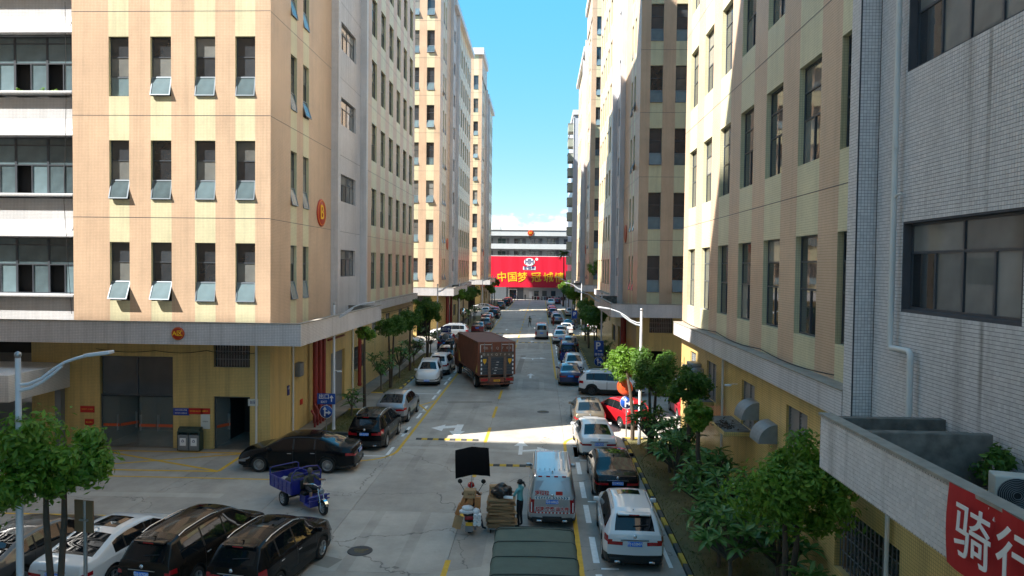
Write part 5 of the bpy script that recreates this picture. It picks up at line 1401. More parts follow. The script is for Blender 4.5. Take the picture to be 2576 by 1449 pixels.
def car(kind, x, y, head, pm, label, txt='', detail=2, group='parked cars', plate_mat=PLATEB, spokes=5, dark_rim=False, rails=None, roof=None, panel=False, scale=1.0, cat='car', name='parked_car', pz=None, wiper=True, chrome=False):
    parts, F = car_parts(kind, panel); sp = SPEC[kind]; L, W, r = sp['L'], sp['W'], sp['r']
    t = thing(name, label, cat, (x, y, 0), R(-head), group); t.scale = (scale,) * 3
    for (k, sd), me in parts.items():
        if detail < 2 and k == 'grille' and False: continue
        o = link(k, me, t)
        if k in ('body', 'door'):
            o.material_slots[0].link = 'OBJECT'; o.material_slots[0].material = pm
        if k == 'door' and detail >= 2:
            d = sp['doors'][int(sd[1])]; ys = d[0] + .14 if int(sd[1]) == 0 else d[0] + .14; sx_ = 1 if sd[0] == 'R' else -1
            xs, zz = F['side'](ys, 5); q = MB(); q.bbox(-.012, .018, -.09, .09, -.014, .014, .008); q.build('door_handle', CHROME if chrome else pm, o, (sx_ * (xs + .008), ys - L / 2, zz - .05))
    w = .21; add_wheels(t, [(sx_ * (W / 2 - .105), a - L / 2) for sx_ in (1, -1) for a in sp['ax']], r, w, spokes, dark_rim)
    # mirrors
    sm = sp['ws'][1] - .28
    for sx_ in (1, -1):
        xs, zz = F['side'](sm, 6); q = MB(); q.bbox(-.02, .18, -.06, .07, -.03, .11, .03); o = q.build('mirror', pm, t, (sx_ * (xs - .01) - (.16 if sx_ < 0 else 0), sm - L / 2, zz + .04))
    if rails if rails is not None else sp.get('rails'):
        a, b = sp.get('rails', (.7, 2.6))
        for sx_ in (1, -1):
            q = MB(); pts = []
            for k in range(7):
                s_ = a + (b - a) * k / 6; xs, zz = F['side'](s_, 9); pts.append((sx_ * (xs + .005), s_ - L / 2, zz + (.05 if 0 < k < 6 else .0)))
            q.tube(pts, .02, 6); q.build('roof_rail', CHROME if chrome else LAMP, t)
    if roof:
        a, b = roof; q = MB(); za, zb = F['top'](a), F['top'](b)
        n = 6
        for k in range(n):
            s0, s1 = a + (b - a) * k / n, a + (b - a) * (k + 1) / n
            for f0, f1 in ((-.62, -.3), (-.3, 0), (0, .3), (.3, .62)):
                pt = lambda s_, f: (F['side'](s_, 9)[0] * f, s_ - L / 2, F['top'](s_) + .045 * (1 - f * f) + .006)
                q.add([pt(s0, f0), pt(s1, f0), pt(s1, f1), pt(s0, f1)], [(0, 1, 2, 3)], 0, True)
        q.build('sunroof', CGLASS, t)
    z = pz or {'sedan': .80, 'suv': .86, 'mpv': .88, 'coupe_suv': .78, 'hatch': .84, 'van': .86}[kind]
    plate(t, -L / 2 - .088, z, txt, plate_mat, 0, detail); plate(t, L / 2 + .112, .46, txt, plate_mat, math.pi, detail)
    if detail >= 2:
        q = MB(); q.lathe([(.001, .02), (.045, .018), (.055, 0)], 16, 0, Matrix.Translation((0, -L / 2 - .078, z + .22)) @ Matrix.Rotation(R(90), 4, 'X')); q.build('badge', CHROME, t)
        q = MB(); q.box(-.42, .42, -L / 2 - .085, -L / 2 - .06, z + .10, z + .125); q.build('chrome_strip', CHROME, t)
        q = MB(); q.bbox(-W / 2 + .16, W / 2 - .16, -L / 2 - .06, -L / 2 + .1, .25, .42, .03); q.build('bumper_insert', TRIM, t)
        for sx_ in (-1, 1):
            q = MB(); q.bbox(-.09, .09, -.02, .03, -.03, .03, .012); q.build('exhaust_tip', CHROME, t, (sx_ * (W / 2 - .42), -L / 2 - .06, .30))
        if kind in ('suv', 'mpv', 'hatch') and wiper:
            s0, s1 = sp['rw']; q = MB(); y0, z0 = s0 + .05 - L / 2, F['top'](s0 + .05) + .06; q.tube([(-.05, y0 - .03, z0 + .02), (.42, y0 - .0, z0 + .07)], .012, 5); q.build('wiper', TRIM, t)
            q = MB(); s2 = s1 + .02; xs = F['side'](s2, 9)[0]; q.bbox(-xs * .8, xs * .8, s1 - .14 - L / 2, s1 + .1 - L / 2, F['top'](s1) + .0, F['top'](s1) + .055, .02); o = q.build('spoiler', pm, t)
            q = MB(); q.box(-.16, .16, s1 - .15 - L / 2, s1 - .13 - L / 2, F['top'](s1) + .01, F['top'](s1) + .04); q.build('brake_light', TAIL, t)
        q = MB(); sA = sp['rw'][1] + .18; q.tube([(0, sA - L / 2, F['top'](sA) + .04), (0, sA - L / 2 - .03, F['top'](sA) + .075), (0, sA - .14 - L / 2, F['top'](sA) + .115)], [.03, .02, .008], 6); q.build('antenna', pm, t)
    return t
def cen(kind, rx, ry, head):
    """centre of a car whose rear bumper stands at rx, ry"""
    h = R(head); l = SPEC[kind]['L'] / 2; return rx + l * math.sin(h), ry + l * math.cos(h)
def rear(kind, rx, ry, head, *a, **k):
    c = cen(kind, rx, ry, head); return car(kind, c[0], c[1], head, *a, **k)
# right row, nearest first
rear('sedan', 3.0, 13.95, 1, P_GREY, 'dark grey car whose roof just shows at the bottom edge', '', 1)
rear('suv', 2.95, 21.0, 1.5, P_WHITE, 'white SUV with roof rails nearest on the right, plate ending 658MW', '湘J·658MW', roof=(1.95, 2.45), chrome=True)
rear('sedan', 3.1, 27.1, 0, P_BLACK, 'black sedan in front of the nearest white SUV on the right', '粤S·M32S2', roof=(1.85, 2.6))
rear('sedan', 2.88, 33.1, -2, P_WHITE, 'white sedan at the edge of the sunlit strip, right row', '粤B·5K2D8')
rear('sedan', 2.86, 38.7, 0, P_BRONZE, 'bronze sedan parked at the right corner beside the red car', '粤B·6168S', roof=(1.8, 2.7))
rear('hatch', 5.7, 39.6, -22, P_RED, 'bright red hatchback behind the round arrow sign on the right', '粤B·D0Z21', plate_mat=PLATEG)
rear('hatch', 9.3, 42.0, 0, P_RED, 'second red car half hidden behind the right shrubs', '', 1)
car('suv', 5.25, 50.75, 95, P_WHITE, 'white SUV standing crosswise in the right side street', '', 2, dark_rim=True)
car('sedan', 10.6, 50.8, -85, P_WHITE, 'white sedan in the right side street, nose behind the tree trunks', '', 2)
rear('sedan', 2.4, 53.7, 0, P_BLUE, 'dark blue sedan behind the crosswise white SUV', '', 1, roof=(1.8, 2.6))
car('hatch', 3.0, 61.7, 180, P_WHITE, 'white compact car facing the camera, sunshade behind its windscreen', '粤B·7K61', 1)
rear('mpv', 2.75, 68.0, 0, P_BROWN, 'dark van-like people carrier behind the blue cargo tricycle', '粤B·2C990', 2)
rear('suv', 3.3, 74.6, 0, P_GREY, 'grey car roof showing beyond the dark people carrier', '', 1)
rear('coupe_suv', 2.45, 82.6, 0, P_WHITE, 'white crossover next to the distant silver van', '', 1)
rear('suv', 2.75, 88.4, 0, P_WHITE, 'white SUV one place beyond the white crossover, right row', '', 1)
rear('sedan', 3.6, 94.5, 0, P_WHITE, 'sunlit white sedan at the second right corner', '', 1)
rear('sedan', 4.1, 102.0, 10, P_BLUE, 'dark blue sedan turned slightly beside the woman in red', '', 1)
rear('suv', 2.7, 112.6, 0, P_LGREY, 'light grey SUV behind the woman in the red dress', '', 1)
rear('sedan', 2.75, 119.0, 0, P_GREY, 'grey sedan two places beyond the woman in red', '', 1)
rear('suv', 2.35, 126.6, 0, P_BLUE, 'dark blue SUV in the far right row', '', 1)
rear('suv', 2.3, 133.0, 0, P_DRED, 'dark red SUV in the far right row', '', 1)
rear('sedan', 2.3, 139.5, 0, P_GREY, 'grey car at the end of the far right row', '', 1)
car('suv', 2.5, 166.5, 180, P_WHITE, 'white SUV facing the camera far down on the right', '', 1)
rear('hatch', 4.2, 172, 0, P_DRED, 'dark red car beside the far white SUV', '', 1)
car('suv', 9.0, 99.5, 90, P_WHITE, 'sunlit white SUV behind the right tree trunks', '', 1)
car('suv', 5.6, 131.0, 0, P_WHITE, 'white SUV on the far right verge side', '', 1)
# left row
car('sedan', -10.75, 30.95, -91.5, P_BLACK, 'long black sedan standing crosswise before the left corner', '粤B·8E2K1', 2, spokes=20, scale=1.065, chrome=True)
rear('suv', -8.6, 33.8, 1, P_BLACK, 'black SUV with tall red tail lights in the left row', '粤B·Q703Y', chrome=True)
rear('coupe_suv', -8.62, 39.6, 1, P_LGREY, 'silver grey sloping-back crossover with a green plate', '粤B·DH575', plate_mat=PLATEG)
car('suv', -8.75, 54.8, 176, P_WHITE, 'white SUV facing the camera beside the container truck', '粤B·47B14', 2)
rear('suv', -8.55, 57.7, 2, P_WHITE, 'white SUV seen from behind, past the one facing us', '', 2)
rear('suv', -8.7, 63.6, 0, P_GREY, 'dark grey SUV with a blue plate left of the container', '粤B·5L33', 2)
rear('suv', -8.85, 69.3, 0, P_BLACK, 'black SUV with a ribbed roof left of the container', '', 1)
rear('suv', -10.3, 74.9, 0, P_BLUE, 'dark blue SUV under the small exit sign', '粤B·2P71', 1)
rear('hatch', -8.2, 78.5, 0, P_WHITE, 'white car roof showing above the container truck', '', 1)
car('suv', -11.6, 88.6, -92, P_SILVER, 'silver estate crosswise in front of the second left block', '', 2, scale=1.05, dark_rim=True)
rear('sedan', -8.6, 94.6, 0, P_DRED, 'dark red sedan just behind the container roof', '粤B·9D02', 1)
rear('suv', -8.0, 100.2, 0, P_GREY, 'grey car beyond the dark red sedan', '', 1)
rear('suv', -8.4, 107.0, 0, P_RED, 'red SUV with a spare wheel beside the man in beige', '', 1)
rear('sedan', -8.6, 114.0, 0, P_LGREY, 'light grey sedan beyond the red SUV', '', 1)
rear('suv', -8.2, 120.5, 0, P_BLACK, 'black SUV two places beyond the red SUV', '', 1)
rear('suv', -8.4, 127.5, 0, P_BLUE, 'dark blue SUV at the end of the second left row', '', 1)
rear('hatch', -10.3, 130.0, 0, P_WHITE, 'white hatchback at the far left corner', '', 1)
car('sedan', -11.6, 145.5, 100, P_GREY, 'dark car crosswise at the far left corner', '', 1)
rear('suv', -8.6, 149.0, 0, P_OLIVE, 'olive jeep-like car in the farthest left row', '', 1)
rear('suv', -8.2, 160.0, 0, P_BLACK, 'black car behind the olive one, farthest left row', '', 1)
rear('suv', -8.1, 167.0, 0, P_DRED, 'dark red car in the farthest left row', '', 1)
rear('sedan', -8.0, 174.5, 0, P_RED, 'red car nearest the banner in the left row', '', 1)
car('mpv', -15.6, 77.5, 90, P_WHITE, 'white minibus crosswise behind the left clipped trees', '', 1)
# foreground left
rear('sedan', -12.95, 17.9, 8, P_WHITE, 'white sedan under the tree at the bottom left', '粤B·38M95', roof=(1.75, 2.55))
rear('mpv', -10.6, 17.95, 8.5, P_BROWN, 'dark brown people carrier at the bottom left, plate X7G82', '粤B·X7G82', roof=(2.6, 3.2), rails=True, chrome=True, scale=.96)
rear('suv', -8.15, 17.9, 9, P_BLACK, 'black SUV with silver roof rails, rightmost in the bottom left trio', '粤B·R22Z1', roof=(1.5, 2.4), chrome=True, rails=True, scale=.95)
rear('sedan', -15.4, 17.6, 8, P_GREY, 'grey car cut by the left edge behind the tree', '', 1)
# ------------------------------------------------------------------ people
def person(label, loc, rz, J, bones, cols, hair=None, rad=None, hands=True, name='person', extra=None):
    """one continuous skinned body; bones = (a, b, colour key)"""
    RAD = dict(pel=(.150, .115), spi=(.130, .100), che=(.155, .11), nec=(.052, .052), hea=(.080, .094), top=(.066, .078), shL=.062, shR=.062, elL=.045, elR=.045, wrL=.030, wrR=.030, hiL=.092, hiR=.092, knL=.060, knR=.060, anL=.040, anR=.040, toL=.034, toR=.034, hem=(.2, .16), hemk=(.16, .14))
    RAD.update(rad or {})
    names = list(J); id_ = {k: i for i, k in enumerate(names)}
    me = bpy.data.meshes.new('person_skeleton'); me.from_pydata([J[k] for k in names], [(id_[a], id_[b]) for a, b, c in bones], [])
    ob = bpy.data.objects.new('person_skeleton', me); COL.objects.link(ob)
    sk = ob.modifiers.new('skin', 'SKIN'); sk.use_smooth_shade = True; sk.branch_smoothing = .4
    if not me.skin_vertices:
        bm = bmesh.new(); bm.from_mesh(me); bm.verts.layers.skin.verify(); bm.to_mesh(me); bm.free()
    for k in names:
        r = RAD[k]; sv = me.skin_vertices[0].data[id_[k]]; sv.radius = r if isinstance(r, tuple) else (r, r); sv.use_root = (k == 'pel')
    sb = ob.modifiers.new('sub', 'SUBSURF'); sb.levels = 2; sb.render_levels = 2
    dg = bpy.context.evaluated_depsgraph_get(); body = bpy.data.meshes.new_from_object(ob.evaluated_get(dg))
    bpy.data.objects.remove(ob)
    keys = list(dict.fromkeys(c for a, b, c in bones)); body.materials.clear()
    for k in keys: body.materials.append(cols[k])
    segs = [(Vector(J[a]), Vector(J[b]), keys.index(c), (RAD[a] if not isinstance(RAD[a], tuple) else RAD[a][0])) for a, b, c in bones]
    for p in body.polygons:
        c = p.center; best = (1e9, 0)
        for a, b, mi, r in segs:
            d = b - a; t = max(0, min(1, (c - a).dot(d) / max(d.length_squared, 1e-9))); dist = (c - a - d * t).length - r * .7
            if dist < best[0]: best = (dist, mi)
        p.material_index = best[1]; p.use_smooth = True
    t = thing(name, label, 'person', loc, rz, 'people in the street')
    link('body', body, t)
    hd = Vector(J['hea']); fw = Vector((0, 1, 0))
    look = J.get('_look')
    q = MB(); mm = Matrix.Translation(hd + Vector((0, -.012, .028)))
    if hair:
        pr = [(.001, .112), (.055, .100), (.088, .06), (.098, .01), (.094, -.035), (.080, -.06)]
        q.lathe(pr, 16, 0, mm @ Matrix.Rotation(R(14), 4, 'X')); q.build('hair', cols['hair'], t)
    q = MB()
    for sx_ in (-1, 1): q.lathe([(.001, .012), (.009, .006), (.012, 0)], 8, 0, Matrix.Translation(hd + Vector((sx_ * .032, .082, .012))) @ Matrix.Rotation(R(-90), 4, 'X'))
    q.build('eyes', DARK, t)
    q = MB(); q.tube([hd + Vector((0, .088, .018)), hd + Vector((0, .112, -.018)), hd + Vector((0, .09, -.026))], [.008, .014, .008], 6); q.build('nose', cols['skin'], t)
    q = MB(); q.tube([hd + Vector((-.024, .084, -.05)), hd + Vector((0, .093, -.05)), hd + Vector((.024, .084, -.05))], .006, 5); q.build('mouth', plain('lips', (.22, .08, .06), .6), t)
    q = MB()
    for sx_ in (-1, 1): q.lathe([(.001, .012), (.02, .008), (.026, 0)], 8, 0, Matrix.Translation(hd + Vector((sx_ * .082, -.005, -.005))) @ Matrix.Rotation(R(90) * sx_, 4, 'Y'))
    q.build('ears', cols['skin'], t)
    if hands:
        for sd, el in (('L', 'elL'), ('R', 'elR')):
            w = Vector(J['wr' + sd]); d = (w - Vector(J[el])).normalized(); a = d.orthogonal().normalized(); b = d.cross(a); q = MB()
            q.tube([w - d * .01, w + d * .04, w + d * .085], [.026, .036, .03], 8)
            for k in range(4):
                o = b * (-.027 + .018 * k); l = (.05, .062, .066, .055)[k]
                q.tube([w + d * .075 + o, w + d * (.075 + l * .55) + o * 1.1 + a * .008, w + d * (.075 + l) + o * 1.1 + a * .03], [.0095, .009, .007], 6)
            q.tube([w + d * .02 + b * .03, w + d * .05 + b * .055, w + d * .08 + b * .06], [.012, .011, .008], 6)
            q.build('hand', cols['skin'], t)
    return t
STAND = dict(pel=(0, 0, .93), spi=(0, .01, 1.10), che=(0, .0, 1.29), nec=(0, 0, 1.46), hea=(0, .025, 1.57), top=(0, .015, 1.65), shL=(-.175, 0, 1.39), elL=(-.235, -.03, 1.12), wrL=(-.24, .06, .88), shR=(.175, 0, 1.39), elR=(.235, -.03, 1.12), wrR=(.24, .06, .88),
             hiL=(-.09, 0, .88), knL=(-.10, .03, .49), anL=(-.10, -.02, .09), toL=(-.11, .13, .035), hiR=(.09, 0, .88), knR=(.10, .03, .49), anR=(.10, -.02, .09), toR=(.11, .13, .035))
BONES = [('pel', 'spi', 'shirt'), ('spi', 'che', 'shirt'), ('che', 'nec', 'shirt'), ('nec', 'hea', 'skin'), ('hea', 'top', 'skin')]
for s_ in 'LR': BONES += [('che', 'sh' + s_, 'shirt'), ('sh' + s_, 'el' + s_, 'shirt'), ('el' + s_, 'wr' + s_, 'skin'), ('pel', 'hi' + s_, 'trousers'), ('hi' + s_, 'kn' + s_, 'trousers'), ('kn' + s_, 'an' + s_, 'trousers'), ('an' + s_, 'to' + s_, 'shoe')]
SKIN = plain('skin', (.38, .21, .135), .55); HAIRB = plain('black_hair', (.010, .009, .008), .5); HAIRG = plain('thin_grey_hair', (.10, .085, .07), .7)
def cl(name, c, var=0.15, sc=8): return plain('cloth_' + name, c, .85, 0, var, sc)
def cols(shirt, trousers, shoe=None, hair=None): return dict(shirt=shirt, trousers=trousers, skin=SKIN, shoe=shoe or cl('shoe', (.02, .02, .02)), hair=hair or HAIRB, dress=shirt)
TEAL = cl('teal', (.14, .42, .44)); BLKC = cl('black', (.012, .012, .014))
J = dict(STAND); J.update(elL=(-.25, .12, 1.15), wrL=(-.16, .36, 1.18), elR=(.25, .10, 1.13), wrR=(.10, .36, 1.16))
w = person('woman in a teal top and black trousers sorting the cardboard pile', (-.63, 24.35, 0), R(62), J, BONES, cols(TEAL, BLKC), True)
q = MB(); q.lathe([(.001, .05), (.04, .04), (.05, 0), (.03, -.04), (.001, -.05)], 10, 0, Matrix.Translation((0, -.12, 1.60))); q.tube([(0, -.14, 1.58), (0, -.19, 1.52), (0, -.19, 1.44)], [.03, .035, .012], 8); q.build('ponytail', HAIRB, w)
J = dict(STAND); J.update(elR=(.30, .06, 1.24), wrR=(.13, .14, 1.50), elL=(-.25, -.05, 1.12), wrL=(-.22, .04, .87), knL=(-.15, .02, .49), anL=(-.19, 0, .09), toL=(-.22, .13, .035), knR=(.13, .03, .49), anR=(.15, .0, .09), toR=(.17, .13, .035))
person('man in a dark green shirt standing in the road holding a phone', (-1.6, 106.3, 0), R(190), J, BONES, cols(cl('olive_green', (.045, .06, .03)), BLKC), True)
J = dict(STAND); J.update(knL=(-.10, .16, .50), anL=(-.10, .12, .11), toL=(-.11, .27, .06), knR=(.10, -.04, .48), anR=(.10, -.24, .12), toR=(.11, -.12, .035), wrR=(.25, .12, .90), wrL=(-.25, -.12, .90))
person('man in beige shirt and shorts walking beside the red SUV', (-6.95, 104, 0), R(-8), J, [(a, b, 'skin' if (a[:2] == 'kn') else c) for a, b, c in BONES], cols(cl('beige', (.50, .42, .28)), cl('khaki', (.36, .26, .16)), cl('white_shoe', (.5, .5, .5))), True)
J = {k: v for k, v in STAND.items() if k[:2] not in ('hi', 'kn')}; J.update(hemk=(0, 0, .55), hem=(0, 0, .16), elR=(.27, .08, 1.15), wrR=(.12, .2, 1.2), anL=(-.07, .0, .09), anR=(.07, 0, .09))
BD = [b_ for b_ in BONES if b_[0][:2] not in ('hi', 'kn') and b_[1][:2] not in ('hi', 'kn')] + [('pel', 'hemk', 'shirt'), ('hemk', 'hem', 'shirt'), ('hem', 'anL', 'skin'), ('hem', 'anR', 'skin')]
w = person('woman in a long dark red dress at the right row of cars', (2.05, 108.6, 0), R(20), J, BD, cols(cl('dark_red', (.16, .018, .012)), BLKC), True)
q = MB(); q.lathe([(.09, 0), (.10, -.1), (.08, -.28), (.03, -.34)], 12, 0, Matrix.Translation((0, -.03, 1.6))); q.build('long_hair', HAIRB, w)
for i, (x, y, a, c1, c2, lb) in enumerate(((-7.3, 163.5, 170, (.05, .04, .03), (.02, .02, .03), 'small figure in dark brown beside the farthest left cars'), (-7.0, 188.5, 150, (.08, .10, .22), (.02, .03, .08), 'faraway person in blue in front of the banner'), (-6.3, 189.5, 200, (.12, .10, .12), (.02, .02, .05), 'faraway person in grey next to the one in blue'), (-4.2, 191.0, 180, (.03, .03, .04), (.02, .02, .02), 'dark faraway person by the white notice board'))):
    person(lb, (x, y, 0), R(a), STAND, BONES, cols(cl('far%d' % i, c1), cl('farb%d' % i, c2)), True, hands=False)

# ------------------------------------------------------------------ container truck
CONT = plain('container_brown', (0.19, 0.062, 0.034), 0.65, var=0.35, scale=1.5, bump=.15, bscale=30)
LIFT = plain('tail_lift_grey', (0.055, 0.065, 0.075), 0.55, var=0.35, scale=4)
t = thing('container_truck', 'brown container truck seen from behind, turning left in mid street', 'truck', (-3.2, 51.5, 0), R(17.6)); TL = 7.7; t.scale = (1.13, 1.03, 1.03)
n = 44                                        # corrugated walls
for sx_ in (-1, 1):
    q = MB()
    for i in range(n):
        y0 = .12 + (TL - .24) * i / n; w = (TL - .24) / n; xo = sx_ * 1.215; xi = sx_ * 1.180
        for a, b2, xa, xb in ((0, .3, xo, xo), (.3, .5, xo, xi), (.5, .8, xi, xi), (.8, 1, xi, xo)): q.quad((xa, y0 + a * w, 1.15), (xb, y0 + b2 * w, 1.15), (xb, y0 + b2 * w, 3.42), (xa, y0 + a * w, 3.42))
    q.build('side_wall', CONT, t)
q = MB()
for i in range(14):
    y0 = .1 + (TL - .2) * i / 14; w = (TL - .2) / 14
    q.quad((-1.2, y0, 3.46), (1.2, y0, 3.46), (1.2, y0 + w * .7, 3.49), (-1.2, y0 + w * .7, 3.49)); q.quad((-1.2, y0 + w * .7, 3.49), (1.2, y0 + w * .7, 3.49), (1.2, y0 + w, 3.46), (-1.2, y0 + w, 3.46))
q.build('roof', CONT, t)
q = MB()
for sx_ in (-1, 1):
    q.box(sx_ * 1.22 - .06, sx_ * 1.22 + .06 - .05 * 0, 0, .12, 1.1, 3.5) ; q.box(sx_ * 1.19 - .05, sx_ * 1.19 + .05, TL - .12, TL, 1.1, 3.5); q.box(sx_ * 1.2 - .045, sx_ * 1.2 + .045, .12, TL - .12, 3.40, 3.505); q.box(sx_ * 1.2 - .045, sx_ * 1.2 + .045, .12, TL - .12, 1.08, 1.2)
q.box(-1.16, 1.16, 0, .12, 3.36, 3.5); q.box(-1.16, 1.16, 0, .12, 1.08, 1.2); q.box(-1.16, 1.16, TL - .06, TL, 1.1, 3.5); q.build('corner_frame', CONT, t)
for sx_ in (-1, 1):
    x0, x1 = (-1.15, -.012) if sx_ < 0 else (.012, 1.15)
    q = MB(); 
    for k in range(5): q.box(x0, x1, .03 - .012 * (k % 2), .075, 1.2 + k * .432, 1.2 + (k + 1) * .432 - .015 * 0)
    d = q.build('container_door', CONT, t)
    for xx in (x0 + .32, x1 - .32): q = MB(); q.cyl((xx, -.01, 1.15), (xx, -.01, 3.42), .022, n=8); q.build('lock_rod', GREYM, d)
    q = MB(); q.box(sx_ * 1.10 - .02, sx_ * 1.10 + .02, -.004, .0, 2.7, 3.3); q.box(min(sx_ * .35, sx_ * 1.1), max(sx_ * .35, sx_ * 1.1), -.006, -.001, 3.30, 3.33); q.build('reflective_strip', WHT, d)
LETP = plain('faded_white_print', (.42, .36, .32), .8)
for ch, x in zip('粤BKQ706', (-.82, -.66, -.34, .03, .38, .70, .92)): lettering(ch, .24, LETP, t, (x, -.04, 3.05), FACE_CAM, .003)
# folded tail lift
q = MB(); q.box(-1.12, 1.12, -.14, -.08, 1.15, 2.78); q.build('tail_lift', LIFT, t)
q = MB()
for k in range(7): q.box(-.42, .42, -.165, -.14, 1.22 + k * .17, 1.30 + k * .17)
for sx_ in (-1, 1):
    for k in range(6): q.box(min(sx_ * .62, sx_ * 1.08), max(sx_ * .62, sx_ * 1.08), -.16, -.14, 1.25 + k * .21, 1.36 + k * .21)
q.build('lift_rib', plain('lift_rib_blue', (.03, .04, .055), .5, var=.2), t)
q = MB(); q.box(-1.12, 1.12, -.16, -.145, 2.45, 2.76); q.build('lift_lip', plain('bare_rusty_steel', (.10, .075, .055), .6, var=.4), t)
for ch, x in zip('粤BKQ706', (-.9, -.62, -.36, -.05, .22, .52, .8)): lettering(ch, .22, LETP, t, (x, -.166, 2.6), FACE_CAM, .002)
lettering('车队 021 54018380', .085, LETP, t, (0, -.172, 1.56), FACE_CAM, .002)
for sx_ in (-1, 1):
    q = MB(); q.box(sx_ * .53 - .09, sx_ * .53 + .09, -.19, -.14, .9, 2.45); q.build('lift_arm', plain('worn_arm', (.16, .10, .07), .6, var=.6, scale=5), t)
    q = MB(); q.add([(sx_ * .85 + a, -.172, b2) for a, b2 in ((-.12, 2.30), (.12, 2.30), (.11, 2.10), (0, 1.90), (-.11, 2.10))], [tuple(range(5))]); q.build('warning_shield', PLATEY, t)
    q = MB(); q.box(sx_ * .85 - .3, sx_ * .85 + .3, -.1, 0, .62, .95); q.build('lamp_panel', CONT, t)
    q = MB(); q.box(sx_ * .85 - .22, sx_ * .85 + .22, -.12, -.1, .7, .86); q.build('tail_light', TAIL, t)
q = MB()
for k in range(5): q.box(-1.1, -1.02, -.168, -.161, 1.2 + k * .3, 1.36 + k * .3); q.box(1.02, 1.1, -.168, -.161, 1.2 + k * .3, 1.36 + k * .3); q.box(-.25 + .05 * k, -.08 + .05 * k, -.172, -.166, 1.24 + k * .2, 1.27 + k * .2)
q.build('reflective_strip', WHT, t)
plate(t, -.13, .72, 'KQ706', PLATEY)
q = MB(); q.box(-.5, .5, -.1, .0, .58, .95); q.box(-1.1, 1.1, -.16, -.06, .44, .52); q.build('bumper', CONT, t)
q = MB(); q.box(-.45, .45, .1, 9.2, .75, 1.08); q.box(-1.15, 1.15, .2, .5, .95, 1.08); q.build('chassis', TRIM, t)
q = MB()
for sx_ in (-1, 1):
    for z in (.5, .68, .86): q.box(sx_ * 1.12 - .02, sx_ * 1.12 + .02, 2.6, 6.2, z, z + .07)
    for y in (2.7, 4.4, 6.1): q.box(sx_ * 1.10 - .02, sx_ * 1.10 + .02, y, y + .07, .5, 1.08)
q.build('side_guard', GREYM, t)
add_wheels(t, [(-1.06, 1.5), (1.06, 1.5), (-.76, 1.5), (.76, 1.5), (-1.05, 8.1), (1.05, 8.1)], .48, .26, 8)
q = MB(); q.bbox(-1.2, 1.2, 7.85, 9.75, .55, 2.85, .14); q.build('cab', CONT, t); q = MB(); q.bbox(-1.1, 1.1, 9.7, 9.78, 1.7, 2.6, .03); q.build('windscreen', CGLASS, t)
for sx_ in (-1, 1):
    q = MB(); q.bbox(-.1, .1, -.06, .06, -.3, .3, .03); q.build('mirror', TRIM, t, (sx_ * 1.42, 9.6, 2.1)); q = MB(); q.bbox(sx_ * 1.2 - .01, sx_ * 1.2 + .01, 8.5, 9.45, 1.75, 2.5, .005); q.build('side_window', CGLASS, t)
YD = plain('yellow_graphic', (.55, .36, .06), .6, var=.3)
q = MB()
for i in range(7): q.box(-1.228, -1.222, .2 + i * .12, .29 + i * .12, 1.2, 2.05 - i * .12); q.box(-1.228, -1.222, 7.4 - i * .12, 7.49 - i * .12, 1.2, 2.2 - i * .14)
q.build('side_graphic', YD, t)

# ------------------------------------------------------------------ vans
v = rear('van', .5, 24.25, 0, P_SILVER, 'silver panel van with red lettering and ribbed roof in the right lane', '粤B·68RL5', 2, None, panel=True, cat='van', name='panel_van', pz=.98, wiper=False)
L_ = SPEC['van']['L']; yb = -L_ / 2 - .075
REDL = plain('red_print', (.55, .03, .02), .5)
for s_, sz, x, z in (('货拉拉', .17, -.36, 1.28), ('拉货 搬家 运大件', .155, 0, .72)):
    o = lettering(s_, sz, WHT, v, (x, yb - .004, z), FACE_CAM, .001, .016); o = lettering(s_, sz, REDL, v, (x, yb - .008, z), FACE_CAM, .001, .004)
q = MB()
for k in range(10): q.box(-.62 + k * .125, -.56 + k * .125, yb - .004, yb - .002, .57, .62)
q.build('red_marker', REDL, v); q = MB()
for k in range(10): q.box(-.555 + k * .125, -.5 + k * .125, yb - .004, yb - .002, .57, .62)
for sx_ in (-.74, .71): q.box(sx_, sx_ + .035, yb + .02, yb + .023, .6, .95)
q.build('white_marker', WHT, v)
q = MB()
for k in range(12):
    x = -.56 + k * .095; sg = 1 if k < 6 else -1; q.add([(x, yb - .004, 1.07), (x + .045, yb - .004, 1.07), (x + .045 - sg * .03, yb - .004, 1.115), (x + .045, yb - .004, 1.16), (x, yb - .004, 1.16), (x - sg * .03, yb - .004, 1.115)], [tuple(range(6))])
q.build('chevron', plain('teal_print', (.02, .16, .25), .5), v)
q = MB(); q.box(-.62, .62, yb - .002, yb + .0, 1.06, 1.17); q.build('chevron_band', WHT, v)
q = MB(); q.box(.12, .36, yb - .006, yb - .004, 1.22, 1.35); q.build('red_sticker', REDL, v)
q = MB(); q.bbox(-.34, .34, yb - .02, yb + .1, .30, .46, .02); q.build('step', TRIM, v)
q = MB()
for k in range(8):
    x = -.62 + 1.24 * k / 7; q.box(x - .012, x + .012, .5 - L_ / 2, 3.1 - L_ / 2, 1.935 + .045 * (1 - (x / .75) ** 2) - .02, 1.952 + .045 * (1 - (x / .75) ** 2))
q.build('roof_rib', P_SILVER, v)
q = MB(); q.add([(x * .62, -L_ / 2 + .018 + (z - 1.2) * .19, z) for x, z in ((-1, 1.30), (1, 1.30), (.95, 1.68), (-.95, 1.68))], [(0, 1, 2, 3)]); q.build('rear_panel', plain('panel_grey', (.36, .39, .43), .35, metal=.5), v, (0, -.03, 0))
q = MB()
for k in range(4): q.box(-.5 + k * .28, -.36 + k * .28, -.02, .0, 0, .05)
q.build('roof_marker', TAIL, v, (0, -L_ / 2 + .10, 1.80))
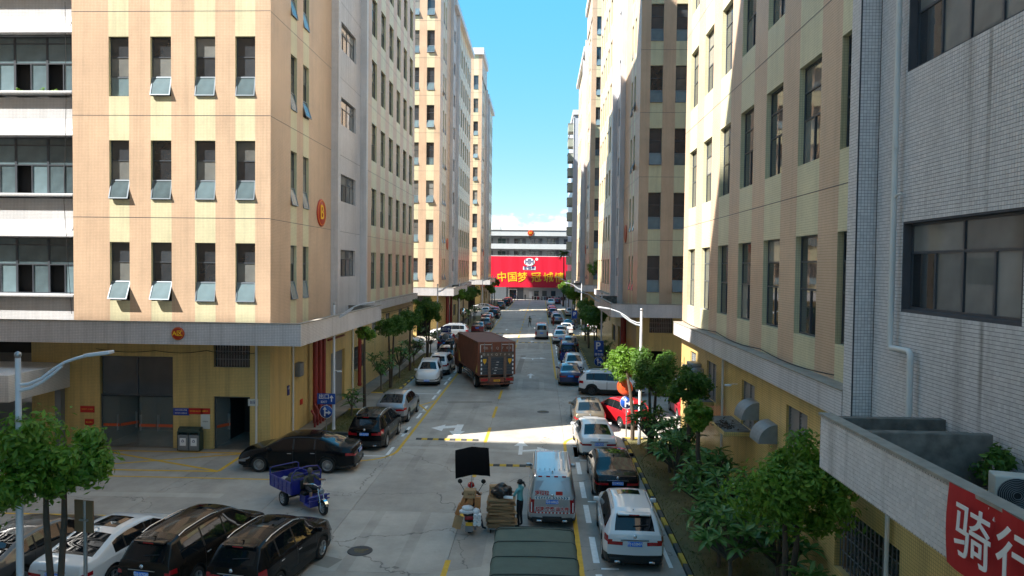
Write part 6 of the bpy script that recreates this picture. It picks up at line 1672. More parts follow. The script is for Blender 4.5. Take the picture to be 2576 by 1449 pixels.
v2 = rear('van', .2, 87.9, 0, P_SILVER, 'distant silver van driving away near the man in the road', '粤B·1F88', 1, None, cat='van', name='passenger_van')
# green canvas truck, only its tarpaulin reaches into view
CAN = plain('green_canvas', (0.075, 0.105, 0.082), 0.75, var=0.22, scale=3, bump=.3, bscale=9)
t = thing('canvas_truck', 'small truck under a green tarpaulin at the bottom edge', 'truck', (-.05, 15.0, 0), R(0.5))
q = MB(); prof = [(-.98, 1.05), (-1.0, 1.6), (-1.0, 2.42), (-.97, 2.55), (-.88, 2.60), (-.4, 2.615), (0, 2.62), (.4, 2.615), (.88, 2.60), (.97, 2.55), (1.0, 2.42), (1.0, 1.6), (.98, 1.05)]
ysn = [2.5, 2.47, 2.3, 1.9, 1.5, 1.1, .7, .3, -.1, -.5, -.9, -1.3, -1.8]; V = []
for i, y in enumerate(ysn):
    for k, (x, z) in enumerate(prof):
        sag = (.014 * math.sin(i * 2.4 + k) + (.02 if i % 2 else 0)) if z > 2.4 else .012 * math.sin(i * 1.7 + k)
        sc = .97 if i == 0 else 1.0
        V.append((x * sc, y, (z if i > 0 else (z - .04 if z > 2 else z)) - sag))
n = len(prof); q.add(V, [(i * n + k, i * n + k + 1, (i + 1) * n + k + 1, (i + 1) * n + k) for i in range(len(ysn) - 1) for k in range(n - 1)], 0, True); q.add(V[:n], [tuple(range(n))]); q.build('tarpaulin', CAN, t)
q = MB()
for y in (2.42, 2.3, 1.5, .62, -.3): q.tube([(x * 1.004, y, z + .008) for x, z in prof], .012, 5)
q.build('tarpaulin_rope', plain('dark_rope', (.035, .045, .04), .8), t)
q = MB(); q.box(-.95, .95, -1.9, 2.45, .8, 1.1); q.build('cargo_bed', P_BLUE, t); q = MB(); q.box(-.35, .35, -3.4, 2.3, .5, .8); q.build('chassis', TRIM, t)
add_wheels(t, [(-.82, 1.5), (.82, 1.5), (-.8, -2.7), (.8, -2.7)], .36, .22, 6)
q = MB(); q.bbox(-.9, .9, -3.6, -2.0, .5, 2.0, .12); q.build('cab', P_BLUE, t); q = MB(); q.bbox(-.8, .8, -3.63, -3.58, 1.2, 1.85, .02); q.build('windscreen', CGLASS, t)

# ------------------------------------------------------------------ blue cargo tricycle with rider
TB = plain('tricycle_blue', (0.018, 0.024, 0.21), 0.35, var=0.25, scale=4, coat=.4)
def tricycle(x, y, head, label, canopy=False):
    t = thing('cargo_tricycle', label, 'tricycle', (x, y, 0), R(-head), 'cargo tricycles')
    q = MB(); q.box(-.60, .60, -.95, .72, .56, .60); q.build('bed_floor', TB, t)
    for sx_ in (-1, 1):
        q = MB(); q.box(sx_ * .60 - .02, sx_ * .60 + .02, -.95, .72, .60, 1.0)
        for k in range(6): q.box(sx_ * .625 - .012, sx_ * .625 + .012, -.93 + k * .32, -.89 + k * .32, .6, 1.0)
        q.box(sx_ * .625 - .012, sx_ * .625 + .012, -.95, .72, .78, .81); q.box(sx_ * .61 - .03, sx_ * .61 + .03, -.97, .74, 1.0, 1.04); q.build('side_panel', TB, t)
    q = MB(); q.box(-.58, .58, -.97, -.93, .60, 1.0); q.box(-.6, .6, -.985, -.925, 1.0, 1.04); q.tube([(-.6, -.95, 1.0), (-.6, -.95, 1.22), (-.5, -.95, 1.28), (.5, -.95, 1.28), (.6, -.95, 1.22), (.6, -.95, 1.0)], .022, 6); q.build('tailgate', TB, t)
    q = MB(); q.box(-.58, .58, .70, .74, .60, 1.1); q.tube([(-.6, .74, .6), (-.6, .76, 1.3), (-.45, .78, 1.5), (0, .78, 1.56), (.45, .78, 1.5), (.6, .76, 1.3), (.6, .74, .6)], .026, 8)
    for z in (1.15, 1.3): q.tube([(-.58, .76, z), (.58, .76, z)], .015, 6)
    q.build('headboard_hoop', TB, t)
    q = MB(); q.bbox(-.30, .30, .78, 1.12, .56, .70, .05); q.bbox(-.28, .28, .76, .84, .72, 1.08, .04); q.build('seat', plain('black_vinyl', (.012, .012, .012), .5), t)
    q = MB(); q.box(-.26, .26, .72, 1.14, .28, .56); q.bbox(-.34, .34, 1.12, 1.62, .24, .31, .02); q.bbox(-.36, .36, 1.58, 1.66, .26, .66, .03); q.tube([(-.44, 1.66, .62), (.44, 1.66, .62)], .03, 8); q.tube([(-.44, 1.66, .48), (.44, 1.66, .48)], .03, 8); q.build('footwell', TB, t)
    q = MB(); q.box(-.06, .06, -.7, 1.2, .34, .46); q.tube([(-.5, 0, .27), (.5, 0, .27)], .04, 8); q.build('chassis', TRIM, t)
    add_wheels(t, [(-.52, 0), (.52, 0)], .28, .15, 6); tm, rm, rd = wheel_meshes(.28, .11, 8); o = link('wheel', tm, t, (0, 1.97, .28)); link('rim', rm, o)
    q = MB()
    for sx_ in (-1, 1): q.tube([(sx_ * .085, 1.97, .28), (sx_ * .085, 1.80, .75), (sx_ * .085, 1.74, .95)], .022, 8)
    q.build('fork', CHROME, t); q = MB(); q.tube([(-.34, 1.52, 1.12), (-.22, 1.64, 1.13), (-.08, 1.72, 1.02), (.08, 1.72, 1.02), (.22, 1.64, 1.13), (.34, 1.52, 1.12)], .014, 6); q.tube([(-.4, 1.44, 1.11), (-.34, 1.52, 1.12)], .02, 8); q.tube([(.4, 1.44, 1.11), (.34, 1.52, 1.12)], .02, 8); q.build('handlebar', CHROME, t)
    q = MB(); q.lathe([(.001, .08), (.06, .08), (.095, .06), (.10, .0), (.06, -.08), (.001, -.10)], 16, 0, Matrix.Translation((0, 1.84, .86)) @ Matrix.Rotation(R(-90), 4, 'X')); q.build('headlight', HEAD, t)
    q = MB()
    for i in range(8):
        a0, a1 = R(20 + 140 * i / 8), R(20 + 140 * (i + 1) / 8); p = lambda a, x_: (x_, 1.97 + .33 * math.cos(a), .28 + .33 * math.sin(a))
        q.quad(p(a0, -.06), p(a1, -.06), p(a1, .06), p(a0, .06))
    q.build('mudguard', CHROME, t)
    if canopy:
        q = MB(); q.bbox(-.55, .55, .5, 1.9, 1.86, 1.92, .03); q.build('canopy', plain('blue_tarpaulin', (.03, .08, .25), .6, var=.2), t); q = MB()
        for sx_ in (-1, 1): q.cyl((sx_ * .5, .75, 1.0), (sx_ * .5, .75, 1.86), .02, n=6); q.cyl((sx_ * .5, 1.85, .6), (sx_ * .5, 1.85, 1.86), .02, n=6)
        q.build('canopy_post', TRIM, t)
    return t
TX, TY, TH = -9.34, 26.3, 132.0
tricycle(TX, TY, TH, 'dark blue cargo tricycle ridden by a man, left foreground')
tricycle(2.6, 65.4, 5, 'blue cargo tricycle with a tarpaulin roof behind the white compact', True)
def at_tri(p): return Matrix.Translation((TX, TY, 0)) @ Matrix.Rotation(R(-TH), 4, 'Z') @ Vector(p)
CAMO = cl('camouflage', (.06, .06, .045), .7, 14)
J = dict(pel=(0, .95, .80), spi=(0, .97, .97), che=(0, 1.0, 1.15), nec=(0, 1.0, 1.31), hea=(0, 1.02, 1.42), top=(0, 1.01, 1.50), shL=(-.175, 1.0, 1.25), elL=(-.30, 1.17, 1.08), wrL=(-.33, 1.38, 1.12), shR=(.175, 1.0, 1.25), elR=(.31, 1.12, 1.03), wrR=(.34, 1.36, 1.10),
         hiL=(-.10, .98, .78), knL=(-.18, 1.40, .80), anL=(-.17, 1.42, .39), toL=(-.18, 1.55, .34), hiR=(.10, .98, .78), knR=(.18, 1.40, .80), anR=(.17, 1.42, .39), toR=(.18, 1.55, .34))
w = person('man in a camouflage T-shirt and shorts riding the blue tricycle', (TX, TY, 0), R(-TH), J, [(a, b, 'skin' if a[:2] == 'kn' else c) for a, b, c in BONES], cols(CAMO, cl('dark_shorts', (.03, .03, .035)), cl('sandal', (.05, .04, .03)), HAIRG), True)
# load of the tricycle
rr = random.Random(11)
for k, (x, y, z, s_, c_, lb) in enumerate(((-.2, -.45, .6, .34, (.03, .032, .03), 'dark stuffed sack in the tricycle bed, towards its tail'), (.2, .1, .6, .36, (.022, .03, .025), 'dark green sack against the tricycle headboard'), (.15, -.6, .6, .24, (.30, .30, .30), 'pale bundle lying in the tricycle bed'))):
    bm = bmesh.new(); bmesh.ops.create_icosphere(bm, subdivisions=3, radius=s_)
    for v_ in bm.verts:
        d = v_.co.normalized(); v_.co *= 1 + .16 * math.sin(d.x * 7 + k) * math.cos(d.y * 6) + .08 * math.sin(d.z * 13 + d.x * 9); v_.co.z *= .62
    q = MB(); q.bm(bm, 0, None, True); bm.free(); o = q.build('sack', cl('sack%d' % k, c_, .4), None, at_tri((x, y, z + s_ * .6)), (0, 0, R(40 * k))); tag(o, lb, 'sack', 'load of the tricycle')

# ------------------------------------------------------------------ loaded moped with umbrella
CARD = plain('cardboard', (0.42, 0.26, 0.13), 0.85, var=0.18, scale=5); CARDO = plain('orange_carton', (0.46, 0.19, 0.065), 0.8, var=0.15, scale=5); CARDD = plain('old_cardboard', (0.33, 0.205, 0.11), 0.9, var=0.35, scale=3)
MX, MY = -2.34, 23.55
t = thing('moped', 'overloaded moped seen from behind beside the cardboard pile', 'moped', (MX, MY, 0), R(2))
tm, rm, rd = wheel_meshes(.25, .11, 6)
for y in (.12, 1.35): o = link('wheel', tm, t, (0, y, .25)); link('rim', rd, o)
q = MB(); q.bbox(-.17, .17, -.1, .8, .45, .78, .06); q.bbox(-.2, .2, .72, 1.15, .2, .3, .03); q.bbox(-.22, .22, 1.1, 1.2, .25, .95, .05); q.build('body', TRIM, t)
q = MB(); q.tube([(0, 1.35, .25), (0, 1.22, .9)], .035, 8); q.tube([(-.33, 1.02, 1.06), (-.1, 1.16, 1.04), (.1, 1.16, 1.04), (.33, 1.02, 1.06)], .015, 6); q.build('handlebar', TRIM, t)
for sx_ in (-1, 1): q = MB(); q.tube([(sx_ * .2, 1.12, 1.05), (sx_ * .42, 1.1, 1.42)], .01, 5); q.lathe([(.001, .012), (.08, .008), (.085, 0)], 14, 0, Matrix.Translation((sx_ * .42, 1.08, 1.5)) @ Matrix.Rotation(R(90), 4, 'X')); q.build('mirror', TRIM, t)
q = MB(); q.bbox(-.14, .14, -.16, -.1, .55, .68, .02); q.build('tail_light', TAIL, t); q = MB(); q.box(-.12, .12, -.2, -.19, .36, .48); q.build('licence_plate', PLATEY, t); q = MB(); q.box(-.13, .13, -.21, -.17, .16, .36); q.build('mud_flap', GREYM, t)
q = MB(); q.cyl((0.2, -.1, .22), (.2, .4, .3), .05, n=8); q.build('exhaust', GREYM, t)
q = MB(); q.box(-.34, .34, -.22, .35, .80, .84); q.build('carrier', GREYM, t)
def carton(x, y, z, w, d, h, rx, ry, rz, mat, lb, txt=None, grp='cartons on the moped'):
    o = thing('carton', lb, 'box', (MX + x, MY + y, z), 0, grp); o.rotation_euler = (R(rx), R(ry), R(rz))
    q = MB(); q.bbox(-w / 2, w / 2, -d / 2, d / 2, 0, h, .008); q.build('box', mat, o); q = MB(); q.box(-w / 2 - .001, w / 2 + .001, -.03, .03, h, h + .002); q.build('tape', plain('packing_tape', (.40, .27, .14), .4), o)
    if txt: lettering(txt, h * .3, plain('box_print', (.10, .05, .02), .8), o, (w * .15, -d / 2 - .003, h * .55), (R(90), R(180), 0), .001)
    return o
carton(0, .1, 1.26, .40, .32, .27, 0, 0, -3, CARD, 'light brown carton on top of the moped load', '大卷纸')
carton(-.02, .12, 1.02, .28, .3, .24, 0, 0, 0, CARDO, 'orange brown carton in the middle of the moped load')
carton(-.27, .12, .98, .17, .30, .34, 0, 24, 0, CARDO, 'orange carton leaning left, upper one on the moped'); carton(-.43, .12, .66, .17, .30, .34, 0, 20, 0, CARDO, 'orange carton leaning left, lower one on the moped'); carton(.26, .12, .86, .19, .30, .42, 0, 2, 0, CARDO, 'tall orange carton on the right of the moped load')
carton(-.45, -.02, .22, .30, .12, .42, 0, 14, 0, CARD, 'flattened brown carton hanging low left of the moped')
for k, (x, z, sx_, sz, lb) in enumerate(((-.05, .97, .20, .10, 'upper white plastic bag in the moped load'), (-.08, .86, .26, .09, 'lower white plastic bag in the moped load'), (.24, .87, .14, .11, 'small white plastic bag over the paper rolls'))):
    bm = bmesh.new(); bmesh.ops.create_icosphere(bm, subdivisions=3, radius=1)
    for v_ in bm.verts: d = v_.co.copy(); v_.co *= 1 + .07 * math.sin(d.x * 8 + k) * math.cos(d.z * 7) + .05 * math.sin(d.y * 12); v_.co.x *= sx_; v_.co.y *= .14; v_.co.z *= sz
    q = MB(); q.bm(bm, 0, None, True); bm.free(); tag(q.build('plastic_bag', plain('white_film', (.66, .67, .68), .35, var=.06), None, (MX + x, MY - .18, z)), lb, 'bag', 'plastic bags on the moped')
ro = thing('paper_rolls', 'pack of six white paper rolls at the back of the moped', 'paper rolls', (MX + .2, MY - .3, .42), 0)
for a in range(2):
    for b2 in range(3):
        q = MB(); mm = Matrix.Translation((.075 + (a - .5) * .135 + .02, 0, .075 + b2 * .135)) @ Matrix.Rotation(R(90), 4, 'X'); q.lathe([(.022, .0), (.022, .1), (.066, .1), (.066, -.12)], 16, 0, mm); q.build('roll', WHT, ro)
u = thing('umbrella', 'black square umbrella fixed above the loaded moped', 'umbrella', (MX, MY + .55, 1.2))
q = MB(); q.cyl((0, 0, -.2), (0.02, .05, 1.15), .013, n=8); q.build('pole', STEEL, u)
q = MB(); nn = 8; V = []
for i in range(nn + 1):
    for k in range(nn + 1):
        a, b2 = -1 + 2 * i / nn, -1 + 2 * k / nn; z = .20 - .10 * (a * a + b2 * b2) - .05 * (a * a * b2 * b2) + .02 * math.cos(a * 6.3)
        V.append(Vector((a * .60, b2 * .60, z)))
M2 = Matrix.Translation((.02, .10, 1.10)) @ Matrix.Rotation(R(8), 4, 'Z') @ Matrix.Rotation(R(38), 4, 'X') @ Matrix.Rotation(R(-5), 4, 'Y')
q.add([M2 @ p for p in V], [(i * 9 + k, i * 9 + k + 1, (i + 1) * 9 + k + 1, (i + 1) * 9 + k) for i in range(8) for k in range(8)], 0, True); q.build('canopy', plain('black_umbrella_cloth', (.003, .003, .0035), .9, spec=.1), u)
q = MB()
for a, b2 in ((1, 1), (-1, 1), (1, -1), (-1, -1)): q.tube([M2 @ Vector((a * .59 * f, b2 * .59 * f, .20 - .10 * 2 * f * f - .05 * f ** 4 - .02)) for f in (0.02, .35, .7, 1)], .007, 5)
q.build('rib', GREYM, u)
J = dict(pel=(0, .62, .82), spi=(0, .64, 1.0), che=(0, .67, 1.17), nec=(0, .68, 1.33), hea=(0, .70, 1.44), top=(0, .69, 1.52), shL=(-.175, .68, 1.27), elL=(-.30, .84, 1.10), wrL=(-.32, 1.0, 1.08), shR=(.175, .68, 1.27), elR=(.30, .84, 1.10), wrR=(.32, 1.0, 1.08),
         hiL=(-.10, .66, .80), knL=(-.22, 1.0, .72), anL=(-.24, .92, .32), toL=(-.25, 1.05, .30), hiR=(.10, .66, .80), knR=(.28, .85, .55), anR=(.44, .35, .12), toR=(.55, .45, .05))
w = person('moped rider in a red helmet hidden behind the stacked cartons', (MX, MY, 0), R(2), J, BONES, cols(cl('brown_shirt', (.10, .06, .04)), cl('navy_trousers', (.02, .025, .04)), cl('black_shoe', (.02, .02, .02))), False)
q = MB(); q.lathe([(.001, .135), (.06, .12), (.105, .08), (.125, .02), (.12, -.03)], 18, 0, Matrix.Translation((0, .70, 1.47))); q.build('helmet', plain('red_helmet', (.55, .02, .02), .25, coat=.5), w)

# ------------------------------------------------------------------ cardboard pile on a trolley
cx, cy = -1.28, 23.95
t = thing('hand_trolley', 'low hand trolley under the stacked cardboard', 'trolley', (cx, cy, 0)); q = MB(); q.bbox(-.42, .42, -.3, .3, .14, .18, .01); q.build('deck', GREYM, t)
q = MB(); q.tube([(-.35, .3, .16), (-.35, .36, 1.0), (.35, .36, 1.0), (.35, .3, .16)], .015, 6); q.build('handle', STEEL, t)
for a, b2 in ((-.34, -.22), (.34, -.22), (-.34, .22), (.34, .22)): q = MB(); q.lathe([(.001, -.02), (.07, -.02), (.07, .02), (.001, .02)], 12, 0, Matrix.Translation((a, b2, .07)) @ Matrix.Rotation(R(90), 4, 'Y')); q.build('castor', TYRE, t)
pile = thing('cardboard_pile', 'tall pile of flattened brown cardboard beside the moped', 'cardboard', (cx, cy, .18)); z = 0.0; rr = random.Random(4)
for i in range(26):
    h = rr.uniform(.028, .05); w_ = rr.uniform(.36, .50); d_ = rr.uniform(.26, .36); q = MB()
    q.box(-w_, w_, -d_, d_, 0, h * .38, 0); q.box(-w_ + rr.uniform(0, .08), w_ - rr.uniform(0, .06), -d_ + .01, d_, h * .45, h * .85)
    q.build('cardboard_sheet', rr.choice([CARD, CARDD, CARDD]), pile, (rr.gauss(0, .035), rr.gauss(0, .02), z), (rr.gauss(0, .015), rr.gauss(0, .04), rr.gauss(0, .12))); z += h
bm = bmesh.new(); bmesh.ops.create_icosphere(bm, subdivisions=4, radius=1)
for v_ in bm.verts:
    d = v_.co.copy(); v_.co *= 1 + .10 * math.sin(d.x * 6) * math.cos(d.z * 5) + .05 * math.sin(d.y * 14 + d.x * 9) + .03 * math.sin(d.z * 21); v_.co.x *= .36; v_.co.y *= .3; v_.co.z *= .23
    if d.z > .8: v_.co.z += .06 * (d.z - .8) * 5
q = MB(); q.bm(bm, 0, None, True); bm.free(); tag(q.build('rubbish_bag', plain('black_film', (.010, .010, .011), .28), None, (cx + .02, cy, .18 + z + .19)), 'full black rubbish bag on top of the cardboard pile', 'bag')
for k, (x, y, w_, h) in enumerate(((-.34, .12, .14, .2), (-.26, .2, .3, .12))): 
    q = MB(); q.bbox(-w_ / 2, w_ / 2, -.14, .14, 0, h, .006); tag(q.build('carton', CARD, None, (cx + x, cy + y, .19 + z + (.2 if k else 0)), (0, 0, .2)), ('small carton behind the black rubbish bag, lower one', 'small carton behind the black rubbish bag, upper one')[k], 'box', 'cartons on the pile')
tb = thing('paper_tubes', 'bundle of white paper tubes lying on the cardboard pile', 'tubes', (cx + .26, cy - .28, .2 + z))
for k in range(4): q = MB(); q.cyl((-.16, .05, .02 + .02 * k), (.16, -.1 + .04 * k, .05 + .02 * (k % 2)), .022, n=8); q.build('tube', WHT, tb)
# ------------------------------------------------------------------ trees and plants
_lm0 = leafmat
def leafmat2(name, c1, c2, trans):
    m = _lm0(name, c1, c2, trans); n, l = m.node_tree.nodes, m.node_tree.links
    mixn = [x for x in n if x.bl_idname == 'ShaderNodeMix'][0]; g = [x for x in n if x.bl_idname == 'ShaderNodeNewGeometry'][0]
    z = n.new('ShaderNodeTexNoise'); z.inputs['Scale'].default_value = 1.6; z.inputs['Detail'].default_value = 3; l.new(g.outputs['Position'], z.inputs['Vector'])
    a = n.new('ShaderNodeMath'); a.operation = 'MULTIPLY_ADD'; l.new(g.outputs['Random Per Island'], a.inputs[0]); a.inputs[1].default_value = .55; l.new(z.outputs['Fac'], a.inputs[2])
    r = n.new('ShaderNodeMapRange'); r.inputs['From Min'].default_value = .35; r.inputs['From Max'].default_value = 1.1; l.new(a.outputs[0], r.inputs['Value']); l.new(r.outputs[0], mixn.inputs['Factor'])
    return m
LEAF_D = leafmat2('ficus_leaf_dark', (0.042, 0.108, 0.014), (0.115, 0.235, 0.03), .45)
LEAF_B = leafmat2('ficus_leaf_bright', (0.08, 0.185, 0.016), (0.19, 0.35, 0.034), .48)  # brighter leaf tone; on the sunlit crowns it also paints in the sun
LEAF_P = leafmat('plumeria_leaf', (0.058, 0.15, 0.032), (0.125, 0.26, 0.058), .32, .38)
BARK = plain('bark', (0.075, 0.055, 0.04), 0.9, var=0.45, scale=6, bump=.5, bscale=25)
BARKG = plain('grey_bark', (0.12, 0.105, 0.085), 0.85, var=0.3, scale=6)
def leaf_cloud(rnd, r, rz_, n, size, clumps, hollow=.55):
    """leaf-sized faces gathered in clumps over a rounded crown"""
    V = []; F = []
    cs = []
    for i in range(clumps):
        d = Vector((rnd.gauss(0, 1), rnd.gauss(0, 1), rnd.gauss(0.15, .9))).normalized(); k = rnd.uniform(.35, 1.08)
        cs.append((Vector((d.x * r * k, d.y * r * k, d.z * rz_ * k)), rnd.uniform(.15, .42) * r))
    for i in range(n):
        c, cr_ = rnd.choice(cs)
        d = Vector((rnd.gauss(0, 1), rnd.gauss(0, 1), rnd.gauss(.25, 1))).normalized()
        p = c + d * cr_ * (rnd.uniform(.5, 1.05) if rnd.random() > .10 else rnd.uniform(1.05, 1.5))
        nrm = (d + Vector((rnd.uniform(-.8, .8), rnd.uniform(-.8, .8), rnd.uniform(-.2, .9)))).normalized()
        a = nrm.orthogonal().normalized(); a = Quaternion(nrm, rnd.uniform(0, 6.28)) @ a; b = nrm.cross(a)
        s = size * rnd.uniform(.55, 1.45); o = len(V)
        V += [p - a * s, p + b * s * .42 + nrm * s * .12, p + a * s, p - b * s * .42 + nrm * s * .12]
        F.append((o, o + 1, o + 2, o + 3))
    return V, F, cs
def ball_tree(x, y, zc, r, label, n=2600, mat=None, size=.075, trunks=1, off=(0, 0), seed=None, flat=.85, lean=(0, 0), group='clipped street trees'):
    rnd = random.Random(seed if seed is not None else int(x * 31 + y * 17)); mat = mat or LEAF_D
    t = thing('street_tree', label, 'tree', (x, y, 0.0), 0, group)
    V, F, cs = leaf_cloud(rnd, r * .86, r * flat * .86, int(n * 2.1), size * 1.08, 36)
    cx, cy = off
    me = bpy.data.meshes.new('crown'); me.from_pydata([(v.x + cx, v.y + cy, v.z + zc) for v in V], [], F); me.materials.append(mat); link('crown', me, t)
    q = MB()
    for k in range(trunks):
        a = (k - (trunks - 1) / 2) * .30; b = rnd.uniform(-.1, .1); tr = .085 if trunks == 1 else .07
        q.tube([(lean[0] + a * .2, lean[1], 0), (lean[0] * .7 + a * .5, b, zc * .33), (cx * .5 + a, b * 1.5, zc * .66), (cx + a * 1.2, cy + b, zc - r * .3)], [tr * 1.35, tr * 1.1, tr, tr * .7], 9)
    q.build('trunk', BARK, t)
    q = MB()
    for c, cr_ in cs[:12]: q.tube([(cx, cy, zc - r * .55), (cx + c.x * .5, cy + c.y * .5, zc - r * .2 + c.z * .35), (cx + c.x * .9, cy + c.y * .9, zc + c.z * .9)], [.045, .03, .012], 5)
    q.build('limb', BARK, t)
    return t
ball_tree(-11.75, 16.3, 4.4, 1.62, 'round bright green tree behind the nearest lamp post, bottom left', 5200, LEAF_B, .085, 2, seed=3)
ball_tree(-11.03, 43.35, 4.86, .62, 'small ball of green on a thin trunk by the roller shutter', 1700, LEAF_B, .06, seed=4)
ball_tree(-11.04, 51.0, 4.7, 1.15, 'round tree above the white SUV facing us', 3200, LEAF_D, .075, 2, seed=5)
ball_tree(-11.2, 59.5, 4.3, 1.4, 'dark round tree between the two tallest left trees', 2600, LEAF_D, .085, seed=6)
ball_tree(-11.0, 67.5, 4.9, 1.75, 'largest dark tree on the left, before the second block', 3400, LEAF_D, .10, 2, seed=7)
for i, (y, zc, r, mt, lb) in enumerate(((93.5, 5.3, 1.0, LEAF_B, 'bright topped tree at the corner of the second left block'), (99.5, 5.0, 1.1, LEAF_D, 'second tree along the second left block'), (107, 5.0, 1.25, LEAF_D, 'third tree along the second left block'), (116, 4.9, 1.2, LEAF_D, 'fourth tree along the second left block'), (150, 5.2, 1.2, LEAF_D, 'tree at the corner of the last left block'), (158, 3.9, 1.1, LEAF_D, 'low tree along the last left block'), (167, 5.4, 1.3, LEAF_D, 'left tree closest to the banner'))):
    ball_tree(-11.1, y, zc, r, lb, 1500, mt, .12, seed=20 + i)
ball_tree(6.0, 16.6, 3.95, 1.5, 'round leafy tree in front of the tiled parapet, right foreground', 5600, LEAF_B, .075, 2, seed=8, lean=(-.1, 0))
ball_tree(5.7, 24.9, 3.95, .55, 'slim leaning trunk with a bright green tuft among the plumerias', 1500, LEAF_B, .075, seed=9, lean=(.35, -.6), flat=1.1)
ball_tree(6.3, 29.4, 4.25, .98, 'round tree against the sunlit end of the right block', 2600, LEAF_D, .07, seed=10)
ball_tree(5.55, 34.2, 3.95, 1.45, 'wide dark tree beside the sunlit lamp post', 4200, LEAF_D, .075, 2, seed=11)
ball_tree(4.95, 36.75, 4.15, 1.05, 'sunlit bright green tree next to the orange mirror', 3000, LEAF_B, .075, off=(-.35, .5), seed=12)
for i, (x, y, zc, r, mt, lb) in enumerate(((5.6, 70.5, 4.2, 1.5, LEAF_D, 'dark tree over the blue P sign, right middle'), (5.5, 78.5, 4.0, 1.3, LEAF_D, 'dark tree just beyond the P sign tree'), (5.6, 86.5, 4.4, 1.3, LEAF_D, 'dark tree before the second right side street'), (5.5, 112.5, 4.8, 1.8, LEAF_B, 'bright sunlit tree at the third right block'), (5.5, 121.0, 4.4, 1.4, LEAF_D, 'dark tree behind the bright sunlit one'), (5.4, 134, 4.8, 1.7, LEAF_D, 'dark tree near the green balconies'), (5.4, 148, 5.2, 1.6, LEAF_B, 'last bright tree on the right before the banner'))):
    ball_tree(x, y, zc, r, lb, 1700, mt, .11, 2 if i == 0 else 1, seed=40 + i)
# plumeria: forked grey stems ending in rosettes of long leaves
def leaf_mesh(l, w, droop):
    q = MB(); st = [(0, .12), (.2, .6), (.5, 1.0), (.8, .75), (1.0, .06)]; V = []
    for f, wd in st:
        z = droop * f * f * -l + .02 * f; V += [(-w / 2 * wd, f * l, z + .012), (0, f * l, z - .006), (w / 2 * wd, f * l, z + .012)]
    q.add(V, [(i * 3 + k, i * 3 + k + 1, i * 3 + k + 4, i * 3 + k + 3) for i in range(4) for k in (0, 1)], 0, True)
    return q.mesh('leaf', LEAF_P)
LEAVES = [leaf_mesh(.42, .125, .25), leaf_mesh(.50, .135, .40), leaf_mesh(.38, .115, .12), leaf_mesh(.33, .10, .3)]
def plumeria(x, y, h, label, nb=14, spread=.75, single=True, seed=0, group='plumeria shrubs'):
    rnd = random.Random(seed); t = thing('plumeria', label, 'shrub', (x, y, 0.0), rnd.uniform(0, 6), group)
    q = MB(); q.tube([(0, 0, 0), (.02, .02, h * .22), (0, .03, h * .42)], [.075, .06, .055], 8); tips = []
    for i in range(nb):
        a = 2.4 * i + rnd.uniform(-.4, .4); rr_ = spread * math.sqrt((i + .6) / nb); z = h * rnd.uniform(.62, 1.0) * (1 - .18 * (rr_ / spread) ** 2)
        tip = Vector((rr_ * math.cos(a), rr_ * math.sin(a), z)); mid = Vector((tip.x * .55, tip.y * .55, h * .42 + (z - h * .42) * .45))
        q.tube([(0, .03, h * .38), mid, tip], [.035, .026, .020], 6); tips.append((tip, (tip - mid).normalized()))
    q.build('stem', BARKG, t)
    if not single: jm = MB()
    for tip, d in tips:
        n = rnd.randint(11, 13)
        for k in range(n):
            az = k * 2.4 + rnd.uniform(-.2, .2); el = R(rnd.uniform(-22, 48))
            lm = rnd.choice(LEAVES)
            mm = Matrix.Translation(tip) @ Matrix.Rotation(az, 4, 'Z') @ Matrix.Rotation(el, 4, 'X') @ Matrix.Rotation(rnd.uniform(-.35, .35), 4, 'Y') @ Matrix.Scale(rnd.uniform(.8, 1.15), 4)
            if single:
                o = bpy.data.objects.new('leaf', lm); COL.objects.link(o); o.parent = t; o.matrix_local = mm
            else: jm.add([mm @ v.co for v in lm.vertices], [tuple(p.vertices) for p in lm.polygons], 0, True)
    if not single: jm.build('crown', LEAF_P, t)
    if seed in (51, 54):
        for k in (0, 3):
            q = MB(); p0 = tips[k][0] + Vector((0, 0, .1))
            for a in range(5): q.add([p0, p0 + Vector((.04 * math.cos(a * 1.257 - .4), .04 * math.sin(a * 1.257 - .4), .02)), p0 + Vector((.06 * math.cos(a * 1.257), .06 * math.sin(a * 1.257), .03)), p0 + Vector((.04 * math.cos(a * 1.257 + .4), .04 * math.sin(a * 1.257 + .4), .02))], [(0, 1, 2, 3)])
            q.build('flower', WHT, t)
for i, (x, y, h, sp_, nb, lb) in enumerate(((5.7, 33.9, 2.6, .9, 23, 'plumeria nearest the red hatchback on the right verge'), (6.75, 31.2, 2.5, .85, 22, 'plumeria beneath the far small canopy, right wall'), (5.95, 28.6, 2.4, .9, 22, 'plumeria beside the slim leaning trunk'), (6.9, 26.2, 2.5, .85, 22, 'plumeria against the yellow wall under the vent hoods'), (6.5, 22.4, 2.7, .95, 23, 'broad plumeria level with the nearest white SUV'), (5.8, 19.6, 2.55, .9, 23, 'plumeria just left of the round foreground tree'), (6.95, 19.2, 2.7, .8, 22, 'plumeria behind the round foreground tree'), (6.7, 15.6, 2.4, .9, 22, 'plumeria at the bottom right under the grille window'), (6.1, 24.5, 2.5, .9, 22, 'plumeria right behind the black sedan in the right row'), (5.9, 21.2, 2.3, .85, 21, 'low plumeria at the kerb level with the nearest white SUV'), (6.2, 31.0, 2.4, .9, 22, 'plumeria at the kerb level with the white sedan'), (6.0, 14.0, 2.2, .85, 20, 'plumeria cut by the bottom edge right of the kerb'))):
    plumeria(x - .35, y, h, lb, nb, sp_, True, 50 + i)
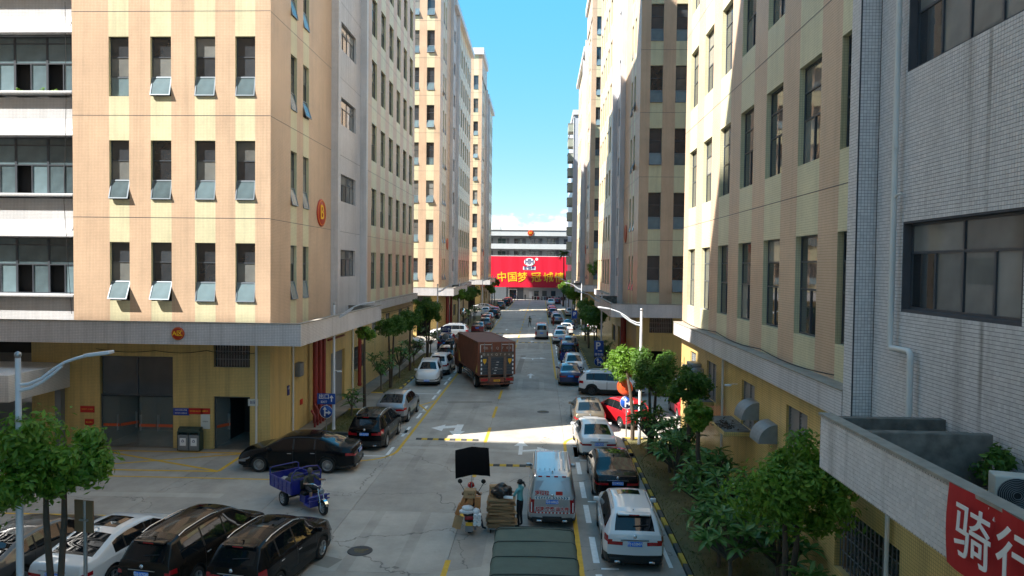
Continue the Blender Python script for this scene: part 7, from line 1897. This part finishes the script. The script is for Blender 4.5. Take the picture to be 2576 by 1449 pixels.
for i, (x, y, h, sp_, nb, lb) in enumerate(((-11.3, 41.2, 1.7, .5, 7, 'small plumeria behind the exit sign'), (-11.5, 50.0, 3.0, .95, 18, 'plumeria under the round tree by the white SUV'), (-11.3, 55.5, 2.9, .95, 18, 'plumeria left of the black parked SUVs'), (-11.4, 62.5, 2.7, .95, 18, 'plumeria behind the container truck, left verge'), (-11.2, 70.6, 3.1, .95, 18, 'plumeria by the small exit sign'), (-11.2, 103, 3.0, .9, 12, 'nearest plumeria on the far left verge'), (-11.2, 111, 2.8, .9, 12, 'middle plumeria on the far left verge'), (-11.2, 120, 2.8, .9, 12, 'last plumeria on the far left verge'), (5.6, 83, 2.9, .9, 12, 'plumeria on the right verge beyond the P sign'), (6.2, 66, 2.4, .8, 10, 'plumeria behind the P sign post'))):
    plumeria(x, y, h, lb, nb, sp_, False, 70 + i)
# palm
t = thing('palm_tree', 'tall thin palm in front of the red banner', 'palm', (5.35, 164, 0)); q = MB(); q.tube([(0, 0, 0), (.1, 0, 4), (.05, 0, 8.5), (0, 0, 12.6)], [.24, .18, .15, .12], 10); q.build('trunk', BARK, t); q = MB(); rnd = random.Random(2)
for i in range(22):
    a = rnd.uniform(0, 6.28); el = rnd.uniform(-.9, 1.0); L_ = rnd.uniform(1.3, 1.9); pts = [Vector((math.cos(a) * L_ * f * math.cos(el * (1 - .3 * f)), math.sin(a) * L_ * f * math.cos(el), 12.6 + L_ * f * math.sin(el) - .9 * f * f)) for f in (0, .25, .5, .75, 1)]
    for p0, p1 in zip(pts[:-1], pts[1:]):
        for k in range(5):
            p = p0.lerp(p1, k / 5); sd = Vector((-math.sin(a), math.cos(a), 0)); q.add([p, p + sd * .45 + Vector((0, 0, -.22)), p + sd * .40 + Vector((.06, .06, -.22))], [(0, 1, 2)]); q.add([p, p - sd * .45 + Vector((0, 0, -.22)), p - sd * .40 + Vector((.06, .06, -.22))], [(0, 1, 2)])
    q.tube(pts, [.03, .025, .02, .015, .01], 4)
q.build('crown', LEAF_D, t)
def bush(x, y, z, r, n, label, size=.07, mat=None):
    rnd = random.Random(int(x * 7 + y)); V, F, cs = leaf_cloud(rnd, r, r * .8, n, size, 12); t = thing('ledge_bush', label, 'plant', (x, y, z), 0, 'plants growing on ledges')
    me = bpy.data.meshes.new('crown'); me.from_pydata([(v.x, v.y, v.z + r * .7) for v in V], [], F); me.materials.append(mat or LEAF_D); link('crown', me, t)
    q = MB()
    for c, cr_ in cs[:8]: q.tube([(0, 0, 0), (c.x * .5, c.y * .5, r * .3), (c.x, c.y, c.z + r * .7)], [.02, .014, .006], 5)
    q.build('stem', BARK, t)
bush(7.25, 11.35, 5.7, .42, 800, 'weed growing beside the outdoor unit on the tiled ledge', .06)
bush(8.6, 111.0, 8.0, 1.3, 900, 'bush hanging over the ledge of the third right block', .12, LEAF_B)
for i, (x, z) in enumerate(((-24.3, 17.66), (-24.9, 17.66), (-26.2, 17.66))):
    bush(x, 34.0, z - .1, .16, 130, ('leafy pot plant on the upper window sill, nearest the striped wall', 'leafy pot plant on the upper window sill, second from the striped wall', 'leafy pot plant on the upper window sill at the left edge')[i], .05, LEAF_B)
# parked motor scooters in front of the end building
def scooter(x, y, rz, mat, label):
    t = thing('motor_scooter', label, 'scooter', (x, y, 0), R(rz), 'scooters parked below the banner'); tm, rm, rd = wheel_meshes(.25, .11, 6)
    for yy in (-.6, .6): o = link('wheel', tm, t, (0, yy, .25))
    q = MB(); q.bbox(-.16, .16, -.7, 0, .4, .75, .06); q.bbox(-.17, .17, 0, .4, .2, .28, .02); q.bbox(-.2, .2, .38, .5, .25, 1.0, .04); q.build('body', mat, t); q = MB(); q.bbox(-.14, .14, -.7, -.05, .75, .84, .03); q.build('seat', TRIM, t)
    q = MB(); q.tube([(0, .6, .25), (0, .45, 1.0)], .03, 6); q.tube([(-.33, .35, 1.08), (0, .45, 1.03), (.33, .35, 1.08)], .014, 5); q.build('handlebar', TRIM, t)
SC_L = ['scooter at the left end of the row below the banner', 'second scooter from the left below the banner', 'third scooter from the left below the banner', 'fourth scooter from the left below the banner', 'fifth scooter from the left below the banner', 'sixth scooter from the left below the banner', 'sixth scooter from the right below the banner', 'fifth scooter from the right below the banner', 'fourth scooter from the right below the banner', 'third scooter from the right below the banner', 'second scooter from the right below the banner', 'scooter at the right end of the row below the banner']
for i in range(12):
    scooter(-2.2 + i * .82 + .1 * math.sin(i * 5), 193.6 + .5 * math.sin(i * 3), 20 * math.sin(i * 2.3) + (180 if i % 3 else 0), [P_DRED, P_BLACK, P_RED, P_LGREY, P_BLUE][i % 5], SC_L[i])
